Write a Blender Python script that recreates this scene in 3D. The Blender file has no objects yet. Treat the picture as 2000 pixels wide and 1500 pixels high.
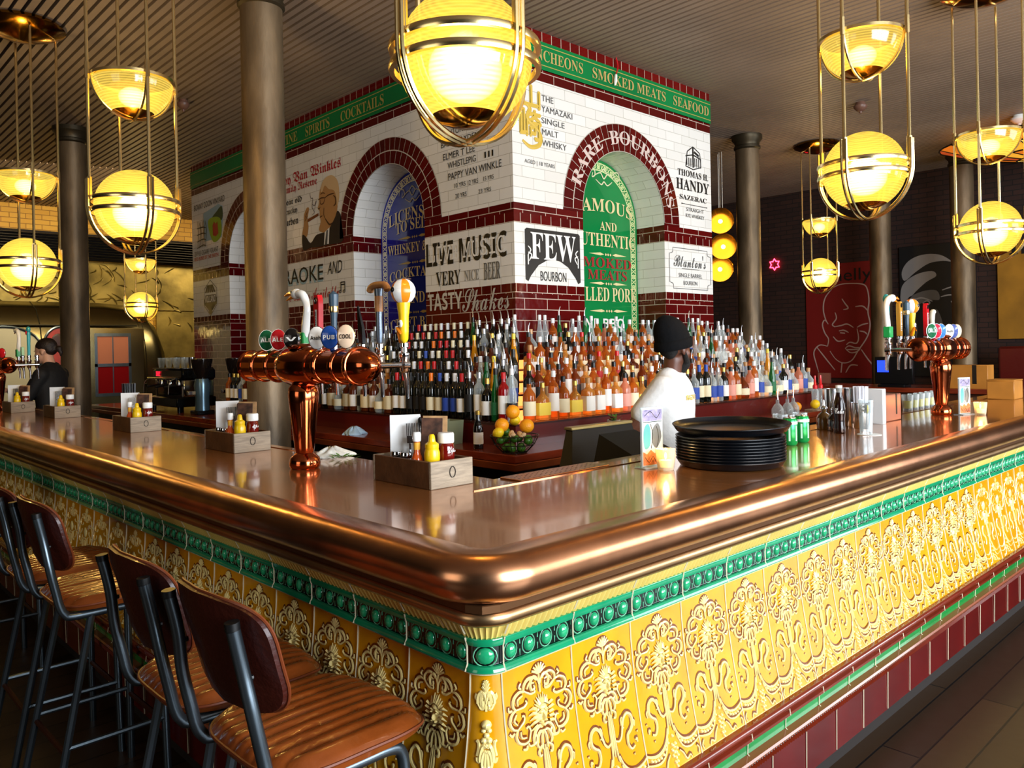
import bpy, bmesh, math, random
from math import sin, cos, pi, radians, sqrt, atan2
from mathutils import Vector, Matrix
random.seed(7)
COL = bpy.context.scene.collection
SC = bpy.context.scene

# ------------------------------------------------------------------ camera, world, daylight, exposure
cd = bpy.data.cameras.new('camera'); cam = bpy.data.objects.new('camera', cd); COL.objects.link(cam)
rt = Vector((0.7264792, -0.6868896, -0.0202643)); up = Vector((0.0147246, -0.0139222, 0.9997947)); fw = Vector((0.6870307, 0.7266284, 0.0))
m = Matrix((rt, up, -fw)).transposed().to_4x4(); m.translation = (0, 0, 1.543)
cam.matrix_world = m
cd.sensor_width = 36; cd.lens = 27.96; cd.shift_y = -0.0337; cd.clip_start = 0.05; cd.clip_end = 100
SC.camera = cam
w = bpy.data.worlds.new('world'); SC.world = w; w.use_nodes = True
bg = w.node_tree.nodes['Background']; bg.inputs[0].default_value = (0.75, 0.85, 1.0, 1); bg.inputs[1].default_value = 0.3
SC.view_settings.view_transform = 'Standard'; SC.view_settings.look = 'None'
SC.view_settings.exposure = 0.85; SC.view_settings.gamma = 1; SC.view_settings.use_curve_mapping = False
try:
    SC.cycles.max_bounces = 7; SC.cycles.diffuse_bounces = 3; SC.cycles.glossy_bounces = 3
    SC.cycles.transmission_bounces = 4; SC.cycles.transparent_max_bounces = 8
    SC.cycles.sample_clamp_indirect = 4; SC.cycles.caustics_reflective = False; SC.cycles.caustics_refractive = False
    SC.cycles.use_denoising = True
except Exception: pass
def area(name, loc, look, sx, sy, power, col):
    l = bpy.data.lights.new(name, 'AREA'); l.shape = 'RECTANGLE'; l.size = sx; l.size_y = sy; l.energy = power; l.color = col
    o = bpy.data.objects.new(name, l); COL.objects.link(o); o.location = loc
    o.rotation_euler = (Vector(look) - Vector(loc)).to_track_quat('-Z', 'Y').to_euler(); return o
# tall street windows behind the camera, on the -Y side of the room
area('window_daylight', (2.6, -4.2, 2.3), (5.0, 4.5, 1.7), 5.5, 2.8, 500, (0.86, 0.93, 1.0))
area('window_daylight', (9.5, -4.2, 2.3), (6.5, 2.5, 1.2), 4.5, 2.8, 200, (0.9, 0.95, 1.0))
area('window_daylight', (-4.5, 2.0, 2.3), (4.0, 5.0, 1.8), 3.0, 2.4, 26, (1.0, 0.92, 0.8))  # warm area light from the -X side; that wall has no window
# added warm fill for the far yellow brick and caravan; no fixture stands there
area('added_wall_fill', (2.2, 12.0, 3.95), (3.2, 15.3, 1.9), 3.0, .5, 42, (1.0, 0.8, 0.5)).data.spread = 1.9
area('added_wall_fill', (7.0, 12.6, 3.95), (5.5, 15.3, 1.9), 2.0, .5, 20, (1.0, 0.8, 0.5)).data.spread = 1.9

# ------------------------------------------------------------------ helpers
def lin(c):
    if isinstance(c, str):
        c = [int(c[i:i+2], 16)/255 for i in (0, 2, 4)]
    return tuple((x/12.92 if x <= 0.04045 else ((x+0.055)/1.055)**2.4) for x in c) + (1.0,)
MC = {}
def mat(name, c, rough=0.5, metal=0.0, spec=0.5, emit=None, es=0, trans=0, coat=0, bump=0, bscale=40, var=0, vscale=6, alpha=1, ior=1.45, stretch=None):
    if name in MC: return MC[name]
    M_ = bpy.data.materials.new(name); M_.use_nodes = True; nt = M_.node_tree; b = nt.nodes['Principled BSDF']
    cc = lin(c)
    b.inputs['Base Color'].default_value = cc; b.inputs['Roughness'].default_value = rough; b.inputs['Metallic'].default_value = metal
    b.inputs['Specular IOR Level'].default_value = spec; b.inputs['IOR'].default_value = ior
    b.inputs['Transmission Weight'].default_value = trans; b.inputs['Coat Weight'].default_value = coat; b.inputs['Coat Roughness'].default_value = 0.06
    b.inputs['Alpha'].default_value = alpha
    if emit is not None:
        b.inputs['Emission Color'].default_value = lin(emit); b.inputs['Emission Strength'].default_value = es
    if bump or var:
        tc = nt.nodes.new('ShaderNodeTexCoord'); src = tc.outputs['Object']
        if stretch:
            mp = nt.nodes.new('ShaderNodeMapping'); mp.inputs['Scale'].default_value = stretch; nt.links.new(src, mp.inputs[0]); src = mp.outputs[0]
    if var:
        n = nt.nodes.new('ShaderNodeTexNoise'); n.inputs['Scale'].default_value = vscale; n.inputs['Detail'].default_value = 6; nt.links.new(src, n.inputs['Vector'])
        r = nt.nodes.new('ShaderNodeValToRGB'); r.color_ramp.elements[0].position = 0.32; r.color_ramp.elements[1].position = 0.68
        r.color_ramp.elements[0].color = tuple(x*(1-var) for x in cc[:3]) + (1,); r.color_ramp.elements[1].color = tuple(min(1, x*(1+var)) for x in cc[:3]) + (1,)
        nt.links.new(n.outputs['Fac'], r.inputs[0]); nt.links.new(r.outputs[0], b.inputs['Base Color'])
    if bump:
        n = nt.nodes.new('ShaderNodeTexNoise'); n.inputs['Scale'].default_value = bscale; n.inputs['Detail'].default_value = 4; nt.links.new(src, n.inputs['Vector'])
        bp = nt.nodes.new('ShaderNodeBump'); bp.inputs['Strength'].default_value = bump; bp.inputs['Distance'].default_value = 0.01
        nt.links.new(n.outputs['Fac'], bp.inputs['Height']); nt.links.new(bp.outputs[0], b.inputs['Normal'])
    MC[name] = M_; return M_
def brick(name, c1, c2, cm, bw, rh, ms=0.003, off=0.5, rough=0.15, bump=0.3, coord='UV', var=0.0, spec=0.5, mapscale=None, smooth=0.1):
    if name in MC: return MC[name]
    M_ = bpy.data.materials.new(name); M_.use_nodes = True; nt = M_.node_tree; b = nt.nodes['Principled BSDF']
    tc = nt.nodes.new('ShaderNodeTexCoord'); br = nt.nodes.new('ShaderNodeTexBrick')
    br.inputs['Color1'].default_value = lin(c1); br.inputs['Color2'].default_value = lin(c2); br.inputs['Mortar'].default_value = lin(cm)
    br.inputs['Scale'].default_value = 1; br.inputs['Brick Width'].default_value = bw; br.inputs['Row Height'].default_value = rh
    br.inputs['Mortar Size'].default_value = ms; br.inputs['Mortar Smooth'].default_value = smooth; br.offset = off
    nt.links.new(tc.outputs[coord], br.inputs['Vector'])
    nt.links.new(br.outputs['Color'], b.inputs['Base Color']); b.inputs['Roughness'].default_value = rough; b.inputs['Specular IOR Level'].default_value = spec
    bp = nt.nodes.new('ShaderNodeBump'); bp.invert = True; bp.inputs['Strength'].default_value = bump; bp.inputs['Distance'].default_value = 0.004
    nt.links.new(br.outputs['Fac'], bp.inputs['Height'])
    n = nt.nodes.new('ShaderNodeTexNoise'); n.inputs['Scale'].default_value = 7; nt.links.new(tc.outputs['Object'], n.inputs['Vector'])
    b2 = nt.nodes.new('ShaderNodeBump'); b2.inputs['Strength'].default_value = 0.12; b2.inputs['Distance'].default_value = 0.02
    nt.links.new(n.outputs['Fac'], b2.inputs['Height']); nt.links.new(bp.outputs[0], b2.inputs['Normal']); nt.links.new(b2.outputs[0], b.inputs['Normal'])
    MC[name] = M_; return M_

class MB:
    def __init__(s): s.v = []; s.f = []; s.mi = []; s.uv = []; s.M = Matrix.Identity(4); s.cur = 0; s.has_uv = False
    def add(s, vs, fs, uvs=None):
        n = len(s.v); M_ = s.M
        s.v += [tuple(M_ @ Vector(p)) for p in vs]
        for i, f in enumerate(fs):
            s.f.append(tuple(n+k for k in f)); s.mi.append(s.cur)
            if uvs: s.uv.append([uvs[k] for k in f]); s.has_uv = True
            else: s.uv.append([(0, 0)]*len(f))
        return s
    def box(s, a, b, bev=0):
        x0, y0, z0 = a; x1, y1, z1 = b
        if bev <= 0:
            return s.add([(x0,y0,z0),(x1,y0,z0),(x1,y1,z0),(x0,y1,z0),(x0,y0,z1),(x1,y0,z1),(x1,y1,z1),(x0,y1,z1)],
                  [(0,3,2,1),(4,5,6,7),(0,1,5,4),(1,2,6,5),(2,3,7,6),(3,0,4,7)])
        e = bev
        def ring(z, i): return [(x0+i,y0+e,z),(x0+e,y0+i,z),(x1-e,y0+i,z),(x1-i,y0+e,z),(x1-i,y1-e,z),(x1-e,y1-i,z),(x0+e,y1-i,z),(x0+i,y1-e,z)]
        vs = ring(z0, e*.9)+ring(z0+e, 0)+ring(z1-e, 0)+ring(z1, e*.9); fs = [tuple(range(7,-1,-1)), tuple(range(24,32))]
        for r in range(3):
            for k in range(8): fs.append((r*8+k, r*8+(k+1)%8, r*8+8+(k+1)%8, r*8+8+k))
        return s.add(vs, fs)
    def loft(s, rings, closed=True, cap=True):
        n = len(rings[0]); vs = [p for r in rings for p in r]; fs = []
        for i in range(len(rings)-1):
            for k in range(n if closed else n-1): fs.append((i*n+k, i*n+(k+1)%n, (i+1)*n+(k+1)%n, (i+1)*n+k))
        if cap and closed: fs.append(tuple(range(n-1,-1,-1))); fs.append(tuple((len(rings)-1)*n+k for k in range(n)))
        return s.add(vs, fs)
    def lathe(s, prof, c=(0,0,0), seg=20, cap=False, a0=0, sx=1, sy=1):
        rings = [[(c[0]+r*cos(a0+2*pi*k/seg)*sx, c[1]+r*sin(a0+2*pi*k/seg)*sy, c[2]+z) for k in range(seg)] for r, z in prof]
        return s.loft(rings, True, cap)
    def cyl(s, a, b, r0, r1=None, seg=12, cap=True):
        return s.tube([a, b], [r0, r0 if r1 is None else r1], seg, cap=cap)
    def tube(s, pts, r, seg=8, cap=True, closed=False, flat=1.0, nrm=None):
        pts = [Vector(p) for p in pts]; n = len(pts); rr = r if isinstance(r, (list, tuple)) else [r]*n
        rings = []; up_ = Vector(nrm) if nrm else None
        for i, p in enumerate(pts):
            if closed: t = pts[(i+1) % n]-pts[i-1]
            else: t = pts[min(i+1, n-1)]-pts[max(i-1, 0)]
            t = t.normalized() if t.length > 1e-9 else Vector((0,0,1))
            if up_ is None:
                up_ = Vector((0,0,1)) if abs(t.z) < .9 else Vector((1,0,0))
            a = t.cross(up_)
            if a.length < 1e-6: a = t.orthogonal()
            a.normalize(); b = a.cross(t).normalized()
            if not nrm: up_ = b
            rings.append([tuple(p+a*(rr[i]*cos(2*pi*k/seg))+b*(rr[i]*flat*sin(2*pi*k/seg))) for k in range(seg)])
        if closed: rings.append(rings[0])
        return s.loft(rings, True, cap and not closed)
    def ell(s, c, r, seg=12, rings=8):
        if not isinstance(r, (list, tuple)): r = (r, r, r)
        R_ = []
        for i in range(rings+1):
            t = pi*i/rings; q = max(sin(t), 1e-3)
            R_.append([(c[0]+r[0]*q*cos(2*pi*k/seg), c[1]+r[1]*q*sin(2*pi*k/seg), c[2]-r[2]*cos(t)) for k in range(seg)])
        return s.loft(R_, True, True)
    def prism(s, poly, z0, z1):      # polygon in xy extruded in z
        n = len(poly); vs = [(x,y,z0) for x,y in poly]+[(x,y,z1) for x,y in poly]
        return s.add(vs, [tuple(range(n-1,-1,-1)), tuple(range(n,2*n))]+[(k,(k+1)%n,n+(k+1)%n,n+k) for k in range(n)])
    def build(s, name, mats, parent=None, smooth=True, angle=40):
        me = bpy.data.meshes.new(name); me.from_pydata(s.v, [], s.f)
        for m_ in (mats if isinstance(mats, (list, tuple)) else [mats]): me.materials.append(m_)
        if s.has_uv:
            ul = me.uv_layers.new(name='UVMap'); k = 0; d = [0.0]*(2*len(ul.data))
            for fu in s.uv:
                for u in fu: d[k] = u[0]; d[k+1] = u[1]; k += 2
            ul.data.foreach_set('uv', d)
        me.polygons.foreach_set('material_index', s.mi)
        me.update()
        if smooth:
            me.shade_smooth(); me.set_sharp_from_angle(angle=radians(angle))
        o = bpy.data.objects.new(name, me); COL.objects.link(o)
        if parent: o.parent = parent
        return o
def tag(o, label, cat, group=None, kind=None):
    o['label'] = label; o['category'] = cat
    if group: o['group'] = group
    if kind: o['kind'] = kind
    return o
def structure(o): o['kind'] = 'structure'; return o
def thing(name, label, cat, loc=(0,0,0), rz=0, group=None):
    o = bpy.data.objects.new(name, None); o.empty_display_size = 0.05; COL.objects.link(o)
    o.location = loc; o.rotation_euler = (0, 0, rz); return tag(o, label, cat, group)
def dup(root, loc, rz=0, label=None, group=None):
    r = root.copy(); COL.objects.link(r); r.location = loc; r.rotation_euler = (0, 0, rz)
    if label: r['label'] = label
    if group: r['group'] = group
    for ch in list(root.children):
        c = ch.copy(); COL.objects.link(c); c.parent = r
        for g in list(ch.children):
            d = g.copy(); COL.objects.link(d); d.parent = c
    return r
def spline(P, n=8, closed=False):
    P = [Vector(p) for p in P]; out = []; N = len(P)
    rng = range(N) if closed else range(N-1)
    for i in rng:
        a = P[(i-1) % N] if (closed or i > 0) else P[0]; b = P[i]; c = P[(i+1) % N]; d = P[(i+2) % N] if (closed or i+2 < N) else P[-1]
        for k in range(n):
            t = k/n; out.append(0.5*((2*b)+(c-a)*t+(2*a-5*b+4*c-d)*t*t+(3*b-a-3*c+d)*t**3))
    if not closed: out.append(P[-1])
    return out
# lettering: real text turned into thin mesh, stretched to a given width and height on a surface
STY = {'serif': (0x1D400, 0x1D41A, 0x1D7CE), 'script': (0x1D4D0, 0x1D4EA, None), 'fraktur': (0x1D56C, 0x1D586, None),
       'bold': (0x1D5D4, 0x1D5EE, 0x1D7EC), 'mono': (0x1D670, 0x1D68A, 0x1D7F6), 'ital': (0x1D468, 0x1D482, None), 'plain': None}
def styled(t, st):
    q = STY.get(st)
    if not q: return t
    o = ''
    for ch in t:
        if 'A' <= ch <= 'Z': o += chr(q[0]+ord(ch)-65)
        elif 'a' <= ch <= 'z': o += chr(q[1]+ord(ch)-97)
        elif '0' <= ch <= '9' and q[2]: o += chr(q[2]+ord(ch)-48)
        else: o += ch
    return o
TXC = {}
def text_mesh(body, st, res=3):
    k = (body, st)
    if k in TXC: return TXC[k]
    c = bpy.data.curves.new('txt', 'FONT'); c.body = styled(body, st); c.size = 1; c.resolution_u = res
    o = bpy.data.objects.new('txt', c); COL.objects.link(o); bpy.context.view_layer.update()
    me = bpy.data.meshes.new_from_object(o.evaluated_get(bpy.context.evaluated_depsgraph_get()))
    vs = [tuple(v.co) for v in me.vertices]; fs = [tuple(p.vertices) for p in me.polygons]
    bpy.data.objects.remove(o); bpy.data.curves.remove(c); bpy.data.meshes.remove(me)
    x0 = min(v[0] for v in vs); x1 = max(v[0] for v in vs); y0 = min(v[1] for v in vs); y1 = max(v[1] for v in vs)
    TXC[k] = ([((v[0]-x0)/(x1-x0), (v[1]-y0)/(y1-y0)) for v in vs], fs); return TXC[k]
def text_on(mb, body, st, f, w_, h_, skew=0, arc=0, th=0.0015):
    """f maps (u, v, n) to a point; text fills width w_, height h_ centred on u=v=0"""
    vs, fs = text_mesh(body, st)
    def q(x, y, n):
        u = (x-.5)*w_+skew*(y-.5)*h_; v = (y-.5)*h_+arc*(.25-(x-.5)**2)*4-arc*.0
        return f(u, v, n)
    n = len(vs)
    mb.add([q(x, y, th) for x, y in vs], fs)
    return mb
def frame(o, ux, uz, nrm):
    o = Vector(o); ux = Vector(ux); uz = Vector(uz); nrm = Vector(nrm)
    return lambda u, v, n=0.0: tuple(o+ux*u+uz*v+nrm*n)
# ------------------------------------------------------------------ room shell
CEIL = 4.15
TX, TY = 4.354, 4.553          # near corner of the tiled bar tower
M_floor = brick('floor_boards', '2a1c10', '3b2816', '0a0604', 1.9, 0.14, 0.004, 0.37, 0.38, 0.4, coord='Object')
fl = MB().box((-5, -4.6, -0.1), (16, 18, 0)).build('floor', M_floor, smooth=False); structure(fl)
M_ceil = mat('ceiling_void', '0b0806', 0.9)
structure(MB().box((-5, -4.6, 4.2), (16, 18, 4.3)).build('ceiling', M_ceil, smooth=False))
M_slat = mat('ceiling_slat_paint', '8f7d6e', 0.5, var=.12, vscale=1.5)
sl = MB(); x = -4.9
while x < 13.0:
    sl.box((x, -4.5, 4.15), (x+0.05, 17.5, 4.2)); x += 0.075
o = sl.build('ceiling', M_slat, smooth=False); structure(o)
M_dark = mat('dark_wall_paint', '17100d', 0.8)
M_gold = brick('gold_painted_brick', 'c8962c', 'd6a63a', '8f6418', 0.24, 0.085, 0.006, .5, .6, .5, coord='UV')
M_brownbrick = brick('old_brown_brick', '2c1811', '3a2016', '150c08', 0.23, 0.075, 0.006, .5, .8, .6, coord='UV')
def wallq(name, a, b, z0, z1, m_, th=.12):
    a = Vector(a); b = Vector(b); L = (b-a).length; d = (b-a).normalized(); n = Vector((d.y, -d.x, 0))*th
    mb = MB(); A, B = a, b
    vs = [(A.x, A.y, z0), (B.x, B.y, z0), (B.x, B.y, z1), (A.x, A.y, z1)]
    mb.add(vs, [(0,1,2,3)], [(0,z0),(L,z0),(L,z1),(0,z1)])
    vs2 = [(A.x-n.x, A.y-n.y, z0), (B.x-n.x, B.y-n.y, z0), (B.x-n.x, B.y-n.y, z1), (A.x-n.x, A.y-n.y, z1)]
    mb.add(vs+vs2, [(5,4,7,6),(0,4,5,1),(3,2,6,7),(0,3,7,4),(1,5,6,2)])
    return structure(mb.build(name, m_, smooth=False))
wallq('wall_left', (-5, 15.3), (9.5, 15.3), 0, 4.2, M_gold)
wallq('wall_back', (9.5, 15.3), (16, 15.3), 0, 4.2, M_dark)
wallq('wall_right', (13.05, 17), (13.05, -4.4), 0, 4.2, M_brownbrick)
wallq('wall_side', (-4.9, -4.4), (-4.9, 15.3), 0, 4.2, M_dark)
# street wall behind the camera with three window openings
sw = MB()
for x0, x1 in ((-5, -0.4), (5.6, 7.0), (12.0, 16)): sw.box((x0, -4.6, 0), (x1, -4.4, 4.2))
for x0, x1 in ((-0.4, 5.6), (7.0, 12.0)):
    sw.box((x0, -4.6, 0), (x1, -4.4, 0.7)); sw.box((x0, -4.6, 3.9), (x1, -4.4, 4.2))
structure(sw.build('wall_front', mat('street_wall_paint', '3a2c22', .7), smooth=False))

# ------------------------------------------------------------------ the tiled tower in the middle of the bar
TW = thing('tiled_bar_tower', 'tall tiled tower with arched niches and painted signs, standing inside the bar', 'tower', (5.77, 7.76, 0))
TWL = Vector((5.77, 7.76, 0))
def tb(mb, name, mats, smooth=False, label=None):
    mb.v = [(v[0]-TWL.x, v[1]-TWL.y, v[2]) for v in mb.v]
    o = mb.build(name, mats, TW, smooth)
    if label: o['label'] = label
    return o
XR = 7.19; YL = 10.975
M_white = brick('white_glazed_tile', 'e9e7e0', 'f1efe9', 'b9b4a8', 0.262, 0.0887, 0.0022, .5, .12, .15)
M_ox = brick('oxblood_glazed_tile', '4c0606', '5c0908', 'c9b3a4', 0.262, 0.0887, 0.0032, .5, .1, .3)
M_oxh = brick('oxblood_header_tile', '4c0606', '5c0908', 'cdb9a8', 0.118, 0.08, 0.003, .5, .1, .3)
M_oxs = brick('oxblood_soldier_tile', '5c0808', '6d0c0a', 'cdb9a8', 0.115, 0.2, 0.003, .0, .1, .3)
M_ring = brick('oxblood_arch_tile', '4a0606', '5e0a09', 'cfc3b5', 0.135, 0.078, 0.0032, .0, .1, .3)
M_green = mat('green_glazed_frieze', '0e7a3e', .15, var=.1, vscale=1.2)
M_goldp = mat('gold_leaf_paint', 'c8b06a', .45, metal=.25)
M_goldr = mat('gold_line_paint', 'b0a050', .5)
def fR(u, z, n=0.0): return (u, TY-n, z)
def fL(u, z, n=0.0): return (TX-n, u, z)       # u = world y here
def zone(mb, F, u0, u1, z0, z1, holes, du=0.02, n=0.0):
    us = {u0, u1}
    for cx, zs, R in holes:
        for k in range(25):
            us.add(min(max(cx-R*cos(pi*k/24), u0), u1))
    us = sorted(us)
    for a, b in zip(us, us[1:]):
        if b-a < 1e-6: continue
        mdl = (a+b)/2; la = lb = z0
        for cx, zs, R in holes:
            if abs(mdl-cx) < R:
                la = max(z0, zs+sqrt(max(0, R*R-(a-cx)**2))); lb = max(z0, zs+sqrt(max(0, R*R-(b-cx)**2)))
        la = min(la, z1); lb = min(lb, z1)
        if la >= z1 and lb >= z1: continue
        vs = [F(a, la, n), F(b, lb, n), F(b, z1, n), F(a, z1, n)]
        flip = (F is fL)
        mb.add(vs, [(3,2,1,0) if flip else (0,1,2,3)], [(a, la), (b, lb), (b, z1), (a, z1)])
Ro, Ri, ZS = 0.84, 0.59, 2.735
RC = [5.77]; LC = [6.305, 9.22]
faces = ((fR, TX, XR, RC), (fL, TY, YL, LC))
ZW = {k: [MB(), MB(), MB()] for k in ('white', 'ox', 'oxh', 'oxs', 'fr')}; oxs = fr = None; rings_ = []; gl = MB()
for fi, (F, u0, u1, cs) in enumerate(faces):
    white, ox, oxh, oxs, fr = [ZW[k][fi] for k in ('white', 'ox', 'oxh', 'oxs', 'fr')]
    Ho = [(c, ZS, Ro) for c in cs]; Hi = [(c, ZS, Ri) for c in cs]
    zone(oxs, F, u0, u1, 4.065, 4.15, [])
    zone(fr, F, u0, u1, 3.835, 4.065, [], n=.012)
    for z in (3.868, 4.03):
        zone(gl, F, u0, u1, z, z+.007, [], n=.0145)
    zone(ox, F, u0, u1, 3.74, 3.835, [])
    zone(white, F, u0, u1, ZS, 3.74, Ho)
    zone(white, F, u0, u1, 2.715, ZS, [(c, ZS, Ro) for c in cs])
    zone(ox, F, u0, u1, 2.635, 2.715, Hi)
    zone(oxh, F, u0, u1, 2.555, 2.635, Hi)
    zone(white, F, u0, u1, 2.07, 2.555, Hi)
    zone(oxh, F, u0, u1, 1.99, 2.07, Hi)
    zone(ox, F, u0, u1, 0.9, 1.99, Hi)
    for c in cs:
        N = 60; ringm = MB(); rings_.append(ringm)
        for k in range(N):
            a0 = pi*k/N; a1 = pi*(k+1)/N
            for r0, r1, v0, v1 in ((Ri, (Ri+Ro)/2, 0, .078*1), ((Ri+Ro)/2, Ro, .078, .156)):
                P = [F(c+r*cos(a), ZS+r*sin(a), .004) for r, a in ((r0,a0),(r1,a0),(r1,a1),(r0,a1))]
                um = 2.25/pi; flip = F is fL
                nb = 30 if r0 > Ri else 24
                S = .135*nb/N
                ringm.add(P, [(3,2,1,0) if flip else (0,1,2,3)], [(k*S, v0), (k*S, v1), ((k+1)*S, v1), ((k+1)*S, v0)])
        # ring foot between spring line and band
        for sgn in (-1, 1):
            a, b = sorted((c+sgn*Ri, c+sgn*Ro))
            P = [F(a, 2.715, .004), F(b, 2.715, .004), F(b, ZS, .004), F(a, ZS, .004)]
            ringm.add(P, [(3,2,1,0) if F is fL else (0,1,2,3)], [(.01,.01),(.12,.01),(.12,.07),(.01,.07)])
# blank rear sides so the tower is solid
white, ox, oxh, oxs, fr = [ZW[k][2] for k in ('white', 'ox', 'oxh', 'oxs', 'fr')]
for a, b in (((XR, TY), (XR, YL)), ((XR, YL), (TX, YL))):
    L = (Vector(b)-Vector(a)).length
    for z0, z1, T in ((.9, 2.07, ox), (2.07, 2.555, white), (2.555, 2.715, ox), (2.715, 3.74, white), (3.74, 3.835, ox), (3.835, 4.065, fr), (4.065, 4.15, ox)):
        T.add([(a[0],a[1],z0),(b[0],b[1],z0),(b[0],b[1],z1),(a[0],a[1],z1)], [(0,1,2,3)], [(0,z0),(L,z0),(L,z1),(0,z1)])
# niche reveals: jambs and soffit
DEP = 0.35
for fi, (F, u0, u1, cs) in enumerate(faces):
    white, ox, oxh, oxs, fr = [ZW[k][fi] for k in ('white', 'ox', 'oxh', 'oxs', 'fr')]
    for c in cs:
        for T, z0, z1 in ((ox, .9, 1.99), (oxh, 1.99, 2.07), (white, 2.07, 2.555), (oxh, 2.555, 2.635), (ox, 2.635, 2.715), (white, 2.715, ZS)):
            for sgn in (-1, 1):
                u = c+sgn*Ri
                P = [F(u, z0, 0), F(u, z0, -DEP), F(u, z1, -DEP), F(u, z1, 0)]
                T.add(P, [(0,1,2,3)], [(0,z0),(DEP,z0),(DEP,z1),(0,z1)])
        N = 32
        for k in range(N):
            a0 = pi*k/N; a1 = pi*(k+1)/N
            P = [F(c+Ri*cos(a0), ZS+Ri*sin(a0), 0), F(c+Ri*cos(a0), ZS+Ri*sin(a0), -DEP), F(c+Ri*cos(a1), ZS+Ri*sin(a1), -DEP), F(c+Ri*cos(a1), ZS+Ri*sin(a1), 0)]
            white.add(P, [(0,1,2,3)], [(0, a0*Ri), (DEP, a0*Ri), (DEP, a1*Ri), (0, a1*Ri)])
for k, nm, m_ in (('white', 'white_tile_panel', M_white), ('ox', 'oxblood_tile_course', M_ox), ('oxh', 'header_tile_course', M_oxh), ('oxs', 'soldier_tile_course', M_oxs), ('fr', 'green_frieze', M_green)):
    for q in ZW[k]:
        if q.v: tb(q, nm, m_)
[tb(r_, 'arch_surround', M_ring) for r_ in rings_]; tb(gl, 'gold_frieze_line', M_goldr)
# painted glass boards set in the niches
M_blueg = mat('blue_painted_glass', '1628a8', .08, coat=.6, var=.25, vscale=1.0)
M_greeng = mat('green_painted_glass', '0e8040', .08, coat=.6, var=.15, vscale=1.0)
M_lat = mat('cream_lattice_paint', 'e6e4d2', .4)
def arch_poly(R, z0, n=24):
    return [(-R, z0), (R, z0)]+[(R*cos(pi*k/n), ZS+R*sin(pi*k/n)) for k in range(n+1)]
def board(F, c, m_, nm, lm):
    P = arch_poly(Ri-.002, .95); mb = MB(); vs = [F(c+u, z, -DEP+.02) for u, z in P]; n = len(vs)
    vs2 = [F(c+u, z, -DEP) for u, z in P]
    mb.add(vs+vs2, [tuple(range(n)), tuple(range(2*n-1, n-1, -1))]+[(k, (k+1) % n, n+(k+1) % n, n+k) for k in range(n)]); tb(mb, nm, m_)
    # lattice border: rows of little rings and crosses between two rails
    lt = MB(); R1 = Ri-.035; R2 = Ri-.105
    def path(R, s):      # s metres from the foot, up the left side, over and down
        H = ZS-1.0
        if s < H: return (-R, 1.0+s, 1, 0)
        a = (s-H)/R1
        if a < pi: return (-R*cos(a), ZS+R*sin(a), cos(a), sin(a))
        return (R, ZS-(s-H-pi*R1), -1, 0)
    tot = 2*(ZS-1.0)+pi*R1; k = 0; s = 0
    NN = F(0, 0, 1); N0 = F(0, 0, 0); nv = Vector(NN)-Vector(N0)
    for R in (R1, R2):
        pts = [F(c+path(R, tot*i/150)[0], path(R, tot*i/150)[1], -DEP+.022) for i in range(151)]
        lt.tube(pts, .005, 4, flat=.3, nrm=nv)
    st = .052; n = int(tot/st); Rm = (R1+R2)/2
    for i in range(n):
        s = (i+.5)*st; x, z, _, _ = path(Rm, s)
        if i % 2 == 0:
            lt.tube([F(c+x+.02*cos(t), z+.02*sin(t), -DEP+.022) for t in [2*pi*j/8 for j in range(8)]], .0055, 4, closed=True, flat=.3, nrm=nv)
        x1, z1, _, _ = path(R1, s-st*.45); x2, z2, _, _ = path(R2, s+st*.45); x3, z3, _, _ = path(R1, s+st*.45); x4, z4, _, _ = path(R2, s-st*.45)
        lt.tube([F(c+x1, z1, -DEP+.022), F(c+x2, z2, -DEP+.022)], .0045, 4, flat=.3, nrm=nv)
        lt.tube([F(c+x3, z3, -DEP+.022), F(c+x4, z4, -DEP+.022)], .0045, 4, flat=.3, nrm=nv)
    tb(lt, 'lattice_border', lm)
board(fR, 5.77, M_greeng, 'green_glass_board', mat('pale_green_lattice_paint', 'cfe0a0', .4))
board(fL, 6.305, M_blueg, 'blue_glass_board', M_lat); board(fL, 9.22, M_blueg, 'blue_glass_board', M_lat)
# ------------------------------------------------------------------ lettering and painted signs on the tower
M_blk = mat('black_sign_paint', '16130f', .45); M_red = mat('red_sign_paint', 'b01822', .45); M_grey = mat('grey_sign_paint', '5a5a58', .45)
M_tan = mat('tan_sign_paint', 'b98a56', .5); M_tan2 = mat('pale_tan_sign_paint', 'd8b98c', .5); M_whitep = mat('white_sign_paint', 'f0eee8', .45)
M_yamz = mat('gold_brush_paint', 'd9b64a', .4); M_dred = mat('dark_red_sign_paint', '9c1414', .45); M_silv = mat('silver_outline_paint', 'b9b4ac', .4)
M_faint = mat('worn_grey_sign_paint', '8f8d88', .5); M_ltblue = mat('pale_blue_sign_paint', '9fbfcb', .5)
def sR(uc, zc, n=0.003, y=TY): return frame((uc, y-n, zc), (1,0,0), (0,0,1), (0,-1,0))
def sL(uc, zc, n=0.003, x=TX): return frame((x-n, uc, zc), (0,-1,0), (0,0,1), (-1,0,0))
def word(side, body, st, m_, u0, u1, z0, z1, dep=None, skew=0, arc=0, n=.003, name=None):
    """u0..u1 from left to right as seen"""
    uc = (u0+u1)/2; zc = (z0+z1)/2
    f = sR(uc, zc, n, TY if dep is None else TY+dep) if side == 'R' else sL(uc, zc, n, TX if dep is None else TX+dep)
    mb = MB(); text_on(mb, body, st, f, abs(u1-u0), abs(z1-z0), skew, arc)
    return tb(mb, name or 'painted_lettering', m_)
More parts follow.
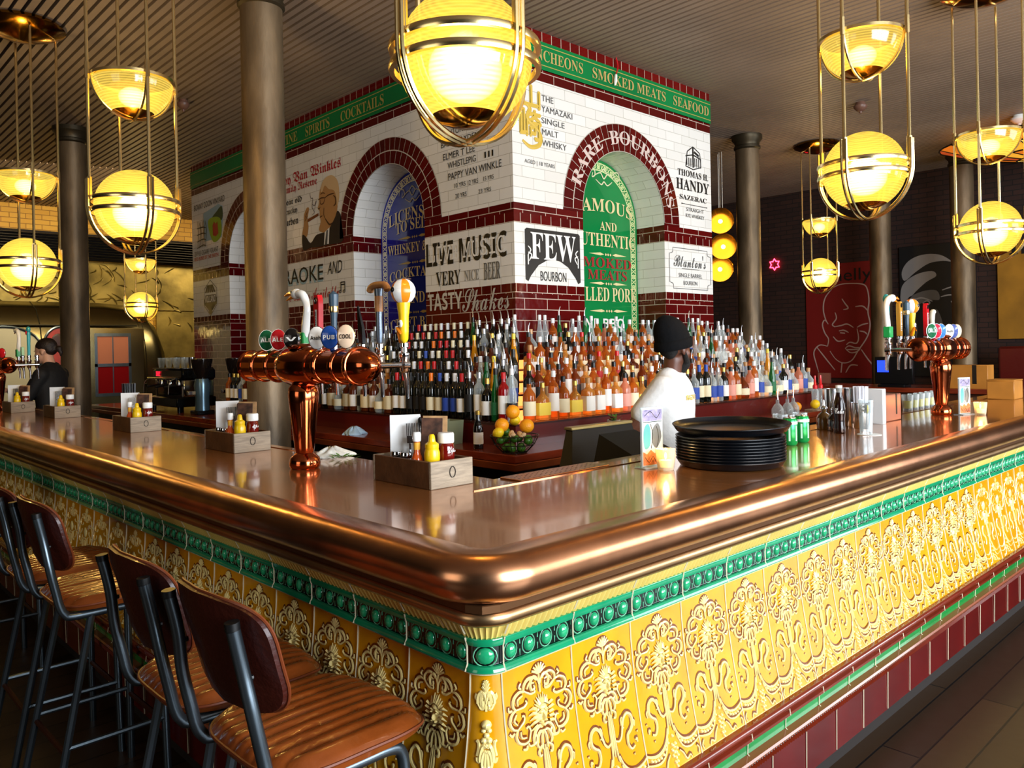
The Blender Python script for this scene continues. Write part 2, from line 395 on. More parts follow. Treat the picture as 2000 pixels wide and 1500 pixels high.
# frieze
for b, u0, u1 in (('LUNCHEONS', 4.46, 5.20), ('SMOKED', 5.325, 5.908), ('MEATS', 5.953, 6.402), ('SEAFOOD', 6.528, 7.15)):
    word('R', b, 'serif', M_goldp, u0, u1, 3.905, 4.0, n=.016)
for b, u0, u1 in (('WINE', 8.36, 7.963), ('SPIRITS', 7.781, 7.279), ('COCKTAILS', 7.06, 6.29)):
    word('L', b, 'serif', M_goldr, u0, u1, 3.895, 4.0, n=.016)
# left face
word('L', 'Pappy Van Winkles', 'fraktur', M_red, 8.62, 7.096, 3.42, 3.565)
word('L', 'Family Reserve', 'fraktur', M_red, 8.40, 7.58, 3.33, 3.44)
for b, z, u1, u0 in (('20 year old', 3.245, 7.91, 8.5), ('Kentucky', 3.14, 8.02, 8.5), ('Bourbon', 3.03, 8.0, 8.45)):
    word('L', b, 'fraktur', M_blk, u0, u1, z-.045, z+.045)
word('L', 'BONNY DOON VINYARD', 'plain', M_blk, 10.88, 9.9, 3.52, 3.6)
word('L', '2019 LE CIGARE VOLANT', 'plain', M_blk, 10.9, 10.12, 2.90, 2.965)
word('L', 'RED WINE OF THE EARTH', 'bold', M_red, 10.9, 10.12, 2.835, 2.885)
word('L', 'KARAOKE', 'bold', M_ltblue, 8.72, 7.50, 2.305, 2.475, n=.002)
word('L', 'KARAOKE', 'plain', M_blk, 8.70, 7.485, 2.325, 2.495, n=.004)
word('L', 'AND', 'plain', M_blk, 7.39, 7.11, 2.37, 2.50, skew=.2)
word('L', 'Private Rooms Available', 'script', M_red, 8.6, 7.187, 2.13, 2.25)
nt_ = MB(); f = sL(7.10, 2.21, .004)
for u in (-.04, .035):
    nt_.tube([f(u, -.03), f(u, .06)], .005, 4); nt_.tube([f(u-.018+.018*cos(t), -.035+.014*sin(t)) for t in [2*pi*k/8 for k in range(8)]], .004, 4, closed=True)
nt_.tube([f(-.04, .06), f(.035, .06)], .006, 4); nt_.tube([f(-.04, .035), f(.035, .035)], .006, 4); tb(nt_, 'painted_music_note', M_blk)
word('L', 'LIVE MUSIC', 'bold', M_blk, 5.693, 4.636, 2.29, 2.5, n=.003)
dots = MB()
for i in range(30):
    for j in range(5):
        pass
word('L', 'LIVE MUSIC', 'mono', M_whitep, 5.66, 4.66, 2.325, 2.465, n=.005, name='painted_bulb_lettering')
word('L', 'VERY', 'serif', M_blk, 5.56, 5.22, 2.11, 2.235); word('L', 'NICE', 'serif', M_faint, 5.17, 4.98, 2.13, 2.22); word('L', 'BEER', 'serif', M_grey, 4.92, 4.72, 2.12, 2.26)
word('L', 'TASTY', 'bold', mat('cream_sign_paint', 'cfc9bd', .45), 5.684, 5.206, 1.90, 2.05)
word('L', 'Shakes', 'script', M_silv, 5.206, 4.62, 1.87, 2.06)
for b, u0, u1, z0, z1 in (('BLANTONS ORIGINAL', 5.46, 4.78, 3.40, 3.45), ('BASIL HAYDEN', 5.45, 4.95, 3.31, 3.36), ('ELMER T LEE', 5.425, 5.0, 3.2, 3.255), ('WHISTLEPIG', 5.364, 4.992, 3.115, 3.17), ('III', 4.882, 4.775, 3.12, 3.17),
        ('PAPPY VAN WINKLE', 5.359, 4.68, 3.015, 3.075), ('10 YRS', 5.279, 5.13, 2.936, 2.975), ('12 YRS', 5.10, 4.97, 2.932, 2.972), ('15 YRS', 4.901, 4.775, 2.935, 2.97), ('20 YRS', 5.268, 5.119, 2.845, 2.885), ('23 YRS', 4.968, 4.809, 2.84, 2.875)):
    word('L', b, 'plain', M_blk, u0, u1, z0, z1)
def flat(side, polys, m_, nm, uc, zc, n=.003, dep=None):
    f = sR(uc, zc, n, TY if dep is None else TY+dep) if side == 'R' else sL(uc, zc, n, TX if dep is None else TX+dep)
    mb = MB()
    for P in polys: mb.add([f(u, v) for u, v in P], [tuple(range(len(P)))])
    return tb(mb, nm, m_)
def strokes(side, lines, m_, nm, uc, zc, n=.004, dep=None, r=.005):
    f = sR(uc, zc, n, TY if dep is None else TY+dep) if side == 'R' else sL(uc, zc, n, TX if dep is None else TX+dep)
    nv = (0,-1,0) if side == 'R' else (-1,0,0); mb = MB()
    for L_ in lines:
        rr = r
        if isinstance(L_, tuple) and isinstance(L_[0], (int, float)) and isinstance(L_[1], list): rr, L_ = L_
        P = [Vector((u, v, 0)) for u, v in L_]
        if len(P) > 2: P = spline(P, 5)
        mb.tube([f(p.x, p.y) for p in P], [rr*(.45+.55*sin(pi*(i+.5)/len(P))) for i in range(len(P))] if len(P) > 2 else rr, 4, flat=.15, nrm=nv)
    return tb(mb, nm, m_)
def sm(P, n=5): return [(p.x, p.y) for p in spline([(a, b, 0) for a, b in P], n, True)]
# portrait of an old man with a cigar, between the arches; u right, v up, centre (7.54, 3.06)
pc = (7.54, 3.06)
flat('L', [sm([(-.02,-.2),(.02,-.12),(0,-.05),(.0,.0),(-.035,.03),(-.01,.09),(.0,.17),(.04,.25),(.12,.31),(.24,.32),(.35,.25),(.39,.12),(.36,-.02),(.33,-.1),(.26,-.2),(.15,-.24),(.07,-.24)])], M_tan, 'painted_face', *pc)
flat('L', [sm([(.03,.2),(.07,.29),(.16,.335),(.28,.33),(.38,.25),(.405,.1),(.36,.0),(.34,.1),(.3,.17),(.2,.2),(.12,.25),(.07,.2)])], M_tan2, 'painted_hair', pc[0], pc[1], .0045)
flat('L', [sm([(.07,-.24),(.15,-.24),(.3,-.12),(.36,-.05),(.42,-.1),(.44,-.2),(.45,-.37),(.2,-.38),(-.06,-.38),(-.2,-.37),(-.36,-.38),(-.38,-.22),(-.3,-.24),(-.2,-.32),(-.08,-.25)])], mat('sign_black_suit_paint', '2b2420', .5), 'painted_suit', pc[0], pc[1], .004)
flat('L', [[(.1,-.24),(.2,-.2),(.18,-.37),(.08,-.37)]], M_whitep, 'painted_shirt', pc[0], pc[1], .0055)
flat('L', [[(.14,-.23),(.17,-.22),(.15,-.37),(.1,-.37)]], M_grey, 'painted_tie', pc[0], pc[1], .007)
flat('L', [sm([(-.38,-.22),(-.34,-.1),(-.33,.0),(-.27,.07),(-.22,.06),(-.24,0),(-.26,-.06),(-.24,-.14),(-.28,-.24)])], M_tan, 'painted_hand', *pc)
flat('L', [[(-.25,-.09),(-.02,-.05),(-.02,-.02),(-.25,-.055)]], mat('cigar_brown_paint', '7a4420', .5), 'painted_cigar', pc[0], pc[1], .0055)
strokes('L', [(.006, [(-.02,.12),(.05,.13),(.12,.12)]), (.006, [(.12,.12),(.2,.14),(.31,.14)]), [(.02,.12),(.03,.07),(.09,.07),(.12,.12)], [(-.03,.03),(.0,.02),(.02,.04)], (.008, [(.29,.12),(.33,.09),(.33,.03),(.29,.01)]), [(.01,-.07),(.06,-.06)], [(.03,.17),(.08,.18),(.12,.165)], (.01, [(.12,-.1),(.2,-.17),(.26,-.16)]), [(.1,.02),(.09,-.05),(.12,-.1)], (.004, [(-.2,.22),(-.17,.16),(-.13,.15),(-.15,.06),(-.1,0),(-.15,-.02)]), (.004, [(-.15,.1),(-.1,.07),(-.06,.12),(-.1,.02)]), (.004, [(-.3,-.03),(-.25,.03)]), (.004, [(-.31,-.07),(-.26,-.02)])],
        mat('sepia_line_paint', '4a2c18', .5), 'painted_portrait_line', pc[0], pc[1], .0065, r=.005)
# vineyard picture
vc = (10.3, 3.27)
flat('L', [[(-.25,-.2),(.28,-.2),(.33,.0),(.33,.2),(.2,.24),(-.28,.18)]], M_ltblue, 'painted_landscape_sky', vc[0], vc[1], .003)
flat('L', [sm([(.0,.08),(.15,.15),(.3,.2),(.34,.1),(.3,.02),(.1,.0)])], mat('dark_hill_paint', '1f4a30', .5), 'painted_hill', vc[0], vc[1], .0045)
flat('L', [sm([(-.12,.06),(.05,.09),(.25,.05),(.3,-.08),(.25,-.2),(.05,-.24),(-.08,-.1)])], mat('vine_green_paint', '93b52a', .5), 'painted_field', vc[0], vc[1], .0055)
flat('L', [[(.02,-.02),(.07,.03),(.12,-.01),(.17,.02),(.2,-.14),(.12,-.17),(.03,-.15)]], M_red, 'painted_red_barn', vc[0], vc[1], .0065)
strokes('L', [(.008, [(-.47+.05*i, .1-.01*(i%3)), (-.45+.05*i+.02*(i%2), -.05), (-.47+.05*i, -.27)]) for i in range(6)]+[(.007, [(-.5,-.27+.09*j),(-.3,-.24+.08*j),(-.2,-.26+.08*j)]) for j in range(4)], M_blk, 'painted_ink_tree', vc[0], vc[1], .0065)
# volcano badge: hexagon with stripes and a cut mountain
hc = (10.4, 2.31)
hexa = [(0,.235),(.2,.12),(.2,-.1),(0,-.235),(-.2,-.1),(-.2,.12)]
strokes('L', [(.005, [hexa[i], hexa[(i+1) % 6]]) for i in range(6)], M_blk, 'painted_badge_outline', *hc)
flat('L', [[(-.16,.04),(.16,.04),(.2,-.02),(.2,-.08),(-.2,-.08),(-.2,-.02)], [(-.2,-.08),(.2,-.08),(.05,-.17),(-.05,-.17)]]+[[(-.03+.06*(i-2)*.6, .17), (.005+.06*(i-2)*.6, .17), (.06*(i-2)*1.2+.02, .07), (.06*(i-2)*1.2-.03, .07)] for i in range(5)], M_blk, 'painted_badge_mountain', *hc)
word('L', 'VOLCANO', 'bold', M_whitep, hc[0]+.17, hc[0]-.17, 2.25, 2.34, n=.006)
word('L', 'COFFEE COMPANY', 'bold', M_blk, hc[0]+.12, hc[0]-.12, 2.19, 2.215, n=.006)
flat('L', [[(-.03,-.12),(.03,-.12),(.06,-.2),(0,-.22),(-.06,-.2)]], M_blk, 'painted_badge_tip', hc[0], hc[1], .005)
# blue glass
bd = .328
for b, st, u0, u1, z0, z1, ar in (('LICENSED', 'serif', 6.74, 5.92, 2.80, 2.92, .05), ('TO SELL', 'serif', 6.62, 6.02, 2.715, 2.825, .03), ('WHISKEY & RYE', 'serif', 6.76, 5.86, 2.52, 2.62, .0), ('COCKTAILS', 'serif', 6.74, 5.9, 2.24, 2.34, .04), ('AND', 'serif', 6.45, 6.16, 2.02, 2.13, 0), ('CRAFT BEER', 'serif', 6.74, 5.88, 1.76, 1.86, .03)):
    word('L', b, st, mat('gilt_letter_paint', 'f0e0b0', .35), u0, u1, z0, z1, dep=bd, arc=ar)
def orn(side, uc, zc, m_, dep, w_=.28, n=.004):
    f = (lambda *a: None)
    flat(side, [[(-w_,.0),(-w_*.4,.016),(-.06,0),(-w_*.4,-.012)], [(w_,.0),(w_*.4,.016),(.06,0),(w_*.4,-.012)]]+[[(k-.014,0),(k,.014),(k+.014,0),(k,-.014)] for k in (-.035, 0, .035)], m_, 'painted_divider', uc, zc, n, dep)
for z in (2.67, 2.42, 1.93): orn('L', 6.305, z, M_goldp, bd)
swirl = [[(-.22,.02),(-.2,.08),(-.14,.07),(-.13,.02),(-.17,0),(-.16,.04)], [(-.13,.02),(-.05,.05),(.0,0),(.06,.05),(.14,.02)], [(.14,.02),(.15,.07),(.21,.08),(.23,.02),(.18,0),(.17,.04)], [(-.12,-.02),(-.04,-.06),(.0,-.03),(.05,-.06),(.12,-.02)], [(-.05,.05),(0,.09),(.05,.05)]]
strokes('L', swirl, M_silv, 'painted_scroll', 6.33, 3.08, .004, bd, .007); strokes('R', swirl, mat('pale_gold_scroll_paint', 'd8d8b0', .4), 'painted_scroll', 5.86, 3.15, .004, bd, .007)
# green glass
gd = .328
M_gl2 = mat('cream_gilt_paint', 'e0d29a', .4)
for b, st, m_, u0, u1, z0, z1, ar in (('FAMOUS', 'serif', M_gl2, 5.42, 6.28, 2.79, 2.915, .04), ('AND', 'serif', M_gl2, 5.785, 6.035, 2.655, 2.74, 0), ('AUTHENTIC', 'serif', M_gl2, 5.40, 6.32, 2.50, 2.625, .0), ('SMOKED', 'serif', M_dred, 5.44, 6.25, 2.30, 2.395, 0), ('MEATS', 'serif', M_dred, 5.6, 6.18, 2.185, 2.28, 0), ('PULLED PORK', 'serif', M_gl2, 5.38, 6.33, 1.98, 2.115, 0), ('FINE BBQ', 'bold', M_whitep, 5.40, 6.12, 1.705, 1.82, 0)):
    word('R', b, st, m_, u0, u1, z0, z1, dep=gd, arc=ar)
for z in (2.428, 2.15, 1.89): orn('R', 5.9, z, M_gl2, gd)
# right face
for b, u0, u1, z0, z1 in (('THE', 4.693, 4.833, 3.58, 3.63), ('YAMAZAKI', 4.69, 5.065, 3.492, 3.542), ('SINGLE', 4.688, 4.965, 3.397, 3.445), ('MALT', 4.691, 4.887, 3.303, 3.353), ('WHISKY', 4.688, 4.985, 3.212, 3.263), ('AGED | 18 YEARS', 4.483, 4.836, 3.033, 3.075)):
    word('R', b, 'plain', M_grey, u0, u1, z0, z1)
for dx_, dz_ in ((0, 0), (.008, 0), (-.008, 0), (0, .009), (0, -.009), (.005, .006)):
    word('R', '山', 'plain', M_yamz, 4.47+dx_, 4.67+dx_, 3.5+dz_, 3.68+dz_, n=.003+abs(dx_)*.05+abs(dz_)*.06); word('R', '崎', 'plain', M_yamz, 4.44+dx_, 4.68+dx_, 3.24+dz_, 3.48+dz_, n=.003+abs(dx_)*.05+abs(dz_)*.06)
strokes('R', [(.02, [(.05,.05),(.12,-.02),(.1,-.1),(0,-.13),(-.09,-.09)]), (.022, [(-.05,.22),(-.0,.18),(-.03,.1),(.05,.05)])], M_yamz, 'painted_brush_stroke', 4.555, 3.31, .004)
for b, st, u0, u1, z0, z1 in (('THOMAS H.', 'serif', 6.599, 7.133, 3.235, 3.3), ('HANDY', 'serif', 6.569, 7.15, 3.095, 3.208), ('SAZERAC', 'serif', 6.624, 7.1, 3.0, 3.05), ('STRAIGHT', 'plain', 6.734, 7.044, 2.89, 2.927), ('RYE WHISKEY', 'plain', 6.723, 7.051, 2.828, 2.865)):
    word('R', b, st, M_blk if st == 'serif' else M_grey, u0, u1, z0, z1)
strokes('R', [(.003, [(-.22,0),(.22,0)]), (.007, [(-.225,0),(-.215,0)]), (.007, [(.215,0),(.225,0)])], M_blk, 'painted_divider', 6.88, 2.958)
bl = [(.005, [(-.13,-.1),(-.1,.05)]), (.005, [(.14,-.08),(.12,.06)]), (.005, [(-.1,.05),(0,.11)]), (.005, [(0,.11),(.12,.06)]), (.006, [(-.13,0),(0,.03)]), (.006, [(0,.03),(.14,0)]), (.005, [(-.13,-.1),(0,-.12)]), (.005, [(0,-.12),(.14,-.08)])]+[(.006, [(-.11+.035*i, -.09-.003*i), (-.11+.035*i, -.01)]) for i in range(4)]+[(.006, [(.03+.035*i, -.09), (.03+.035*i, .0)]) for i in range(4)]+[(.012, [(0,-.1),(0,.1)]), (.012, [(.02,.06),(.1,.03)])]
strokes('R', bl, M_blk, 'painted_building', 6.87, 3.44)
# FEW badge
few = [(-.33,.2),(-.31,.215),(.31,.215),(.33,.2),(.33,-.2),(.3,-.215),(.27,-.17),(.18,-.08),(.08,-.035),(0,-.025),(-.08,-.035),(-.18,-.08),(-.27,-.17),(-.3,-.215),(-.33,-.2)]
flat('R', [few], M_blk, 'painted_badge_field', 4.8, 2.305, .003)
word('R', 'FEW', 'serif', M_whitep, 4.53, 5.07, 2.27, 2.49, n=.006, arc=-.0)
for s_ in (-1, 1):
    strokes('R', [(.006, [(s_*.3,.07),(s_*.27,.04),(s_*.3,.0)]), (.006, [(s_*.3,.02),(s_*.26,.0),(s_*.29,-.05)]), (.006, [(s_*.3,.0),(s_*.3,-.08)])], M_whitep, 'painted_leaf', 4.8, 2.305, .006)
word('R', 'BOURBON', 'plain', M_blk, 4.64, 4.95, 2.10, 2.18)
# Blanton's frame
bx = [(-.33,.2),(.33,.2)]
fr_ = [(.003, [(-.3,.2),(.3,.2)]), (.003, [(-.3,-.2),(.3,-.2)]), (.003, [(-.36,.14),(-.36,-.14)]), (.003, [(.36,.14),(.36,-.14)])]
for sx in (-1, 1):
    for sy in (-1, 1): fr_.append((.003, [(sx*.3,sy*.2),(sx*.305,sy*.155),(sx*.36,sy*.14)]))
strokes('R', fr_+[(.003, [(-.15,.0),(.15,.0)])], M_grey, 'painted_label_frame', 6.79, 2.31)
word('R', "Blanton's", 'script', M_grey, 6.5, 7.06, 2.325, 2.455)
word('R', 'SINGLE BARREL', 'plain', M_grey, 6.58, 6.99, 2.225, 2.265); word('R', 'BOURBON', 'plain', M_grey, 6.66, 6.90, 2.15, 2.19)
# RARE BOURBONS round the arch
vs, fs = text_mesh('RARE  BOURBONS', 'serif'); mb = MB(); Rm = .715
def bend(x, y):
    a = radians(163)-x*radians(150); r = Rm+(y-.5)*.125
    return fR(5.77+r*cos(a), ZS+r*sin(a), .008)
mb.add([bend(x, y) for x, y in vs], fs); tb(mb, 'arch_lettering', mat('pale_rose_letter_paint', 'd9c3ba', .45))
# ------------------------------------------------------------------ the bar: copper top, tiled front
BX, BY = 1.138, 1.31            # outer faces of the two bar fronts (corner rounded)
XE, YE = 9.6, 13.2              # far ends
BAR = thing('bar_counter', 'long L-shaped bar with copper top and relief-tiled yellow and green front', 'bar', (BX, BY, 0))
def bb(mb, name, mats, smooth=True, angle=40, label=None):
    mb.v = [(v[0]-BX, v[1]-BY, v[2]) for v in mb.v]
    o = mb.build(name, mats, BAR, smooth, angle)
    if label: o['label'] = label
    return o
def plan(o_, R0=.045, n=8):
    """outline at outward offset o_, from far left end round the corner to the far right end"""
    P = [(BX-o_, YE)]
    c = (BX+R0, BY+R0)
    for k in range(n+1):
        a = pi+(pi/2)*k/n; P.append((c[0]+(R0+o_)*cos(a), c[1]+(R0+o_)*sin(a)))
    P.append((XE, BY-o_)); return P
def sweep(mb, prof, R0=.045, n=8, stepped=0):
    rings = []
    pl = [plan(o_, R0, n) for o_, z in prof]
    for i in range(len(pl[0])): rings.append([(pl[j][i][0], pl[j][i][1], prof[j][1]) for j in range(len(prof))])
    mb.loft(rings, closed=False, cap=False); return mb
def copper(name, c, rough, bump=.25, var=.25, vscale=3, st=None):
    return mat(name, c, rough, 1.0, var=var, vscale=vscale, bump=bump, bscale=8, stretch=st)
M_cop_top = mat('copper_counter_sheet', 'cc8448', .17, .62, coat=.6, var=.22, vscale=2.2, bump=.10, bscale=5, stretch=(1, 1, 1))
M_cop_nose = mat('aged_copper_nosing', 'c48c66', .26, 1.0, var=.28, vscale=5, bump=.06, bscale=6)
M_cop_low = mat('aged_copper_rail', 'b8946a', .32, 1.0, var=.15, vscale=6)
M_copbar = mat('polished_copper', 'c8693f', .12, 1.0, var=.06, vscale=4)
M_woodcop = mat('back_counter_wood', '7c2e18', .22, 0, coat=.4, var=.3, vscale=4, stretch=(1, 1, 6))
# counter top: outer L minus inner edge
IX, IY = 1.82, 2.03
def slabL(mb, ox_, oy_, ix, iy, z0, z1, R0=.08):
    P = [(ox_, YE)]+[(ox_+R0+R0*cos(pi+pi/2*k/8), oy_+R0+R0*sin(pi+pi/2*k/8)) for k in range(9)]+[(XE, oy_), (XE, iy), (ix, iy), (ix, YE)]
    # split as two convex parts to keep the fill clean
    n1 = [(ox_, YE)]+P[1:10]+[(ix, oy_), (ix, YE)]
    mb.prism(n1[::1], z0, z1); mb.prism([(ix, oy_), (XE, oy_), (XE, iy), (ix, iy)], z0, z1); return mb
bb(slabL(MB(), BX-.005, BY-.005, IX, IY, 1.06, 1.10), 'countertop', M_cop_top, smooth=False)
# raised seam and the perforated drip tray on the staff side
mb = MB(); mb.box((1.62, 1.90, 1.1), (XE, 1.905, 1.103)); mb.box((1.765, 3.1, 1.1), (1.77, YE, 1.103)); bb(mb, 'counter_seam', mat('bright_copper_edge', 'd89a70', .15, 1.0), smooth=False)
mb = MB(); mb.box((1.84, 1.915, 1.1), (2.30, 2.02, 1.106), .002); M_dot = mat('drip_hole_dark', '1c0f08', .6)
o = bb(mb, 'drip_tray', M_cop_nose, smooth=False)
mb = MB()
for i in range(17):
    for j in range(5):
        x = 1.86+i*.026; y = 1.926+j*.02
        mb.lathe([(0.0001, 1.1062), (.004, 1.1062)], (x, y, 0), 6)
bb(mb, 'drip_hole', M_dot, smooth=False)
nose = [(-.02, 1.10), (.0, 1.104), (.02, 1.106)]
for k in range(15):
    a = pi/2-pi*k/14*1.02; nose.append((.052+.052*cos(a), 1.053+.053*sin(a)))
nose += [(.03, .999), (.0, 1.0)]
bb(sweep(MB(), nose, .06, 14), 'copper_nosing', M_cop_nose)
bb(sweep(MB(), [(.0, 1.0), (.048, 1.0), (.05, .998), (.05, .982), (.0, .982)], .003, 2), 'fillet_board', mat('fillet_copper', '6b4a30', .4, .9), smooth=False)
tor = [(0, .984), (.03, .984)]+[(.04+.018*cos(pi/2-pi*k/8), .966+.018*sin(pi/2-pi*k/8)) for k in range(9)]+[(.02, .947), (0, .95)]
bb(sweep(MB(), tor, .03, 10), 'lower_rail', M_cop_low)
TWD = .2275
M_rib = mat('pale_yellow_glaze', 'dcc268', .18, coat=.4, var=.08, vscale=9)
M_grn = mat('green_glaze', '0f8a5c', .12, coat=.6, var=.15, vscale=12); M_grnd = mat('dark_green_glaze', '03150e', .15, coat=.4); M_eggr = mat('pale_green_glaze', '6fbf98', .15, coat=.5)
M_egg = mat('bright_green_glaze', '22a06a', .1, coat=.7, var=.12, vscale=20)
M_amb = mat('amber_yellow_glaze', 'd9960c', .14, coat=.7, var=.14, vscale=9, bump=.15, bscale=14); M_ivory = mat('ivory_relief_glaze', 'ecd68c', .16, coat=.6, var=.1, vscale=30)
M_grout = mat('pale_grout', 'd9cfae', .7); M_mould = mat('rust_red_glaze', '6e2412', .15, coat=.5, var=.15, vscale=10); M_pinkc = mat('pinkish_brown_glaze', '8a4a30', .2, coat=.4)
M_redt = mat('dark_red_glazed_tile', '560708', .14, coat=.5, var=.18, vscale=5)
M_strip = mat('green_strip_glaze', '0d7a34', .13, coat=.5, var=.15, vscale=8)
# side: maps (along, outward, z) to the room. 'R' runs along +X from the corner, 'L' along +Y
def SR(a, o_, z): return (a, BY-o_, z)
def SL(a, o_, z): return (BX-o_, a, z)
sides = ((SR, BX+.045, XE, False), (SL, BY+.045, YE, True))
A0R = 1.1826; A0L = 1.3545
starts = {0: A0R, 1: A0L}
ribs = MB()
for (F, a0, a1, fl_) in sides:
    n = int((a1-a0)/(TWD/12)); rings = []
    for i in range(n*3+1):
        a = a0+(a1-a0)*i/(n*3); b = .006*(1 if i % 3 == 1 else (.8 if i % 3 == 2 else -.9))
        rings.append([F(a, .030+b, .952), F(a, .022+b, .935), F(a, .012+b, .917), F(a, .008+b*.6, .908)])
    if fl_: rings = [r[::-1] for r in rings]
    ribs.loft(rings, closed=False, cap=False)
rings = []
for i in range(25):
    a = pi+pi/2*i/24; b = .003 if i % 3 == 1 else -.0015
    rings.append([(BX+.045+(.045+o_+b)*cos(a), BY+.045+(.045+o_+b)*sin(a), z) for o_, z in ((.03, .952), (.022, .935), (.012, .917), (.008, .908))])
ribs.loft(rings, closed=False, cap=False)
bb(ribs, 'ribbed_tile_course', M_rib, angle=80)
bb(sweep(MB(), [(.006, .910), (.014, .909), (.016, .902), (.013, .893), (.008, .892)], .045), 'green_top_bead', M_grn)
bb(sweep(MB(), [(.004, .895), (.004, .846)], .045), 'egg_band_ground', M_grnd)
bb(sweep(MB(), [(.006, .849), (.012, .848), (.017, .842), (.018, .836), (.014, .833), (.0, .833)], .045), 'green_lower_bead', M_grn)
eggs = MB(); rng_ = MB()
def egg_at(pt, nv, tv, wd, ht):
    nv = Vector(nv); tv = Vector(tv); P0 = Vector(pt); zv = Vector((0,0,1)); rings = []
    for i in range(5):
        t = i/4*pi/2*.96; q = cos(t); d = sin(t)*.010
        rings.append([tuple(P0+tv*(wd*q*cos(2*pi*k/12))+zv*(ht*q*sin(2*pi*k/12))+nv*d) for k in range(12)])
    eggs.loft(rings, True, False); eggs.add(rings[-1], [tuple(range(12))])
    rng_.tube([P0+tv*((wd+.0055)*cos(2*pi*k/14))+zv*((ht+.005)*sin(2*pi*k/14)) for k in range(14)], .0014, 4, closed=True, nrm=nv)
for si, (F, a0, a1, fl_) in enumerate(sides):
    o_ = Vector(F(0, 1, 0))-Vector(F(0, 0, 0)); t = Vector(F(1, 0, 0))-Vector(F(0, 0, 0)); st = TWD/4
    lim = a0+(5.6 if si == 0 else 4.2); k = 0; a = starts[si]+st/2
    while a < a1-.05:
        egg_at(F(a, .004, .870), o_, t, .0145, .0165)
        if a < lim:
            p = Vector(F(a+st/2, .005, .870))
            rng_.tube([p+Vector((0,0,.018)), p+Vector((0,0,.008))], [.0008, .0018], 4); rng_.tube([p+Vector((0,0,-.004)), p+Vector((0,0,-.019))], [.0018, .0008], 4)
        a += st
an = Vector((-1, -1, 0)).normalized(); egg_at((BX+.045+.049*an.x, BY+.045+.049*an.y, .870), an, Vector((1, -1, 0)).normalized(), .021, .0185)
bb(eggs, 'egg_boss', M_egg); bb(rng_, 'egg_ring', M_eggr)
# big relief tiles: a cove that kicks out towards the foot
def cove(z):
    t = (.833-z)/.41; return .003+.062*t**1.6
cp = [(cove(z), z) for z in [.833-.41*k/14 for k in range(15)]]
bb(sweep(MB(), cp, .045), 'relief_tile_ground', M_amb)
def curve_set():
    """(radius, points, depth) in tile units: u in -0.5..0.5, v from 0 (top) to 1"""
    C = []
    def both(r, P, d=1.0):
        C.append((r, P, d)); C.append((r, [(-u, v) for u, v in P], d))
    cu, cv, au, bv = 0, .29, .43, .195
    E = lambda a, k: (cu+au*k*cos(radians(a)), cv-bv*k*sin(radians(a)))
    B = [84, 52, 17, -20, -55]
    for a0, a1 in zip(B, B[1:]):                      # scalloped ring of petals, each with an inner rim
        m_ = (a0+a1)/2; w_ = (a0-a1)
        both(.0078, [E(a0, .84), E(a0-w_*.18, .96), E(m_, 1.02), E(a1+w_*.18, .96), E(a1, .84)])
        both(.0050, [E(a0-w_*.2, .80), E(m_, .88), E(a1+w_*.22, .80)])
        both(.0062, [E(a1, .86), E(a1+3, .72), E(a1+8, .60), E(a1+20, .56), E(a1+22, .64)])
        both(.0060, [E(a1, .96), E(a1-1, 1.06), E(a1+5, 1.10)]); 
    both(.0078, [(.0, .16), (.035, .115), (.09, .105), (.13, .135), (.115, .17), (.075, .165), (.08, .145)])
    C.append((.0060, [(0, .095), (0, .15), (0, .20)], 1))
    for a in (-66, -44, -22, 0, 22, 44, 66): C.append((.0062, [(.015*sin(radians(a)), .095), (.05*sin(radians(a)), .095-.03*cos(radians(a))), (.11*sin(radians(a)), .095-.060*cos(radians(a)))], .9))
    both(.0064, [E(-55, .9), (.20, .455), (.12, .45), (.10, .42), (.13, .405)])
    # acanthus drooping under the mask
    both(.0090, [(.015, .385), (.05, .375), (.10, .385), (.14, .42), (.145, .455)]); both(.0082, [(.01, .41), (.05, .405), (.09, .43), (.105, .465), (.085, .485)]); both(.0070, [(.0, .40), (.03, .44), (.035, .50)])
    both(.0070, [(.02, .475), (.06, .485), (.095, .505), (.085, .53), (.055, .525)])
    # stem, ribbons, festoon
    both(.0060, [(.022, .50), (.03, .58), (.028, .66), (.04, .73), (.06, .78)]); C.append((.0060, [(0, .48), (0, .60), (0, .74)], 1))
    both(.0095, [(.03, .655), (.09, .668), (.14, .645), (.17, .60), (.205, .555), (.27, .535), (.335, .56), (.345, .61), (.30, .64), (.245, .66), (.235, .71), (.28, .745), (.34, .735)])
    both(.0050, [(.19, .545), (.165, .56), (.17, .60), (.20, .61)]); both(.0045, [(.35, .585), (.385, .60), (.375, .63)])
    both(.0058, [(.36, .71), (.385, .70), (.39, .725)]); both(.0040, [(.41, .66), (.412, .67)]); both(.0040, [(.31, .775), (.312, .785)])
    both(.0085, [(.06, .745), (.10, .80), (.18, .845), (.30, .865), (.42, .855), (.5, .835)]); both(.0060, [(.08, .80), (.16, .885), (.28, .915), (.42, .905), (.5, .89)])
    both(.0058, [(.09, .90), (.15, .93), (.20, .975), (.27, .96), (.30, .985)]); both(.0050, [(.42, .93), (.46, .955), (.44, .985)])
    return C
CS = curve_set()
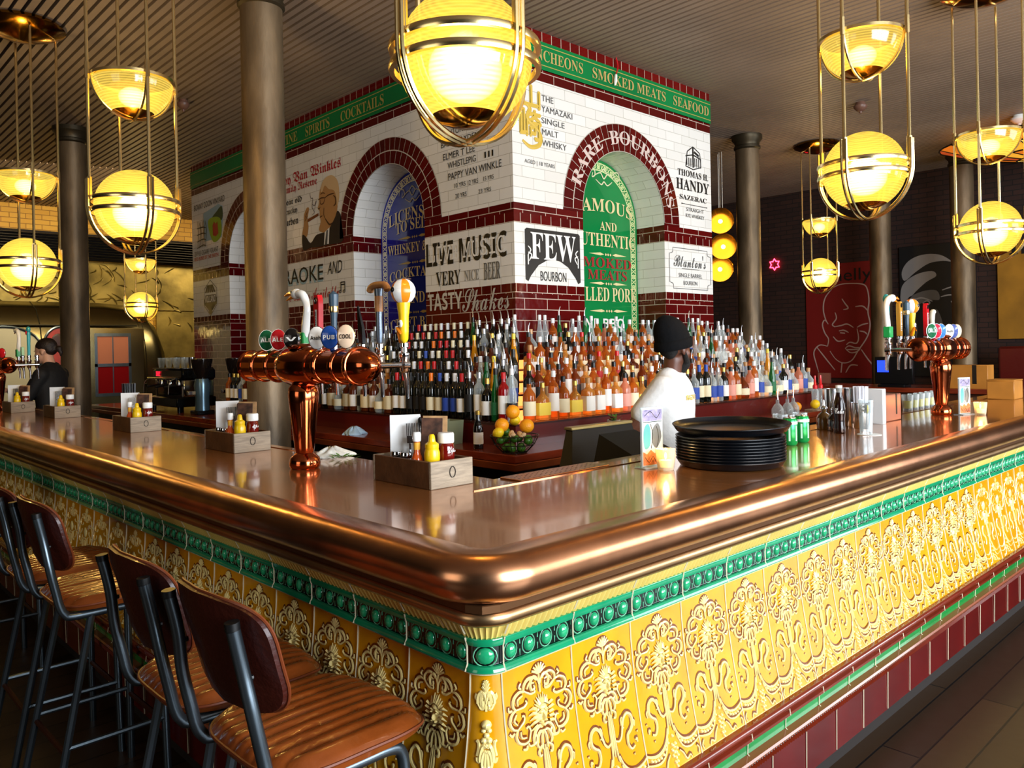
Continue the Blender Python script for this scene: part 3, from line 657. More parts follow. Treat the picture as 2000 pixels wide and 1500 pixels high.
def relief(mb, F, ac, lod, flip):
    W = TWD
    def P(u, v, h=0): 
        z = .833-.41*v; return F(ac+u*W, cove(z)+h, z)
    o_ = Vector(F(0, 1, 0))-Vector(F(0, 0, 0))
    for r, pts, d in CS:
        if lod and r < .0056: continue
        q = spline([(u, v, 0) for u, v in pts], 3 if not lod else 2) if len(pts) > 2 else [Vector((u, v, 0)) for u, v in pts]
        n = len(q)
        rr = [r*.50*(.55+.45*sin(pi*(i+.6)/(n+.2))) for i in range(n)]
        mb.tube([P(p.x, p.y, .001) for p in q], rr, 5 if not lod else 3, cap=False, flat=.95, nrm=o_)
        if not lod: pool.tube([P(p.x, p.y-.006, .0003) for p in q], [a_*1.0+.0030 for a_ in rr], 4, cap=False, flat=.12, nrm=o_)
    # lion mask
    zv = Vector((0, 0, 1)); tv = Vector(F(1, 0, 0))-Vector(F(0, 0, 0))
    def blob(u, v, a, b, h, n=10):
        c = Vector(P(u, v)); rings = []
        for i in range(4):
            t = i/3*pi/2*.95; rings.append([tuple(c+tv*(a*cos(t)*cos(2*pi*k/n))+zv*(b*cos(t)*sin(2*pi*k/n))+o_*(h*sin(t))) for k in range(n)])
        mb.loft(rings, True, False); mb.add(rings[-1], [tuple(range(n))])
    blob(0, .315, .021, .026, .007)
    if not lod:
        blob(0, .275, .015, .008, .012); blob(-.04, .30, .0045, .0035, .013, 6); blob(.04, .30, .0045, .0035, .013, 6)
        blob(0, .325, .004, .012, .015, 6); blob(-.028, .348, .006, .004, .012, 6); blob(.028, .348, .006, .004, .012, 6); blob(0, .372, .006, .0035, .010, 6)
        for s_ in (-1, 1):
            mb.tube([P(.012*s_, .288, .010), P(.04*s_, .284, .011), P(.07*s_, .295, .008)], [.0018, .0024, .0012], 4, cap=False)
            for k in range(5): mb.tube([P(s_*.085, .275+.022*k, .005), P(s_*(.13+.012*(k % 2)), .262+.026*k, .007), P(s_*(.175+.01*(k % 2)), .258+.028*k+.012, .002)], [.0035, .0038, .0012], 4, cap=False)
        for k in range(9):
            a = radians(-72+18*k); mb.tube([P(.06*sin(a), .275-.022*cos(a), .006), P(.10*sin(a)*(1+.1*(k % 2)), .27-.062*cos(a)*(1+.15*(k % 2)), .002)], [.0042, .0012], 4, cap=False)
    # grapes hanging at the foot
    for i, (u, v) in enumerate([(0,.80),(-.03,.85),(.03,.85),(0,.865),(-.045,.88),(.045,.88),(-.015,.895),(.02,.90),(-.04,.915),(.04,.92),(0,.93),(-.02,.955),(.02,.955),(0,.98)]):
        if lod and i % 2: continue
        blob(u, v, .0055, .0055, .007, 5)
    if not lod:
        for i in range(7):
            u = .10+.055*i; v = [.825,.855,.875,.885,.888,.885,.875][i]; 
            for s_ in (-1, 1): blob(s_*u, v, .006, .005, .007, 5)
rel = MB(); gr = MB(); pool = MB()
for si, (F, a0, a1, fl_) in enumerate(sides):
    a = starts[si]; k = 0
    while a < a1-.02:
        if a+TWD <= a1: relief(rel, F, a+TWD/2, (k > 13) if si == 0 else (k > 8), fl_)
        zt = [.833-.41*i/8 for i in range(9)]
        nr = [F(a, cove(z)+.0012, z) for z in zt]
        gr.tube(nr, .0022, 4)
        gr.tube([F(a, .0175, .91), F(a, .012, .89), F(a, .012, .85), F(a, .019, .835)], .0022, 4)
        gr.tube([F(a, .034, .95), F(a, .018, .918)], .0022, 4)
        gr.tube([F(a, .026, .302), F(a, .022, .09)], .0018, 4)
        gr.tube([F(a, .083, .42), F(a, .088, .385), F(a, .072, .37), F(a, .07, .34), F(a, .09, .325), F(a, .07, .3)], .0018, 4)
        a += TWD; k += 1
for z, o_ in ((.833, .014),):
    gr2 = sweep(gr, [(o_-.006, z+.001), (o_, z-.002), (o_-.008, z-.005)], .045)
bb(gr, 'grout_line', M_grout, smooth=False)
# corner tile relief: its own face motif wrapped on the rounded corner
cz = lambda v: .833-.41*v
def FC(a, o_, z):
    an_ = pi*1.25+(a)/.062; return (BX+.045+(.045+o_)*cos(an_), BY+.045+(.045+o_)*sin(an_), z)
tmp = TWD
for r, pts, d in CS:
    q = spline([(u*.42, v, 0) for u, v in pts], 3)
    mb_ = [FC(p.x*TWD, cove(cz(p.y))+.001, cz(p.y)) for p in q]
    if max(abs(u) for u, v in pts) < .30:
        rel.tube(mb_, r*.6, 5, cap=False)
for (u, v, a, h) in ((0, .27, .012, .016), (-.03, .30, .006, .02), (.03, .30, .006, .02), (0, .325, .007, .022), (-.025, .35, .008, .01), (.025, .35, .008, .01), (0, .375, .006, .016)):
    p = FC(u*TWD, cove(cz(v)), cz(v)); rel.ell(p, (a, a, a*.9), 8, 6)
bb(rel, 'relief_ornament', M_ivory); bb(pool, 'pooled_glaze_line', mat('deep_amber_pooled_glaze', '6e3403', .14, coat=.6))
bb(sweep(MB(), [(.062, .425), (.078, .424)]+[(.078+.011*cos(pi/2-pi*k/6), .412+.012*sin(pi/2-pi*k/6)) for k in range(7)]+[(.07, .398), (.088, .392), (.088, .384), (.066, .381)], .045), 'rust_moulding', M_mould)
bb(sweep(MB(), [(.064, .383), (.067, .382), (.069, .338), (.066, .335)], .045), 'green_strip', M_strip)
bb(sweep(MB(), [(.066, .337), (.092, .334), (.096, .328), (.09, .322), (.076, .319)]+[(.078+.011*cos(pi/2-pi*k/6), .308+.011*sin(pi/2-pi*k/6)) for k in range(7)]+[(.05, .297), (.02, .296)], .045), 'rope_moulding', M_pinkc)
rp = MB()
for si, (F, a0, a1, fl_) in enumerate(sides):
    a = a0
    while a < min(a1, a0+(5.5 if si == 0 else 3)):
        rp.tube([F(a, .088, .300), F(a+.012, .092, .318)], .0035, 4, cap=False); a += .0142
bb(rp, 'rope_bead', M_mould, smooth=False)
bb(sweep(MB(), [(.022, .30), (.02, .085)], .045), 'red_skirting_tile', M_redt)
bb(sweep(MB(), [(.0, .09), (-.03, .08), (-.03, 0)], .02), 'black_plinth', mat('black_plinth_paint', '0a0a0b', .4))
# body behind the tiles
mb = MB(); mb.box((BX+.02, BY+.03, 0), (BX+.22, YE, 1.06)); mb.box((BX+.02, BY+.02, 0), (XE, BY+.2, 1.06)); bb(mb, 'bar_carcass', mat('bar_carcass_dark', '1a110c', .8), smooth=False)
mb = MB(); mb.box((BX+.22, 2.05, .0), (IX-.04, YE, 1.06)); mb.box((IX-.04, BY+.2, .0), (XE, IY-.04, 1.06)); bb(mb, 'staff_side_panel', mat('staff_side_steel', '2a2c2e', .35, .6), smooth=False)

# ------------------------------------------------------------------ back counter and stepped bottle shelves round the tower
CX, CY = 3.04, 3.21
BC = thing('liquor_counter', 'dark red-brown wooden back counter wrapped round the foot of the tower', 'counter', (CX, CY, 0))
def cb(mb, name, mats, smooth=False):
    mb.v = [(v[0]-CX, v[1]-CY, v[2]) for v in mb.v]; return mb.build(name, mats, BC, smooth)
XB, YB = 7.35, 11.1
mb = MB(); mb.box((CX, CY, .905), (4.35, YB, .95), .004); mb.box((4.35, CY, .905), (XB, 4.55, .95), .004); cb(mb, 'counter_slab', M_woodcop)
mb = MB(); mb.box((CX-.003, CY-.003, .86), (4.33, YB, .903), .004); mb.box((4.33, CY-.003, .86), (XB, 4.53, .903), .004); cb(mb, 'counter_apron', mat('counter_apron_copper', '9a4a24', .3, .6, var=.25, vscale=6))
mb = MB(); mb.box((CX+.1, CY+.1, 0), (4.3, YB-.05, .858)); mb.box((4.3, CY+.1, 0), (XB-.05, 4.5, .858)); cb(mb, 'fridge_cabinet', mat('back_cabinet_dark', '120e0c', .4))
YS = 7.78; SHX, SHY = 3.30, 3.47; NT = 6; SD = .165; SHZ = 1.09; SR_ = .077
SV = thing('stepped_bottle_shelf', 'stepped dark red bottle shelving with glowing amber risers against the tower', 'shelf', (SHX, SHY, .95))
tr = MB(); ri_ = MB(); rl_ = MB(); fb = MB()
for i in range(NT):
    x = SHX+SD*i; y = SHY+SD*i; z = SHZ+SR_*i
    x1 = SHX+SD*(i+1) if i < NT-1 else TX-.005; y1 = SHY+SD*(i+1) if i < NT-1 else TY-.005
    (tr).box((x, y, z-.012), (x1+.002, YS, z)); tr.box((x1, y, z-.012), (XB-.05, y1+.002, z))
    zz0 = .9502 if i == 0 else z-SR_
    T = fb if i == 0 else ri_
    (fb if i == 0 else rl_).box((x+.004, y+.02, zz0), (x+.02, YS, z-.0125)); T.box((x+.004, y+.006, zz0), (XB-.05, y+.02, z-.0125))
def sb(mb, name, mats, smooth=False):
    mb.v = [(v[0]-SHX, v[1]-SHY, v[2]-.95) for v in mb.v]; return mb.build(name, mats, SV, smooth)
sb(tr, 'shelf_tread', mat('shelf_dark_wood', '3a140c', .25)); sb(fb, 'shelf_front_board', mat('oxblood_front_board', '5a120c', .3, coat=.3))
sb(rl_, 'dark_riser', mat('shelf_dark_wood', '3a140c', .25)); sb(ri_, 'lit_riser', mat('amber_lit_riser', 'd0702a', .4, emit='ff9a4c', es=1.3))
# ------------------------------------------------------------------ columns
M_iron = mat('mottled_iron_column', '675640', .46, .5, var=.6, vscale=4, bump=.4, bscale=16, stretch=(1, 1, .35))
def column(x, y, r, label, m_=M_iron):
    t = thing('iron_column', label, 'column', (x, y, 0), 0, None)
    MB().lathe([(r*1.25, 0), (r*1.25, .12), (r*1.05, .18), (r, .22), (r, CEIL-.16)], seg=32).build('shaft', m_, t)
    MB().lathe([(r*1.0, CEIL-.18), (r*1.12, CEIL-.165), (r*1.12, CEIL-.14), (r*1.02, CEIL-.13), (r*1.05, CEIL-.09), (r*1.28, CEIL-.05), (r*1.28, CEIL-.001)], seg=32, cap=True).build('capital', mat('column_capital_iron', '3f3728', .45, .7), t)
    return t
column(2.60, 5.25, .145, 'thick mottled iron column nearest the bar taps, in front of the blue arch')
column(2.60, 9.95, .15, 'iron column behind the ponytailed bartender')
column(9.0, 5.17, .145, 'iron column standing just right of the tiled tower')
column(12.2, 4.84, .15, 'dark iron column between the red portrait and the turban painting')
column(12.2, 3.72, .15, 'dark iron column beside the yellow painting', )
column(1.73, 13.0, .16, 'iron column at the far left edge of the view')

# ------------------------------------------------------------------ pendant lamps
M_brass = mat('polished_brass', 'f0d89c', .22, 1.0, var=.08, vscale=5); M_brassd = mat('brass_canopy', 'b8862e', .15, 1.0)
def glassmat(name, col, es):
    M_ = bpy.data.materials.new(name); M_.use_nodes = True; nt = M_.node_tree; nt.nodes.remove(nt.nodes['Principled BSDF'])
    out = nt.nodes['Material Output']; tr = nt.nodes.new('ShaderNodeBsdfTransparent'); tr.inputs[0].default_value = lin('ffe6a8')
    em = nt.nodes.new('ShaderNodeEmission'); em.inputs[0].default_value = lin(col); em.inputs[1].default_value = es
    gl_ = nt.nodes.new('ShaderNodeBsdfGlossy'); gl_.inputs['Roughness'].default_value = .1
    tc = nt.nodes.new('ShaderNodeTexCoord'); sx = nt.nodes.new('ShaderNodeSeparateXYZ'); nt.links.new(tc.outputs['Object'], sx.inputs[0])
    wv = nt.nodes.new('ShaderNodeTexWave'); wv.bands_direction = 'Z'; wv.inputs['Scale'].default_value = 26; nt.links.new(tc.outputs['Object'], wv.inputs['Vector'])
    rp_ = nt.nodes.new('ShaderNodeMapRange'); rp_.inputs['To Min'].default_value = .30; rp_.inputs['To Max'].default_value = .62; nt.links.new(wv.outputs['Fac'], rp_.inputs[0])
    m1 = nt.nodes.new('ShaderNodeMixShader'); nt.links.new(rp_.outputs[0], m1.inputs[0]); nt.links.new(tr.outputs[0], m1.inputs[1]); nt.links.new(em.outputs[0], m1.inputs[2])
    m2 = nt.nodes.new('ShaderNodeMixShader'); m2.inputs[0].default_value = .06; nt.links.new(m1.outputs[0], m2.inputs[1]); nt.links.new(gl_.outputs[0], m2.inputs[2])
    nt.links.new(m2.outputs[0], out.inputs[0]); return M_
M_globe = glassmat('ribbed_amber_glass', 'ffd858', .95)  # emission in the glass stands in for scattered lamp light
M_glow = bpy.data.materials.new('globe_glow_emission'); M_glow.use_nodes = True; nt_ = M_glow.node_tree; nt_.nodes.remove(nt_.nodes['Principled BSDF'])  # added emission volume imitating the glow inside the lamp glass
tr_ = nt_.nodes.new('ShaderNodeBsdfTransparent'); ve_ = nt_.nodes.new('ShaderNodeEmission'); ve_.inputs[0].default_value = lin('ffb83c'); ve_.inputs[1].default_value = 2.0
nt_.links.new(tr_.outputs[0], nt_.nodes['Material Output'].inputs['Surface']); nt_.links.new(ve_.outputs[0], nt_.nodes['Material Output'].inputs['Volume'])
M_glow2 = M_glow.copy(); M_glow2.name = 'core_glow_emission'
for n_ in M_glow2.node_tree.nodes:
    if n_.type == 'EMISSION': n_.inputs[0].default_value = lin('fff0c4'); n_.inputs[1].default_value = 24
M_bulb = mat('frosted_bulb_lit', 'fff2c0', .5, emit='fff0c0', es=9)
LR = .235
def pendant(x, y, zc, label, power=26):
    t = thing('pendant_lamp', label, 'pendant lamp', (x, y, zc), 0, None)
    Rg = .205; zt = CEIL-zc; zb = .70                      # globe centre at 0, bowl rim at zb
    prof = [(Rg*sin(pi*k/24), -Rg*cos(pi*k/24)) for k in range(1, 24)]
    rgp = []
    for k in range(0, 49):
        a = pi*(.17+.81*k/48); rgp.append((Rg*(1+.008*(k % 2))*sin(a), -Rg*cos(a)))
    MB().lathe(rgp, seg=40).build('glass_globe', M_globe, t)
    rgp = [(Rg*(1+.008*(k % 2))*sin(pi*(.17+.33*k/24)), zb-Rg*cos(pi*(.17+.33*k/24))) for k in range(25)]
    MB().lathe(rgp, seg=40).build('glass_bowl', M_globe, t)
    MB().ell((0, 0, -.03), (.115, .115, .10), 20, 14).build('bulb', M_glow2, t); MB().ell((0, 0, zb-.09), (.075, .075, .055), 16, 10).build('bulb', M_glow2, t)  # brighter glow volumes at the bulb positions, added for a white-hot centre
    MB().ell((0, 0, -.01), (.195, .195, .19), 28, 18).build('glow_volume', M_glow, t); MB().ell((0, 0, zb-.085), (.15, .15, .082), 20, 12).build('glow_volume', M_glow, t)  # larger glow volumes, added for a soft gradient; no inner glass here
    cup = MB()
    for z0 in (0, zb): cup.lathe([(.001, z0-Rg-.004), (.04, z0-Rg+.0), (.08, z0-Rg*.93), (.108, z0-Rg*.86), (.103, z0-Rg*.855), (.07, z0-Rg*.9), (.001, z0-Rg*.93)], seg=24)
    cup.build('bottom_cup', M_brassd, t)
    for z in (-.03, .03):
        rg = MB(); rg.lathe([(LR-.018, z-.011), (LR-.003, z-.011), (LR, z), (LR-.003, z+.011), (LR-.018, z+.011), (LR-.018, z-.011)], seg=48); rg.build('ring', M_brass, t)
    rg = MB(); rg.lathe([(Rg, zb-.012), (Rg+.014, zb-.008), (Rg+.014, zb+.008), (Rg, zb+.01), (Rg-.008, zb), (Rg, zb-.012)], seg=48)
    rg.build('bowl_ring', M_brass, t)
    for k in range(4):                                     # four arms lie over the x and y axes
        a = pi/2*k+0; c_, s_ = cos(a), sin(a); T = Vector((-s_, c_, 0)); mb = MB()
        for off in (-.012, .012):
            P = [(c_*(LR+.008), s_*(LR+.008), .13)]+[((LR+.008)*cos(-pi/2*j/14)*c_, (LR+.008)*cos(-pi/2*j/14)*s_, (LR+.02)*sin(-pi/2*j/14)) for j in range(15)]
            P = [tuple(Vector(p)+T*off) for p in P]; mb.tube(P, .0075, 6)
        mb.build('arm', M_brass, t); mb = MB()
        P = [((Rg+.012)*cos(-pi/2*j/12)*c_, (Rg+.012)*cos(-pi/2*j/12)*s_, zb+(Rg+.012)*sin(-pi/2*j/12)) for j in range(13)]
        mb.tube(P, .007, 6); mb.build('bowl_arm', M_brass, t); mb = MB()
        q = Vector((c_*(LR-.004), s_*(LR-.004), 0)); mb.tube([q+Vector((0, 0, .03)), q+Vector((0, 0, .14))], .014, 6)
        mb.build('rod_sleeve', M_brass, t); mb = MB(); mb.tube([q+Vector((0, 0, zb-.035)), q+Vector((0, 0, zb+.055))], .013, 6)
        mb.build('rod_sleeve', M_brass, t)
        mb = MB(); mb.tube([q+Vector((0, 0, .12)), q+Vector((0, 0, zt-.08))], .0095, 8); mb.build('rod', M_brass, t)
    MB().lathe([(.0, zt-.13), (.05, zt-.125), (.18, zt-.09), (.285, zt-.045), (.30, zt-.03), (.295, zt-.02), (.28, zt-.002)], seg=40).build('canopy', M_brassd, t)
    for z0, p in ((-.02, power), (zb-.09, power*.45)):
        l = bpy.data.lights.new('pendant_light', 'POINT'); l.energy = p; l.color = (1, .74, .36); l.shadow_soft_size = .08
        lo = bpy.data.objects.new('pendant_light', l); COL.objects.link(lo); lo.parent = t; lo.location = (0, 0, z0)
    return t
pendant(1.587, 1.862, 2.435, 'large brass and amber glass pendant lamp nearest the camera, over the bar corner', 16)
pendant(1.52, 4.62, 2.37, 'brass pendant lamp with amber globe between the thick and second iron columns')
pendant(1.52, 7.08, 2.28, 'brass pendant lamp with amber globe over the bar near the ponytailed bartender')
pendant(4.27, 1.77, 2.45, 'brass pendant lamp with amber globe over the cola bottle and gin glass')
pendant(6.62, 1.83, 2.36, 'brass pendant lamp with amber globe hanging in front of the ochre painting')
pendant(10.1, 4.78, 2.452, 'small distant brass pendant lamp in front of the red portrait')
pendant(4.24, 12.7, 2.33, 'small distant brass pendant lamp in front of the metal caravan')
# ------------------------------------------------------------------ bottles on the stepped shelves
def glass(name, c, trans=.55, rough=.04): return mat(name, c, rough, 0, .6, trans=trans, coat=.5)
def thin(name, c, dens=.5, gloss='ffffff', body=None):
    M_ = bpy.data.materials.new(name); M_.use_nodes = True; nt = M_.node_tree; b = nt.nodes['Principled BSDF']; b.inputs['Base Color'].default_value = lin(body or c); b.inputs['Roughness'].default_value = .05; b.inputs['Coat Weight'].default_value = .6
    tr = nt.nodes.new('ShaderNodeBsdfTransparent'); tr.inputs[0].default_value = lin(c); mx = nt.nodes.new('ShaderNodeMixShader'); lw = nt.nodes.new('ShaderNodeLayerWeight'); lw.inputs[0].default_value = .35
    mr = nt.nodes.new('ShaderNodeMapRange'); mr.inputs['To Min'].default_value = dens; mr.inputs['To Max'].default_value = 1.0; nt.links.new(lw.outputs['Facing'], mr.inputs[0]); nt.links.new(mr.outputs[0], mx.inputs[0])
    nt.links.new(tr.outputs[0], mx.inputs[1]); nt.links.new(b.outputs[0], mx.inputs[2]); nt.links.new(mx.outputs[0], nt.nodes['Material Output'].inputs[0]); return M_
G_amb = thin('amber_whiskey_glass', 'f2b47c', .38, body='b8601c'); G_amb2 = thin('dark_whiskey_glass', 'c87840', .55, body='7a3410'); G_amb3 = thin('pale_whiskey_glass', 'f8d09a', .32, body='d89440'); G_dk = glass('dark_wine_glass', '0d100b', .0, .06); G_clr = thin('clear_spirit_glass', 'f2f6f6', .22, body='cfd8da')
G_brn = glass('brown_liqueur_glass', '6a2a10', .35); G_grn = thin('green_bottle_glass', '4ab06a', .5, body='126a30'); G_red = thin('red_liqueur_glass', 'e03030', .6, body='b01018'); G_yel = thin('golden_liqueur_glass', 'f8c850', .5, body='e8a010')
G_pnk = thin('rose_spirit_glass', 'f6c0a8', .4, body='e09070'); G_blk = glass('black_bottle_glass', '060606', 0, .1)
L_cols = {'cream': 'efe2bd', 'white': 'f4f2ec', 'black': '141212', 'red': 'b81c1c', 'blue': '2a4aa8', 'tan': 'c98a52', 'yellow': 'f0d24a', 'green': '1e6b40', 'pink': 'e7a08f'}
def lm_(k): return mat('bottle_label_'+k, L_cols[k], .55, bump=0)
cap_c = {'white': 'e8eaec', 'red': 'c8161c', 'orange': 'f07818', 'black': '0f0f10', 'gold': 'd8b45a', 'silver': 'b8bcc2', 'cork': 'b98a58', 'blue': '2a4fb0', 'yellow': 'e8d040', 'cream': 'eadfb8'}
def cm_(k): return mat('bottle_cap_'+k, cap_c[k], .3, .9 if k in ('silver', 'gold') else .0)
SHAPES = {
 'wine':   ([(.001,0),(.034,.002),(.037,.008),(.037,.185),(.034,.205),(.022,.228),(.0145,.245),(.0135,.30)], .045, .135, .0138, .245, .302, False),
 'round':  ([(.001,0),(.038,.002),(.041,.008),(.041,.155),(.038,.172),(.024,.192),(.0155,.205),(.0145,.255)], .035, .125, .0165, .235, .272, False),
 'square': ([(.001,0),(.040,.002),(.043,.008),(.043,.15),(.039,.168),(.022,.18),(.0155,.19),(.015,.225)], .03, .13, .018, .215, .252, True),
 'tall':   ([(.001,0),(.034,.002),(.036,.008),(.036,.20),(.030,.222),(.0165,.24),(.0145,.255),(.0145,.29)], .05, .165, .016, .27, .31, False),
 'squat':  ([(.001,0),(.045,.002),(.052,.012),(.054,.07),(.048,.11),(.028,.14),(.0155,.155),(.0145,.20)], .03, .085, .018, .185, .222, False),
 'flask':  ([(.001,0),(.048,.002),(.054,.01),(.052,.10),(.046,.135),(.02,.16),(.0145,.17),(.0145,.215)], .03, .11, .017, .205, .238, True),
 'slim':   ([(.001,0),(.030,.002),(.032,.008),(.030,.17),(.018,.23),(.013,.27),(.0125,.315)], .04, .12, .014, .295, .335, False),
}
def bottle_proto(name, label, shape, g, lab, cap, pour=False):
    prof, l0, l1, cr, c0, c1, sq = SHAPES[shape]
    t = thing(name, label, 'bottle', (0, 0, -5))
    seg = 14
    def rings(pr, grow=0):
        R_ = []
        for r, z in pr:
            if sq and r > .03:
                ring = []
                for k in range(16):
                    a = 2*pi*k/16+pi/16; c, s_ = cos(a), sin(a); q = (abs(c)**5+abs(s_)**5)**(-.2)
                    ring.append(((r+grow)*c*q*1.0, (r+grow)*s_*q*(.6 if shape == 'flask' else .92), z))
            else: ring = [((r+grow)*cos(2*pi*k/16+pi/16), (r+grow)*sin(2*pi*k/16+pi/16), z) for k in range(16)]
            R_.append(ring)
        return R_
    MB().loft(rings(prof), True, True).build('glass_body', g, t)
    rb = max(r for r, z in prof if z < l1+.02)
    prl = [(rb, l0), (rb, l1)]
    MB().loft(rings(prl, .0012), True, False).build('label', lm_(lab), t)
    mb = MB()
    if shape == 'wine': mb.lathe([(cr+.001, c0), (cr+.0015, c1-.002), (.001, c1)], seg=12)
    else: mb.lathe([(cr, c0), (cr, c1-.003), (cr-.003, c1), (.001, c1)], seg=12)
    mb.build('cap', cm_(cap), t)
    if pour:
        MB().tube([(0, 0, c1-.005), (0, 0, c1+.02), (.004, 0, c1+.045), (.016, 0, c1+.07)], [.006, .004, .0035, .003], 6).build('pour_spout', cm_('silver'), t)
    return t
KIN = {}; KS_ = {}
def kin(key, nm, words, *a, **k):
    KS_[key] = a[0]
    KIN[key] = (bottle_proto(nm, words, *a, **k), words, nm)
kin('am1', 'whiskey_bottle', 'amber whiskey bottle with cream label', 'round', G_amb, 'cream', 'black')
kin('am2', 'whiskey_bottle', 'square amber whiskey bottle with white label', 'square', G_amb3, 'white', 'cork')
kin('am3', 'whiskey_bottle', 'squat amber whiskey bottle with tan label', 'squat', G_amb2, 'cream', 'black')
kin('am4', 'whiskey_bottle', 'tall amber whiskey bottle with white cap', 'tall', G_amb, 'white', 'white')
kin('am5', 'whiskey_bottle', 'amber whiskey bottle with black label', 'round', G_amb2, 'black', 'black', True)
kin('am6', 'whiskey_bottle', 'flat amber whiskey flask with yellow label', 'flask', G_amb3, 'yellow', 'gold')
kin('rd1', 'whiskey_bottle', 'amber bottle with red wax cap', 'round', G_amb, 'red', 'red')
kin('pk1', 'spirit_bottle', 'rose tinted spirit bottle with pink label', 'round', G_pnk, 'pink', 'black')
kin('br1', 'liqueur_bottle', 'brown liqueur bottle with cream label', 'square', G_brn, 'cream', 'black')
kin('br2', 'liqueur_bottle', 'dark brown liqueur bottle with spout', 'round', G_brn, 'white', 'black', True)
kin('wr', 'wine_bottle', 'dark wine bottle with red foil', 'wine', G_dk, 'white', 'red')
kin('wo', 'wine_bottle', 'dark wine bottle with orange foil', 'wine', G_dk, 'cream', 'orange')
kin('ww', 'wine_bottle', 'dark wine bottle with white foil', 'wine', G_dk, 'blue', 'white')
kin('wg', 'wine_bottle', 'dark wine bottle with cream foil', 'wine', G_dk, 'white', 'cream')
kin('wb', 'wine_bottle', 'dark wine bottle with black capsule', 'wine', G_dk, 'black', 'black')
kin('wbl', 'wine_bottle', 'dark wine bottle with blue foil', 'wine', G_dk, 'cream', 'blue')
kin('c1', 'spirit_bottle', 'clear spirit bottle with white label', 'tall', G_clr, 'white', 'silver')
kin('c2', 'spirit_bottle', 'clear spirit bottle with blue label', 'round', G_clr, 'blue', 'silver', True)
kin('c3', 'spirit_bottle', 'slim clear bottle with black label', 'slim', G_clr, 'black', 'white')
kin('c4', 'spirit_bottle', 'squat clear bottle with cork', 'squat', G_clr, 'cream', 'cork')
kin('gr', 'liqueur_bottle', 'slim green bottle with pour spout', 'slim', G_grn, 'green', 'black', True)
kin('rl', 'liqueur_bottle', 'bright red liqueur bottle with white label', 'tall', G_red, 'white', 'red')
kin('yl', 'liqueur_bottle', 'golden yellow liqueur bottle, yellow cap', 'slim', G_yel, 'yellow', 'yellow')
kin('bk', 'liqueur_bottle', 'black glass bottle with gold cap', 'round', G_blk, 'white', 'gold')
kin('bk2', 'liqueur_bottle', 'tall black glass bottle', 'tall', G_blk, 'black', 'silver', True)
STEP = ['bottom', 'second', 'third', 'fourth', 'fifth', 'top']
used_ = set(); nbot = 0; CNT = {}
ORD = 'first second third fourth fifth sixth seventh eighth ninth tenth eleventh twelfth thirteenth fourteenth fifteenth sixteenth seventeenth eighteenth nineteenth twentieth'.split()+['later']*40
rb_ = random.Random(11)
def put_bottle(key, x, y, z, where, rz):
    global nbot
    root, words, nm = KIN[key]; CNT[(key, where)] = CNT.get((key, where), 0)+1
    lab = '%s, %s such from corner, %s' % (words, ORD[CNT[(key, where)]-1], where)
    grp = nm.replace('_', ' ')+'s on the stepped shelves'
    if key not in used_:
        used_.add(key); o = root; o.location = (x, y, z); o.rotation_euler = (0, 0, rz); o['label'] = lab; o['group'] = grp
    else: o = dup(root, (x, y, z), rz, lab, grp)
    nbot += 1; return o
RAD = {'wine': .038, 'round': .042, 'square': .050, 'tall': .037, 'squat': .055, 'flask': .063, 'slim': .033}
KSH = {}
def pick(d):
    ks = list(d); tot = sum(d.values()); r = rb_.random()*tot
    for k in ks:
        r -= d[k]
        if r <= 0: return k
    return ks[-1]
AMB = {'am1': 5, 'am2': 4, 'am3': 3, 'am4': 4, 'am5': 3, 'am6': 3, 'rd1': 2, 'pk1': 2, 'br1': 1, 'c1': .6, 'bk': .8}
CLR = {'c1': 4, 'c2': 3, 'c3': 3, 'c4': 3, 'am4': 2, 'yl': .7, 'bk': 1, 'gr': 1, 'pk1': 2}
WIN = {'wr': 3, 'wo': 2.5, 'ww': 3, 'wg': 2.5, 'wb': 3, 'wbl': .6}
MIX = {'bk': 2, 'bk2': 3, 'c2': 2, 'c3': 2, 'rl': 1.2, 'yl': 1.2, 'gr': 1.2, 'br2': 2, 'am5': 1, 'br1': 1.5, 'wb': 1, 'c1': 1}
DRK = {'br1': 3, 'br2': 3, 'bk': 2, 'bk2': 2, 'am5': 1, 'am1': 1.2, 'c2': 1.5, 'c4': 1, 'c1': 1.5, 'am2': 1, 'c3': 1}
for i in range(NT):
    z = SHZ+SR_*i
    # left arm (faces -X)
    x = SHX+SD*i+.09; y = SHY+SD*i+.09; yend = 7.72
    while y < yend:
        rat = y/x
        if rat < 1.17: D = MIX
        elif rat < 1.42: D = WIN if i in (0, 1, 2, 3, 4, 5) else MIX
        else: D = DRK if i < 3 else {**DRK, 'c1': 3, 'c2': 3}
        k_ = pick(D); r_ = RAD[KS_[k_]]; y += r_
        put_bottle(k_, x+rb_.uniform(-.008, .006), y, z+.0008, '%s step, blue-arch side' % STEP[i], rb_.uniform(-.04, .04)+pi/2)
        y += r_+rb_.uniform(.004, .010)
    # right arm (faces -Y)
    y = SHY+SD*i+.09; x = SHX+SD*i+.165; xend = 7.20
    while x < xend:
        q = x/xend
        D = AMB if q < .84 else CLR
        if i == 5 and q < .97: D = {**AMB, **{'c1': 4, 'c2': 4, 'c4': 3, 'am4': 6}} if q < .6 else CLR
        if i == 0 and .70 < q < .8: D = {'c2': 3, 'bk': 2, 'wbl': 1, 'am2': 2}
        k_ = pick(D); r_ = RAD[KS_[k_]]; x += r_
        put_bottle(k_, x, y+rb_.uniform(-.008, .006), z+.0008, '%s step, green-arch side' % STEP[i], rb_.uniform(-.04, .04))
        x += r_+rb_.uniform(.004, .012)
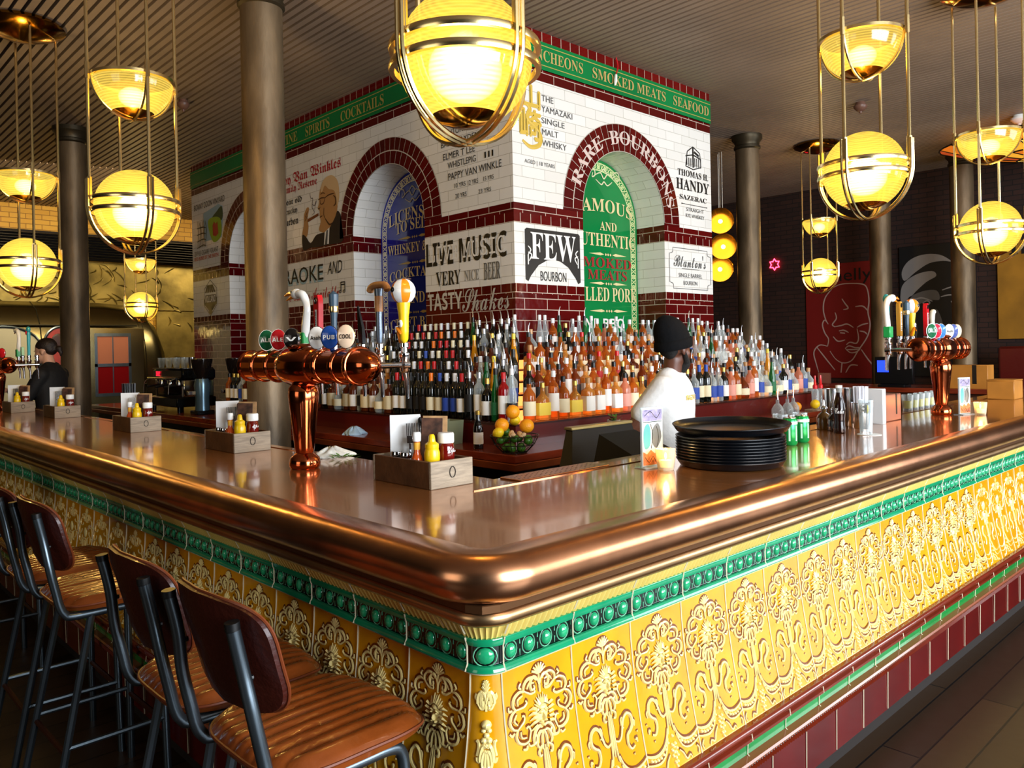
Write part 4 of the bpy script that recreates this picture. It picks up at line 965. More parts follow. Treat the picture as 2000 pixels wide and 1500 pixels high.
for k, v in KIN.items():
    if k not in used_: put_bottle(k, 3.18, 5.6+.13*(len(used_) % 8), .9505, 'on the counter', 0)
# ------------------------------------------------------------------ bar stools
M_leath = mat('brown_channelled_leather', '7a3a12', .26, 0, .5, coat=.6, var=.25, vscale=8, bump=.15, bscale=60)
M_leathd = mat('dark_brown_leather_back', '3a120a', .38, 0, .4, coat=.15, var=.2, vscale=10, bump=.2, bscale=80)
M_pipe = mat('leather_piping', '6e3216', .4)
M_steel = mat('gunmetal_tube', '5d6870', .3, .9, var=.1, vscale=10); M_cap = mat('black_plastic_end_cap', '0c0d0e', .4)
def make_stool():
    t = thing('bar_stool', '', 'bar stool', (0, 0, 0))
    # seat: grid with channels along x, rounded outline
    nx, ny = 26, 60; W, D = .20, .20
    def outline(u, v):       # u,v in -1..1 -> rounded square, back end rounder
        p = 3.6; 
        m_ = max(abs(u), abs(v))
        if m_ < 1e-6: return 0, 0
        k = m_/((abs(u)**p+abs(v)**p)**(1/p)); return u*k, v*k
    top = []; bot = []
    for i in range(nx+1):
        rt_, rb2 = [], []
        for j in range(ny+1):
            u = -1+2*i/nx; v = -1+2*j/ny; a, b = outline(u, v); e = max(abs(u), abs(v))
            ed = max(0, (e-.86)/.14); ch = abs(sin(b*pi*5.5))**.5
            z = .752-.004*a*a*2-.006*(b*b)+.010*(ch-.5)*(1-ed)-.018*ed**2-(.022*max(0, a-.55)**2*4 if a > .55 else 0)
            rt_.append((a*D, b*W, z)); rb2.append((a*D*.97, b*W*.97, .708-(.02*max(0, a-.55)**2*4 if a > .55 else 0)))
        top.append(rt_); bot.append(rb2)
    mb = MB(); mb.loft(top, False, False); mb.loft([r[::-1] for r in bot], False, False)
    ring_t = [top[i][0] for i in range(nx+1)]+[top[nx][j] for j in range(1, ny+1)]+[top[i][ny] for i in range(nx-1, -1, -1)]+[top[0][j] for j in range(ny-1, 0, -1)]
    ring_b = [bot[i][0] for i in range(nx+1)]+[bot[nx][j] for j in range(1, ny+1)]+[bot[i][ny] for i in range(nx-1, -1, -1)]+[bot[0][j] for j in range(ny-1, 0, -1)]
    mb.loft([ring_b, ring_t], True, False)
    s = mb.build('seat', M_leath, t, angle=60)
    MB().tube([(x, y, z-.001) for x, y, z in ring_t], .004, 6, closed=True).build('piping', M_pipe, s)
    # backrest: curved panel leaning back, rounded corners
    N = 24; fr_, bk_ = [], []; 
    def bp(u, v, off):
        hw = .195*(1-.10*(1-v)**2); y = u*hw; z = .838+.238*v-.012*(u*u)*(1 if v > .5 else 0)
        cut = .0
        x = -.208-.062*v+.050*u*u+off
        return (x, y, z)
    ring = []
    for k in range(48):
        a = 2*pi*k/48; c, s_ = cos(a), sin(a); p = .38
        ring.append((math.copysign(abs(c)**p, c), .5+.5*math.copysign(abs(s_)**(p*1.1), s_)))
    def face(off, grow=1.0):
        rows = []
        for q in (.0, .35, .7, 1.0): rows.append([bp(u*q*grow, .5+(v-.5)*q*grow, off*(1 if q < .9 else .55)) for u, v in ring])
        return rows
    F_ = face(.012); B_ = face(-.012)
    mb = MB(); mb.loft(F_, True, False); mb.build('backrest', M_leath, t, angle=60)
    mb = MB(); mb.loft([r[::-1] for r in B_], True, False); mb.loft([B_[-1], F_[-1]], True, False); b = mb.build('back_cover', M_leathd, t, angle=60)
    MB().tube([bp(u*1.005, .5+(v-.5)*1.005, .006) for u, v in ring], .0035, 6, closed=True).build('piping', M_pipe, b)
    for sg in (-1, 1):
        y = .165*sg; y2 = .150*sg
        P = [(-.262, y2, 1.03), (-.245, y2, .95), (-.232, y, .86), (-.215, y, .78)]+[(-.205, y, .735), (-.19, y, .705), (-.16, y, .692)]+[(0, y, .69), (.06, y, .69), (.095, y, .683), (.110, y, .66), (.114, y, .62)]+[(.125, y+.02*sg, .0)]
        q = spline(P[:-1], 4)+[Vector(P[-1])]
        mb = MB(); mb.tube(q, .0135, 10); fr0 = mb.build('side_frame', M_steel, t)
        MB().tube([(-.2625, y2, 1.03), (-.264, y2, 1.045)], .0145, 10).build('end_cap', M_cap, fr0)
        MB().tube([(-.225, y2, .93), (-.248, y2, .932)], .006, 8).build('bolt', M_cap, fr0)
        mb = MB(); mb.tube([(-.11, y, .69), (-.25, y+.02*sg, 0)], .0125, 8); mb.build('leg', M_steel, t)
        mb = MB(); z = .27; f_ = lambda xa: 0
        mb.tube([(-.195, y+.014*sg, z), (.119, y+.014*sg, z)], .009, 8); mb.build('footrest', M_steel, t)
    for x, z, w_ in ((.120, .25, .176), (-.198, .25, .176), (.0, .682, .16)):
        MB().tube([(x, -w_, z), (x, w_, z)], .009, 8).build('stretcher', M_steel if z > .5 else mat('rusty_rung', '4a2418', .4, .6), t)
    return t
stool = make_stool()
sp = [(0.893, 1.600, .02, 'brown ribbed leather bar stool by the bar corner, first of the row'),
      (0.885, 2.035, -.0, 'brown ribbed leather bar stool second from the bar corner, overlapped by the first'),
      (0.90, 3.08, .02, 'brown ribbed leather bar stool third from the bar corner, after a gap'),
      (0.885, 3.53, .0, 'brown ribbed leather bar stool fourth from the bar corner, behind the third'),
      (0.88, 4.72, .0, 'brown ribbed leather bar stool fifth from the corner, only its seat in view')]
for i, (x, y, r, l) in enumerate(sp):
    if i == 0: stool.location = (x, y, 0); stool.rotation_euler = (0, 0, r); stool['label'] = l
    else: dup(stool, (x, y, 0), r, l)
# ------------------------------------------------------------------ copper beer towers
CT = 1.1005
M_chrome = mat('polished_chrome', 'd8dadd', .1, 1.0)
hm = lambda n, c, r=.3, **k: mat(n, c, r, **k)
H_white = hm('white_enamel', 'f4f4f0', .15, coat=.5); H_org = hm('orange_enamel', 'f08a1c', .2); H_red = hm('red_enamel', 'cc1620', .25, coat=.4); H_blk = hm('black_enamel', '0e1014', .2, coat=.4)
H_gun = hm('blue_grey_enamel', '3a5062', .3); H_wood = hm('tan_turned_wood', 'b07a4a', .35, var=.2, vscale=20); H_yel = hm('yellow_enamel', 'f6c81e', .25); H_grn = hm('green_enamel', '1e9a4a', .3); H_teal = hm('teal_enamel', '2a8f9c', .3); H_gold = hm('ochre_enamel', 'c88a2a', .3)
def faucet(t, x, y0, y1, z):
    """shank from the barrel to a faucet standing at y1"""
    mb = MB(); mb.tube([(x, y0, z), (x, y1, z)], .011, 10); mb.tube([(x, y1-.012, z), (x, y1+.012, z)], .02, 10)
    mb.lathe([(.012, -.028), (.017, -.02), (.017, .02), (.02, .028), (.02, .04), (.012, .046), (.012, .06), (.016, .064), (.016, .078), (.009, .084)], (x, y1, z), 12)
    mb.tube([(x, y1, z-.02), (x, y1+.008, z-.055), (x, y1+.01, z-.12)], [.012, .009, .0075], 10); return mb.build('faucet', M_chrome, t)
def add_handle(t, kind, x, y, z):
    def b(mb, nm, m_, par=None):
        mb.v = [(v[0]+x, v[1]+y, v[2]+z) for v in mb.v]; return mb.build(nm, m_, par or t)
    if kind in ('goose', 'goose_r'):
        s = -1 if kind == 'goose' else 1
        P = spline([(.0, 0, 0), (-.008*s, 0, .045), (-.020*s, 0, .11), (-.026*s, 0, .165), (.005*s, 0, .212), (.055*s, 0, .222)], 5)
        h = b(MB().tube(P, [.014, .0145, .015, .0155, .016, .0165, .017, .0175, .0175, .017, .0165, .016, .0155, .015, .0145, .0145, .015, .016, .017, .0175, .018, .0185, .0185, .018, .0175, .015][:len(P)], 12), 'goose_handle', H_white)
        b(MB().ell((.062*s, 0, .222), (.034, .021, .023), 14, 10), 'goose_head', H_white, h)
        b(MB().tube([(.085*s, 0, .224), (.125*s, 0, .226), (.165*s, 0, .219)], [.015, .009, .003], 8).tube([(.085*s, 0, .212), (.12*s, 0, .206), (.15*s, 0, .198)], [.010, .006, .002], 6), 'beak', H_org, h)
        b(MB().ell((.070*s, -.0195, .230), .0045, 6, 4), 'eye', H_blk, h)
        b(MB().box((-.028, -.02, -.01), (.022, .02, .055), .004), 'label_plate', H_grn, h)
    elif kind in ('red', 'gold'):
        m_ = H_red if kind == 'red' else H_gold
        P = [(-.016, 0), (.016, 0), (.021, .16), (.02, .185), (.012, .205), (-.012, .205), (-.02, .185), (-.021, .16)]
        mb = MB(); mb.loft([[(u, -.011, v) for u, v in P], [(u, .011, v) for u, v in P]][::-1], True, True); h = b(mb, 'paddle_handle', m_)
        b(MB().lathe([(.004, 0), (.008, 0), (.008, .002), (.004, .002)], (0, 0, 0), 10).add([], []), 'finger_hole_rim', H_blk, h) if False else None
        mb = MB(); mb.tube([(.0+.007*cos(a_*pi/5), -.0125, .182+.012*sin(a_*pi/5)) for a_ in range(10)], .003, 5, closed=True); b(mb, 'hole_rim', H_blk, h)
        f = frame((x, y-.0125, z+.085), (0, 0, 1), (-1, 0, 0), (0, -1, 0)); mb = MB(); mb.add([(-.008, -.0118, .03), (.008, -.0118, .03), (.008, -.0118, .145), (-.008, -.0118, .145)], [(0, 1, 2, 3)]); b(mb, 'text_strip', H_white, h)
        mb = MB(); text_on(mb, 'ALE HOUSE', 'bold', f, .105, .010); mb.build('lettering', H_blk, h)
    elif kind == 'dark':
        h = b(MB().lathe([(.009, 0), (.012, .03), (.013, .10), (.016, .13), (.019, .17), (.02, .20), (.001, .215)], seg=12), 'tapered_handle', H_gun)
        b(MB().lathe([(.0175, .128), (.0185, .132), (.0185, .15), (.0175, .154)], seg=12), 'metal_band', M_brass, h)
        b(MB().add([(-.028, 0, .05), (-.012, 0, .04), (-.012, 0, .115), (-.024, 0, .11), (-.028, .004, .05), (-.012, .004, .04), (-.012, .004, .115), (-.024, .004, .11)], [(0, 1, 2, 3), (7, 6, 5, 4), (0, 3, 7, 4)]), 'side_tab', H_blk, h)
    elif kind == 'fin':
        b(MB().add([(-.012, -.008, 0), (.018, -.008, 0), (.012, -.006, .06), (-.02, -.003, .145), (-.026, -.002, .14), (-.012, .008, 0), (.018, .008, 0), (.012, .006, .06), (-.02, .003, .145), (-.026, .002, .14)], [(0, 1, 2, 3, 4), (9, 8, 7, 6, 5), (0, 5, 6, 1), (1, 6, 7, 2), (2, 7, 8, 3), (3, 8, 9, 4), (4, 9, 5, 0)]), 'fin_handle', H_blk)
    elif kind == 'axe':
        h = b(MB().lathe([(.011, 0), (.014, .03), (.012, .09), (.0135, .12), (.0145, .16), (.017, .20)], seg=12), 'spike_handle', hm('blued_steel', '6a7684', .3, metal=.7))
        b(MB().lathe([(.0145, .115), (.015, .12), (.0155, .195), (.0155, .20)], seg=12), 'wooden_shaft', H_wood, h)
        b(MB().tube(spline([(-.06, 0, .19), (-.045, 0, .21), (0, 0, .215), (.045, 0, .21), (.06, 0, .188)], 4), [.007]+[.0135]*15+[.007], 10), 'wooden_crossbar', H_wood, h)
    elif kind == 'balloon':
        h = b(MB().lathe([(.010, 0), (.015, .01), (.017, .04), (.018, .09), (.024, .135), (.024, .14)], seg=12), 'wrapped_handle', H_yel)
        for k in range(8):
            rr = []
            for i in range(9):
                tt = pi*(.02+.90*i/8); rr.append([(.045*sin(tt)*cos(2*pi*(k+j/2)/8), .045*sin(tt)*sin(2*pi*(k+j/2)/8), .18+.047*-cos(tt)*-1*(-1)) for j in range(3)])
            b(MB().loft(rr[::-1], False, False), 'balloon_panel', H_org if k % 2 else H_white, h)
        b(MB().lathe([(.03, .225), (.001, .229)], seg=12), 'balloon_top', H_white, h)
        b(MB().ell((-.005, -.043, .185), (.011, .005, .011), 10, 6), 'button', H_blk, h); b(MB().ell((.004, -.018, .065), (.012, .006, .014), 10, 6), 'round_badge', H_white, h); b(MB().ell((.004, -.025, .065), (.005, .003, .006), 8, 5), 'button', H_blk, h)
        b(MB().tube([(-.02, -.0, .0), (-.012, -.02, .05), (.01, -.021, .03)], [.008, .006, .004], 6), 'orange_wrap', H_org, h)
    elif kind == 'teal':
        h = b(MB().lathe([(.012, 0), (.013, .10), (.015, .19), (.013, .2)], seg=10), 'tall_handle', H_teal)
        b(MB().ell((-.008, 0, .222), (.028, .018, .028), 12, 8), 'carved_head', H_teal, h); b(MB().ell((-.012, -.014, .195), (.014, .008, .02), 10, 6), 'red_collar', H_red, h)
    elif kind == 'white':
        b(MB().tube(spline([(0, 0, 0), (0, 0, .05), (-.008, 0, .11), (.005, 0, .15), (.025, 0, .152)], 4), [.013]*4+[.015]*4+[.017]*4+[.017]*3+[.016, .008], 10), 'white_handle', hm('ivory_enamel', 'ece4cc', .25))
    elif kind == 'green':
        b(MB().box((-.02, -.012, 0), (.018, .012, .075), .003), 'green_label_handle', hm('mint_enamel', 'a9d8b0', .3))
def beer_tower(loc, rz, label, fx, meds, spouts, bs=1.0, turn=.75):
    fx = [(x*bs, y, k) for x, y, k in fx]; meds = [(x*bs, c, t_) for x, c, t_ in meds]
    t = thing('beer_tower', label, 'beer tower', loc, rz)
    MB().lathe([(.001, 0), (.052, 0), (.058, .006), (.060, .02), (.056, .04), (.040, .055), (.034, .06), (.036, .068), (.038, .08), (.046, .16), (.056, .25), (.060, .285), (.056, .31), (.040, .33), (.027, .345), (.026, .36), (.036, .372), (.036, .384), (.03, .39)], seg=40).build('column', M_copbar, t)
    zb = .395; mb = MB(); prof = []
    L = .455
    def ridge(c, h=.068): return [(c-.0145, .0605), (c-.014, .063), (c-.009, h-.001), (c, h), (c+.009, h-.001), (c+.014, .063), (c+.0145, .0605)]
    prof = [(-L, .001), (-L, .050), (-L+.004, .060), (-L+.006, .064), (-L+.016, .068), (-L+.026, .064), (-L+.028, .0605)]+ridge(-.325)+ridge(-.20)+[(-.115, .0605), (-.112, .066), (-.10, .071), (-.06, .078), (0, .080), (.06, .078), (.10, .071), (.112, .066), (.115, .0605)]+ridge(.18)+ridge(.30)
    prof += [(L-.075, .0605), (L-.073, .064), (L-.06, .070), (L-.05, .0705), (L-.046, .066), (L-.045, .062), (L-.01, .058), (L+.015, .048), (L+.034, .032), (L+.045, .014), (L+.048, .001)]
    mb.loft([[(a*bs, r*cos(2*pi*k/36), zb+r*sin(2*pi*k/36)) for k in range(36)] for a, r in prof], True, True); mb.build('barrel', M_copbar, t, angle=22)
    MB().lathe([(.055, .462), (.06, .47), (.05, .478), (.02, .482), (.001, .483)], seg=24).build('top_cap', M_copbar, t)
    for x, y, kind in fx:
        f = faucet(t, x, .03, y, zb); 
        if kind: add_handle(t, kind, x, y, zb+.082)
    for i, (x, col, txt) in enumerate(meds):
        mb = MB(); RM = Matrix.Translation((x, -.03, zb+.105)) @ Matrix.Rotation(turn, 4, 'Z') @ Matrix.Scale(1.18, 4); mb.M = RM; c = (0, -.005, 0)
        rings = []
        for q, yy in ((1, 0), (1, -.006), (.85, -.010), (.001, -.011)): rings.append([(c[0]+.027*q*cos(2*pi*k/20), c[1]+yy, c[2]+.035*q*sin(2*pi*k/20)) for k in range(20)])
        mb.loft(rings[::-1], True, True); mb.M = Matrix.Identity(4); mb.tube([(x, -.02, zb+.05), (x, -.030, zb+.072)], .008, 8); o = mb.build('badge', hm('badge_enamel_'+col, col, .2, coat=.4), t)
        mb = MB(); mb.M = RM; mb.tube([(c[0]+.027*cos(2*pi*k/20), c[1]-.004, c[2]+.035*sin(2*pi*k/20)) for k in range(20)], .0018, 5, closed=True); mb.build('badge_rim', M_chrome, o)
        if txt:
            mb = MB(); mb.M = RM; text_on(mb, txt, 'bold', frame((c[0], c[1]-.0118, c[2]), (1,0,0), (0,0,1), (0,-1,0)), .036, .013); mb.build('badge_lettering', H_blk if col in ('f2f0ec', 'e8c8a8') else H_white, o)
    return t
beer_tower((1.53, 2.80, CT), -pi/2, 'copper beer tower with striped balloon and goose tap handles before the blue arch',
    [(-.36, .14, None), (-.24, .14, 'goose'), (-.12, .14, 'red'), (.0, .14, 'dark'), (.20, .14, 'fin'), (.32, .14, 'axe'), (.475, .14, 'balloon')],
    [(-.23, '14603a', 'ALE'), (-.13, 'c01a22', 'ALE'), (-.02, '15110e', 'V'), (.17, 'f2f0ec', 'Asahi'), (.26, '1f4a9a', 'PUB'), (.37, 'e8c8a8', 'COOL')], None)
beer_tower((5.14, 1.70, CT), 0, 'copper beer tower with goose and teal tap handles by the farther menu card',
    [(-.45, .16, 'goose_r'), (-.34, .2, 'teal'), (-.24, .16, 'gold'), (-.10, .16, 'dark'), (.0, .16, 'balloon'), (.30, .16, 'red'), (.44, .16, 'white')],
    [(-.31, '14603a', 'ALE'), (-.21, 'c8203a', ''), (-.12, '3a7ab8', ''), (.05, 'f2f0ec', 'Asahi'), (.14, '4a5a9a', ''), (.22, 'e8c8a8', '')], None, .80, -.6)
beer_tower((1.53, 8.25, CT), -pi/2, 'copper beer tower the ponytailed bartender is working, cut by the photo edge',
    [(.10, .14, 'goose'), (.25, .14, 'green'), (.38, .16, 'teal'), (.475, .2, None)], [(.2, '14603a', ''), (.36, 'c01a22', '')], None)
# ------------------------------------------------------------------ things on the bar
M_box = mat('greyed_oak_board', '9c8a74', .6, var=.25, vscale=14, stretch=(1, 4, 8), bump=.2, bscale=40); M_boxd = mat('dark_oak_board', '5c3a20', .5, var=.3, vscale=14, bump=.2, bscale=40)
M_must = mat('mustard_yellow_plastic', 'f2c512', .3, coat=.3); M_ketch = mat('ketchup_glass', '6a0f0a', .1, coat=.6); M_capw = mat('white_plastic_lid', 'f6f6f2', .35)
M_hot = mat('hot_sauce_orange', 'c8501a', .15, coat=.5); M_lbl = mat('orange_sauce_label', 'f6b83c', .5); M_paper = mat('white_paper_napkin', 'eeeeec', .7)
M_stl = mat('stainless_cutlery', 'c9ccd0', .18, 1.0); M_blkh = mat('black_cutlery_handle', '15120f', .35); M_menu = mat('menu_board_wood', 'b48a5c', .6, var=.3, vscale=20); M_menud = mat('printed_menu_cover', '4a2e20', .5, var=.6, vscale=40)
M_clear = thin('clear_tumbler_glass', 'fbfdfd', .07, body='dfe8ea'); M_tag = mat('white_print_on_glass', 'f4f2ee', .5)
M_heart = mat('red_heart_label', 'c8202a', .4)
POS = {'1': 'by the bar corner', '2': 'left of the beer tower', '3': 'below the coffee grinder', '4': 'below the second column', '5': 'below the ponytailed bartender'}
def jitter(o, rx, ry): o.rotation_euler = (rx, ry, o.rotation_euler[2]); return o
def caddy(i, x, y, full=2):
    w_ = POS[i]
    t = thing('condiment_box', 'open wooden condiment box on the copper bar, '+w_, 'box', (x, y, CT), 0, None); w2, l2, h, th = .088, .165, .088, .012
    MB().box((-w2, -l2, 0), (w2, -l2+th, h), .002).build('end_board', M_box, t); MB().box((-w2, l2-th, 0), (w2, l2, h), .002).build('end_board', M_box, t)
    MB().box((-w2, -l2+th+.0004, 0), (-w2+th, l2-th-.0004, h), .002).build('side_board', M_boxd, t); MB().box((w2-th, -l2+th+.0004, 0), (w2, l2-th-.0004, h), .002).build('side_board', M_boxd, t)
    MB().box((-w2+th+.0004, -l2+th+.0004, 0), (w2-th-.0004, l2-th-.0004, .008)).build('bottom_board', M_boxd, t)
    MB().tube([(.012*cos(a*pi/5), -l2-.0012, h*.55+.018*sin(a*pi/5)) for a in range(10)], .0016, 5, closed=True).build('branded_oval', mat('burnt_mark', '241a12', .7), t)
    z0 = CT+.0088
    def tt(nm, lab, cat, dx, dy, rz=0): return thing(nm, (lab+' in the box '+w_), cat, (x+dx, y+dy, z0), rz)
    m_ = tt('mustard_bottle', 'yellow mustard squeeze bottle', 'bottle', -.028, -.095)
    MB().lathe([(.001, 0), (.024, 0), (.026, .006), (.026, .035), (.0225, .055), (.026, .078), (.026, .10), (.022, .112)], seg=20).build('body', M_must, m_)
    MB().lathe([(.022, .112), (.023, .116), (.023, .128), (.0125, .136), (.010, .155), (.006, .16), (.001, .16)], seg=16).build('nozzle_cap', M_must, m_)
    o = MB().ell((-.0255, -.003, .05), (.004, .012, .012), 10, 6).build('heart_label', M_heart, m_)
    k = tt('ketchup_bottle', 'red ketchup bottle with white lid', 'bottle', .035, -.09)
    MB().lathe([(.001, 0), (.027, 0), (.029, .006), (.027, .06), (.029, .09), (.026, .122), (.022, .128)], seg=20).build('body', M_ketch, k)
    MB().lathe([(.0265, .126), (.0275, .13), (.0275, .155), (.025, .16), (.001, .16)], seg=20).build('lid', M_capw, k)
    mb = MB(); text_on(mb, 'dips', 'script', frame((.0, -.030, .10), (1,0,0), (0,0,1), (0,-1,0)), .03, .02); mb.build('label_lettering', M_tag, k)
    if full >= 1:
        s_ = tt('hot_sauce_bottle', 'slim orange hot sauce bottle', 'bottle', -.052, -.045)
        MB().lathe([(.001, 0), (.019, 0), (.021, .005), (.021, .07), (.017, .085), (.0105, .10), (.0105, .135)], seg=16).build('body', M_hot, s_)
        MB().lathe([(.0215, .015), (.0215, .065)], seg=16).build('label', M_lbl, s_); MB().lathe([(.0108, .108), (.0112, .132)], seg=12).build('neck_band', M_lbl, s_)
        MB().lathe([(.0125, .135), (.0145, .139), (.0145, .16), (.012, .166), (.001, .166)], seg=14).build('cap', M_capw, s_)
    if full >= 2:
        for j, (dx, dy) in enumerate(((-.05, .02), (-.052, .068))):
            s_ = tt('shaker', ('first glass shaker with chrome lid', 'second glass shaker with chrome lid')[j], 'shaker', dx, dy)
            MB().lathe([(.001, 0), (.018, 0), (.019, .004), (.019, .06), (.017, .064)], seg=16).build('jar', mat('smoked_shaker_glass', '5a4a3c', .1, trans=.4), s_)
            MB().lathe([(.0195, .063), (.0205, .066), (.0205, .072), (.0195, .074), (.0205, .078), (.0205, .086), (.018, .094), (.001, .095)], seg=18).build('screw_lid', M_chrome, s_)
    n = tt('napkin_stack', 'folded white napkins', 'napkins', -.002, .085, .12)
    mb = MB()
    for q in range(5): mb.box((-.055+.002*q, -.012+.006*q, .0405), (.05+.001*q, -.008+.006*q, .215-.004*q))
    o = mb.build('folded_sheets', M_paper, n, smooth=False); MB().box((-.04, -.012, .001), (.036, .018, .04), .002).build('napkin_holder', M_blkh, n); n.rotation_euler = (0, 0, -.55)
    for q in range(3 if full >= 2 else 2):
        f = tt('fork', '', 'fork', -.014+.012*q, .040-.010*q, 0)
        f['label'] = ('steel fork, %s of the forks in the box ' % ['left', 'middle', 'right'][q])+w_
        MB().box((-.004, -.0012, 0), (.004, .0012, .12), .001).build('handle', M_stl, f); mb = MB(); mb.box((-.010, -.0012, .12), (.010, .0012, .145), .001); fo = mb.build('head', M_stl, f)
        for u in (-.0085, -.003, .003, .0085): MB().box((u-.0014, -.0011, .1455), (u+.0014, .0011, .188)).build('tine', M_stl, fo)
        f.rotation_euler = (.0, -.03+.03*q, -.65)
    for q in range(2):
        f = tt('table_knife', '', 'knife', .034+.012*q, .050-.010*q, 0)
        f['label'] = ('table knife, %s of two in the box ' % ['left', 'right'][q])+w_
        MB().box((-.007, -.001, 0), (.007, .001, .10), .0008).build('blade', M_stl, f); MB().loft([[(r*cos(2*pi*j/10)*1.0, r*.5*sin(2*pi*j/10), z) for j in range(10)] for r, z in ((.005, .1005), (.008, .13), (.010, .175), (.008, .2), (.001, .206))], True, True).build('handle', M_blkh, f)
        f.rotation_euler = (0, .0+.02*q, -.6)
    b = tt('menu_board', 'leaning wooden menu boards', 'menu', .034, -.018, -.7)
    MB().box((-.042, -.004, .002), (.030, .0, .205), .001).build('front_board', M_menud, b); MB().box((-.038, .0006, .002), (.046, .006, .212), .001).build('rear_board', M_menu, b)
    b.rotation_euler = (-.02, .03, -.75)
caddy('1', 1.632, 2.185); caddy('2', 1.63, 3.625); caddy('3', 1.655, 5.08, 1); caddy('4', 1.665, 6.77, 0); caddy('5', 1.59, 7.80, 0)
# bundle of black straws, blue token light
t = thing('straw_cup', 'black cup packed with black straws, beside the third condiment box', 'cup', (1.765, 5.55, CT))
MB().lathe([(.001, 0), (.036, 0), (.044, .12), (.045, .13), (.040, .13)], seg=20).build('cup', M_blkh, t); mb = MB()
for i in range(34):
    a = i*2.4; r = .036*sqrt(i/34); mb.tube([(r*cos(a), r*sin(a), .01), (r*1.2*cos(a), r*1.2*sin(a), .27)], .0035, 5)
mb.build('straw_bundle', mat('black_straw', '1a1a1c', .35), t)['kind'] = 'stuff'
o = tag(MB().box((1.76, 5.80, CT), (1.80, 5.84, CT+.045), .004).build('indicator_light', mat('blue_lit_plastic', '1a2af0', .3, emit='2030ff', es=2.2)), 'small glowing blue cube light on the inner edge of the bar', 'light')
# round serving trays
M_tray = mat('black_rubber_tray', '07090d', .3, var=.2, vscale=20)
def tray(r, nm='serving_tray'):
    return MB().lathe([(.001, 0), (r-.03, 0), (r-.012, .004), (r-.004, .016), (r, .024), (r+.003, .026), (r+.003, .029), (r-.002, .029), (r-.008, .018), (r-.016, .008), (r-.03, .005), (.001, .005)], seg=64).build(nm, M_tray)
t0 = tray(.195)
for i in range(9):
    o = t0 if i == 0 else t0.copy()
    if i: COL.objects.link(o)
    o.location = (2.605, 1.59, CT+.0105*i); o.rotation_euler = (0, 0, .3*i)
    tag(o, 'round black serving tray, %s up from the bar in the neat stack' % ORD[i], 'tray', 'round black serving trays in the lower stack')
o = tray(.212); o.location = (2.63, 1.60, CT+.0105*8+.0395); o.rotation_euler = (.012, -.03, 0); tag(o, 'larger black round tray lying tilted on top of the tray stack', 'tray')
# menu cards and candles
M_acr = thin('clear_acrylic', 'f2f8f8', .15, body='dfe8ea'); M_flut = thin('fluted_candle_glass', 'fff6e6', .16, body='e8dcc0')
def menu_card(x, y, rz, lab):
    t = thing('menu_holder', lab, 'menu', (x, y, CT), rz)
    MB().box((-.062, -.03, 0), (.062, .03, .004), .001).build('holder_foot', M_acr, t)
    MB().box((-.056, -.0035, .005), (.056, .0035, .222), .001).build('acrylic_sleeve', M_acr, t)
    mb = MB(); mb.box((-.052, -.0048, .008), (.052, -.0038, .215)); c = mb.build('printed_card', mat('printed_card_paper', 'cfd6cf', .5), t, smooth=False)
    f = frame((0, -.0052, .11), (1, 0, 0), (0, 0, 1), (0, -1, 0))
    def pc(polys, m_, nm):
        mb = MB(); [mb.add([f(u, v, .0002) for u, v in P], [tuple(range(len(P)))]) for P in polys]; mb.build(nm, m_, c)
    pc([[(-.05, .06), (.05, .06), (.05, .102), (-.05, .102)]], mat('card_lilac_print', '8f86a8', .5, var=.4, vscale=60), 'print_band')
    pc([sm([(-.04, .04), (-.02, .05), (-.01, .02), (-.015, -.03), (-.04, -.04), (-.047, 0)], 3)], mat('card_teal_print', '4f9a9a', .5), 'print_figure')
    pc([sm([(.0, .03), (.03, .05), (.045, .0), (.02, -.04), (-.002, -.02)], 3)], mat('card_grey_print', '6a6a66', .5), 'print_figure')
    pc([[(-.05, -.1), (.05, -.1), (.05, -.055), (.03, -.04), (.01, -.06), (-.01, -.045), (-.03, -.06), (-.05, -.05)]], mat('card_orange_print', 'c8774a', .5, var=.5, vscale=60), 'print_band')
    mb = MB()
    for L_ in ([(-.047, .057), (.047, .057)], [(-.01, .05), (.0, .01), (-.008, -.04)], [(.02, .04), (.03, .0), (.02, -.04)], [(-.04, -.07), (-.02, -.09), (.0, -.07), (.02, -.095), (.04, -.07)], [(-.04, .08), (-.01, .095), (.02, .07), (.04, .09)]):
        mb.tube([f(p.x, p.y, .0006) for p in spline([(u, v, 0) for u, v in L_], 4)], .0011, 4)
    mb.build('print_line', M_blkh, c)
    return t
menu_card(2.375, 1.775, radians(-8), 'upright illustrated menu card in a clear stand beside the lit candle and tray stack')
menu_card(5.22, 1.60, radians(-14), 'upright illustrated menu card in front of the right copper beer tower')
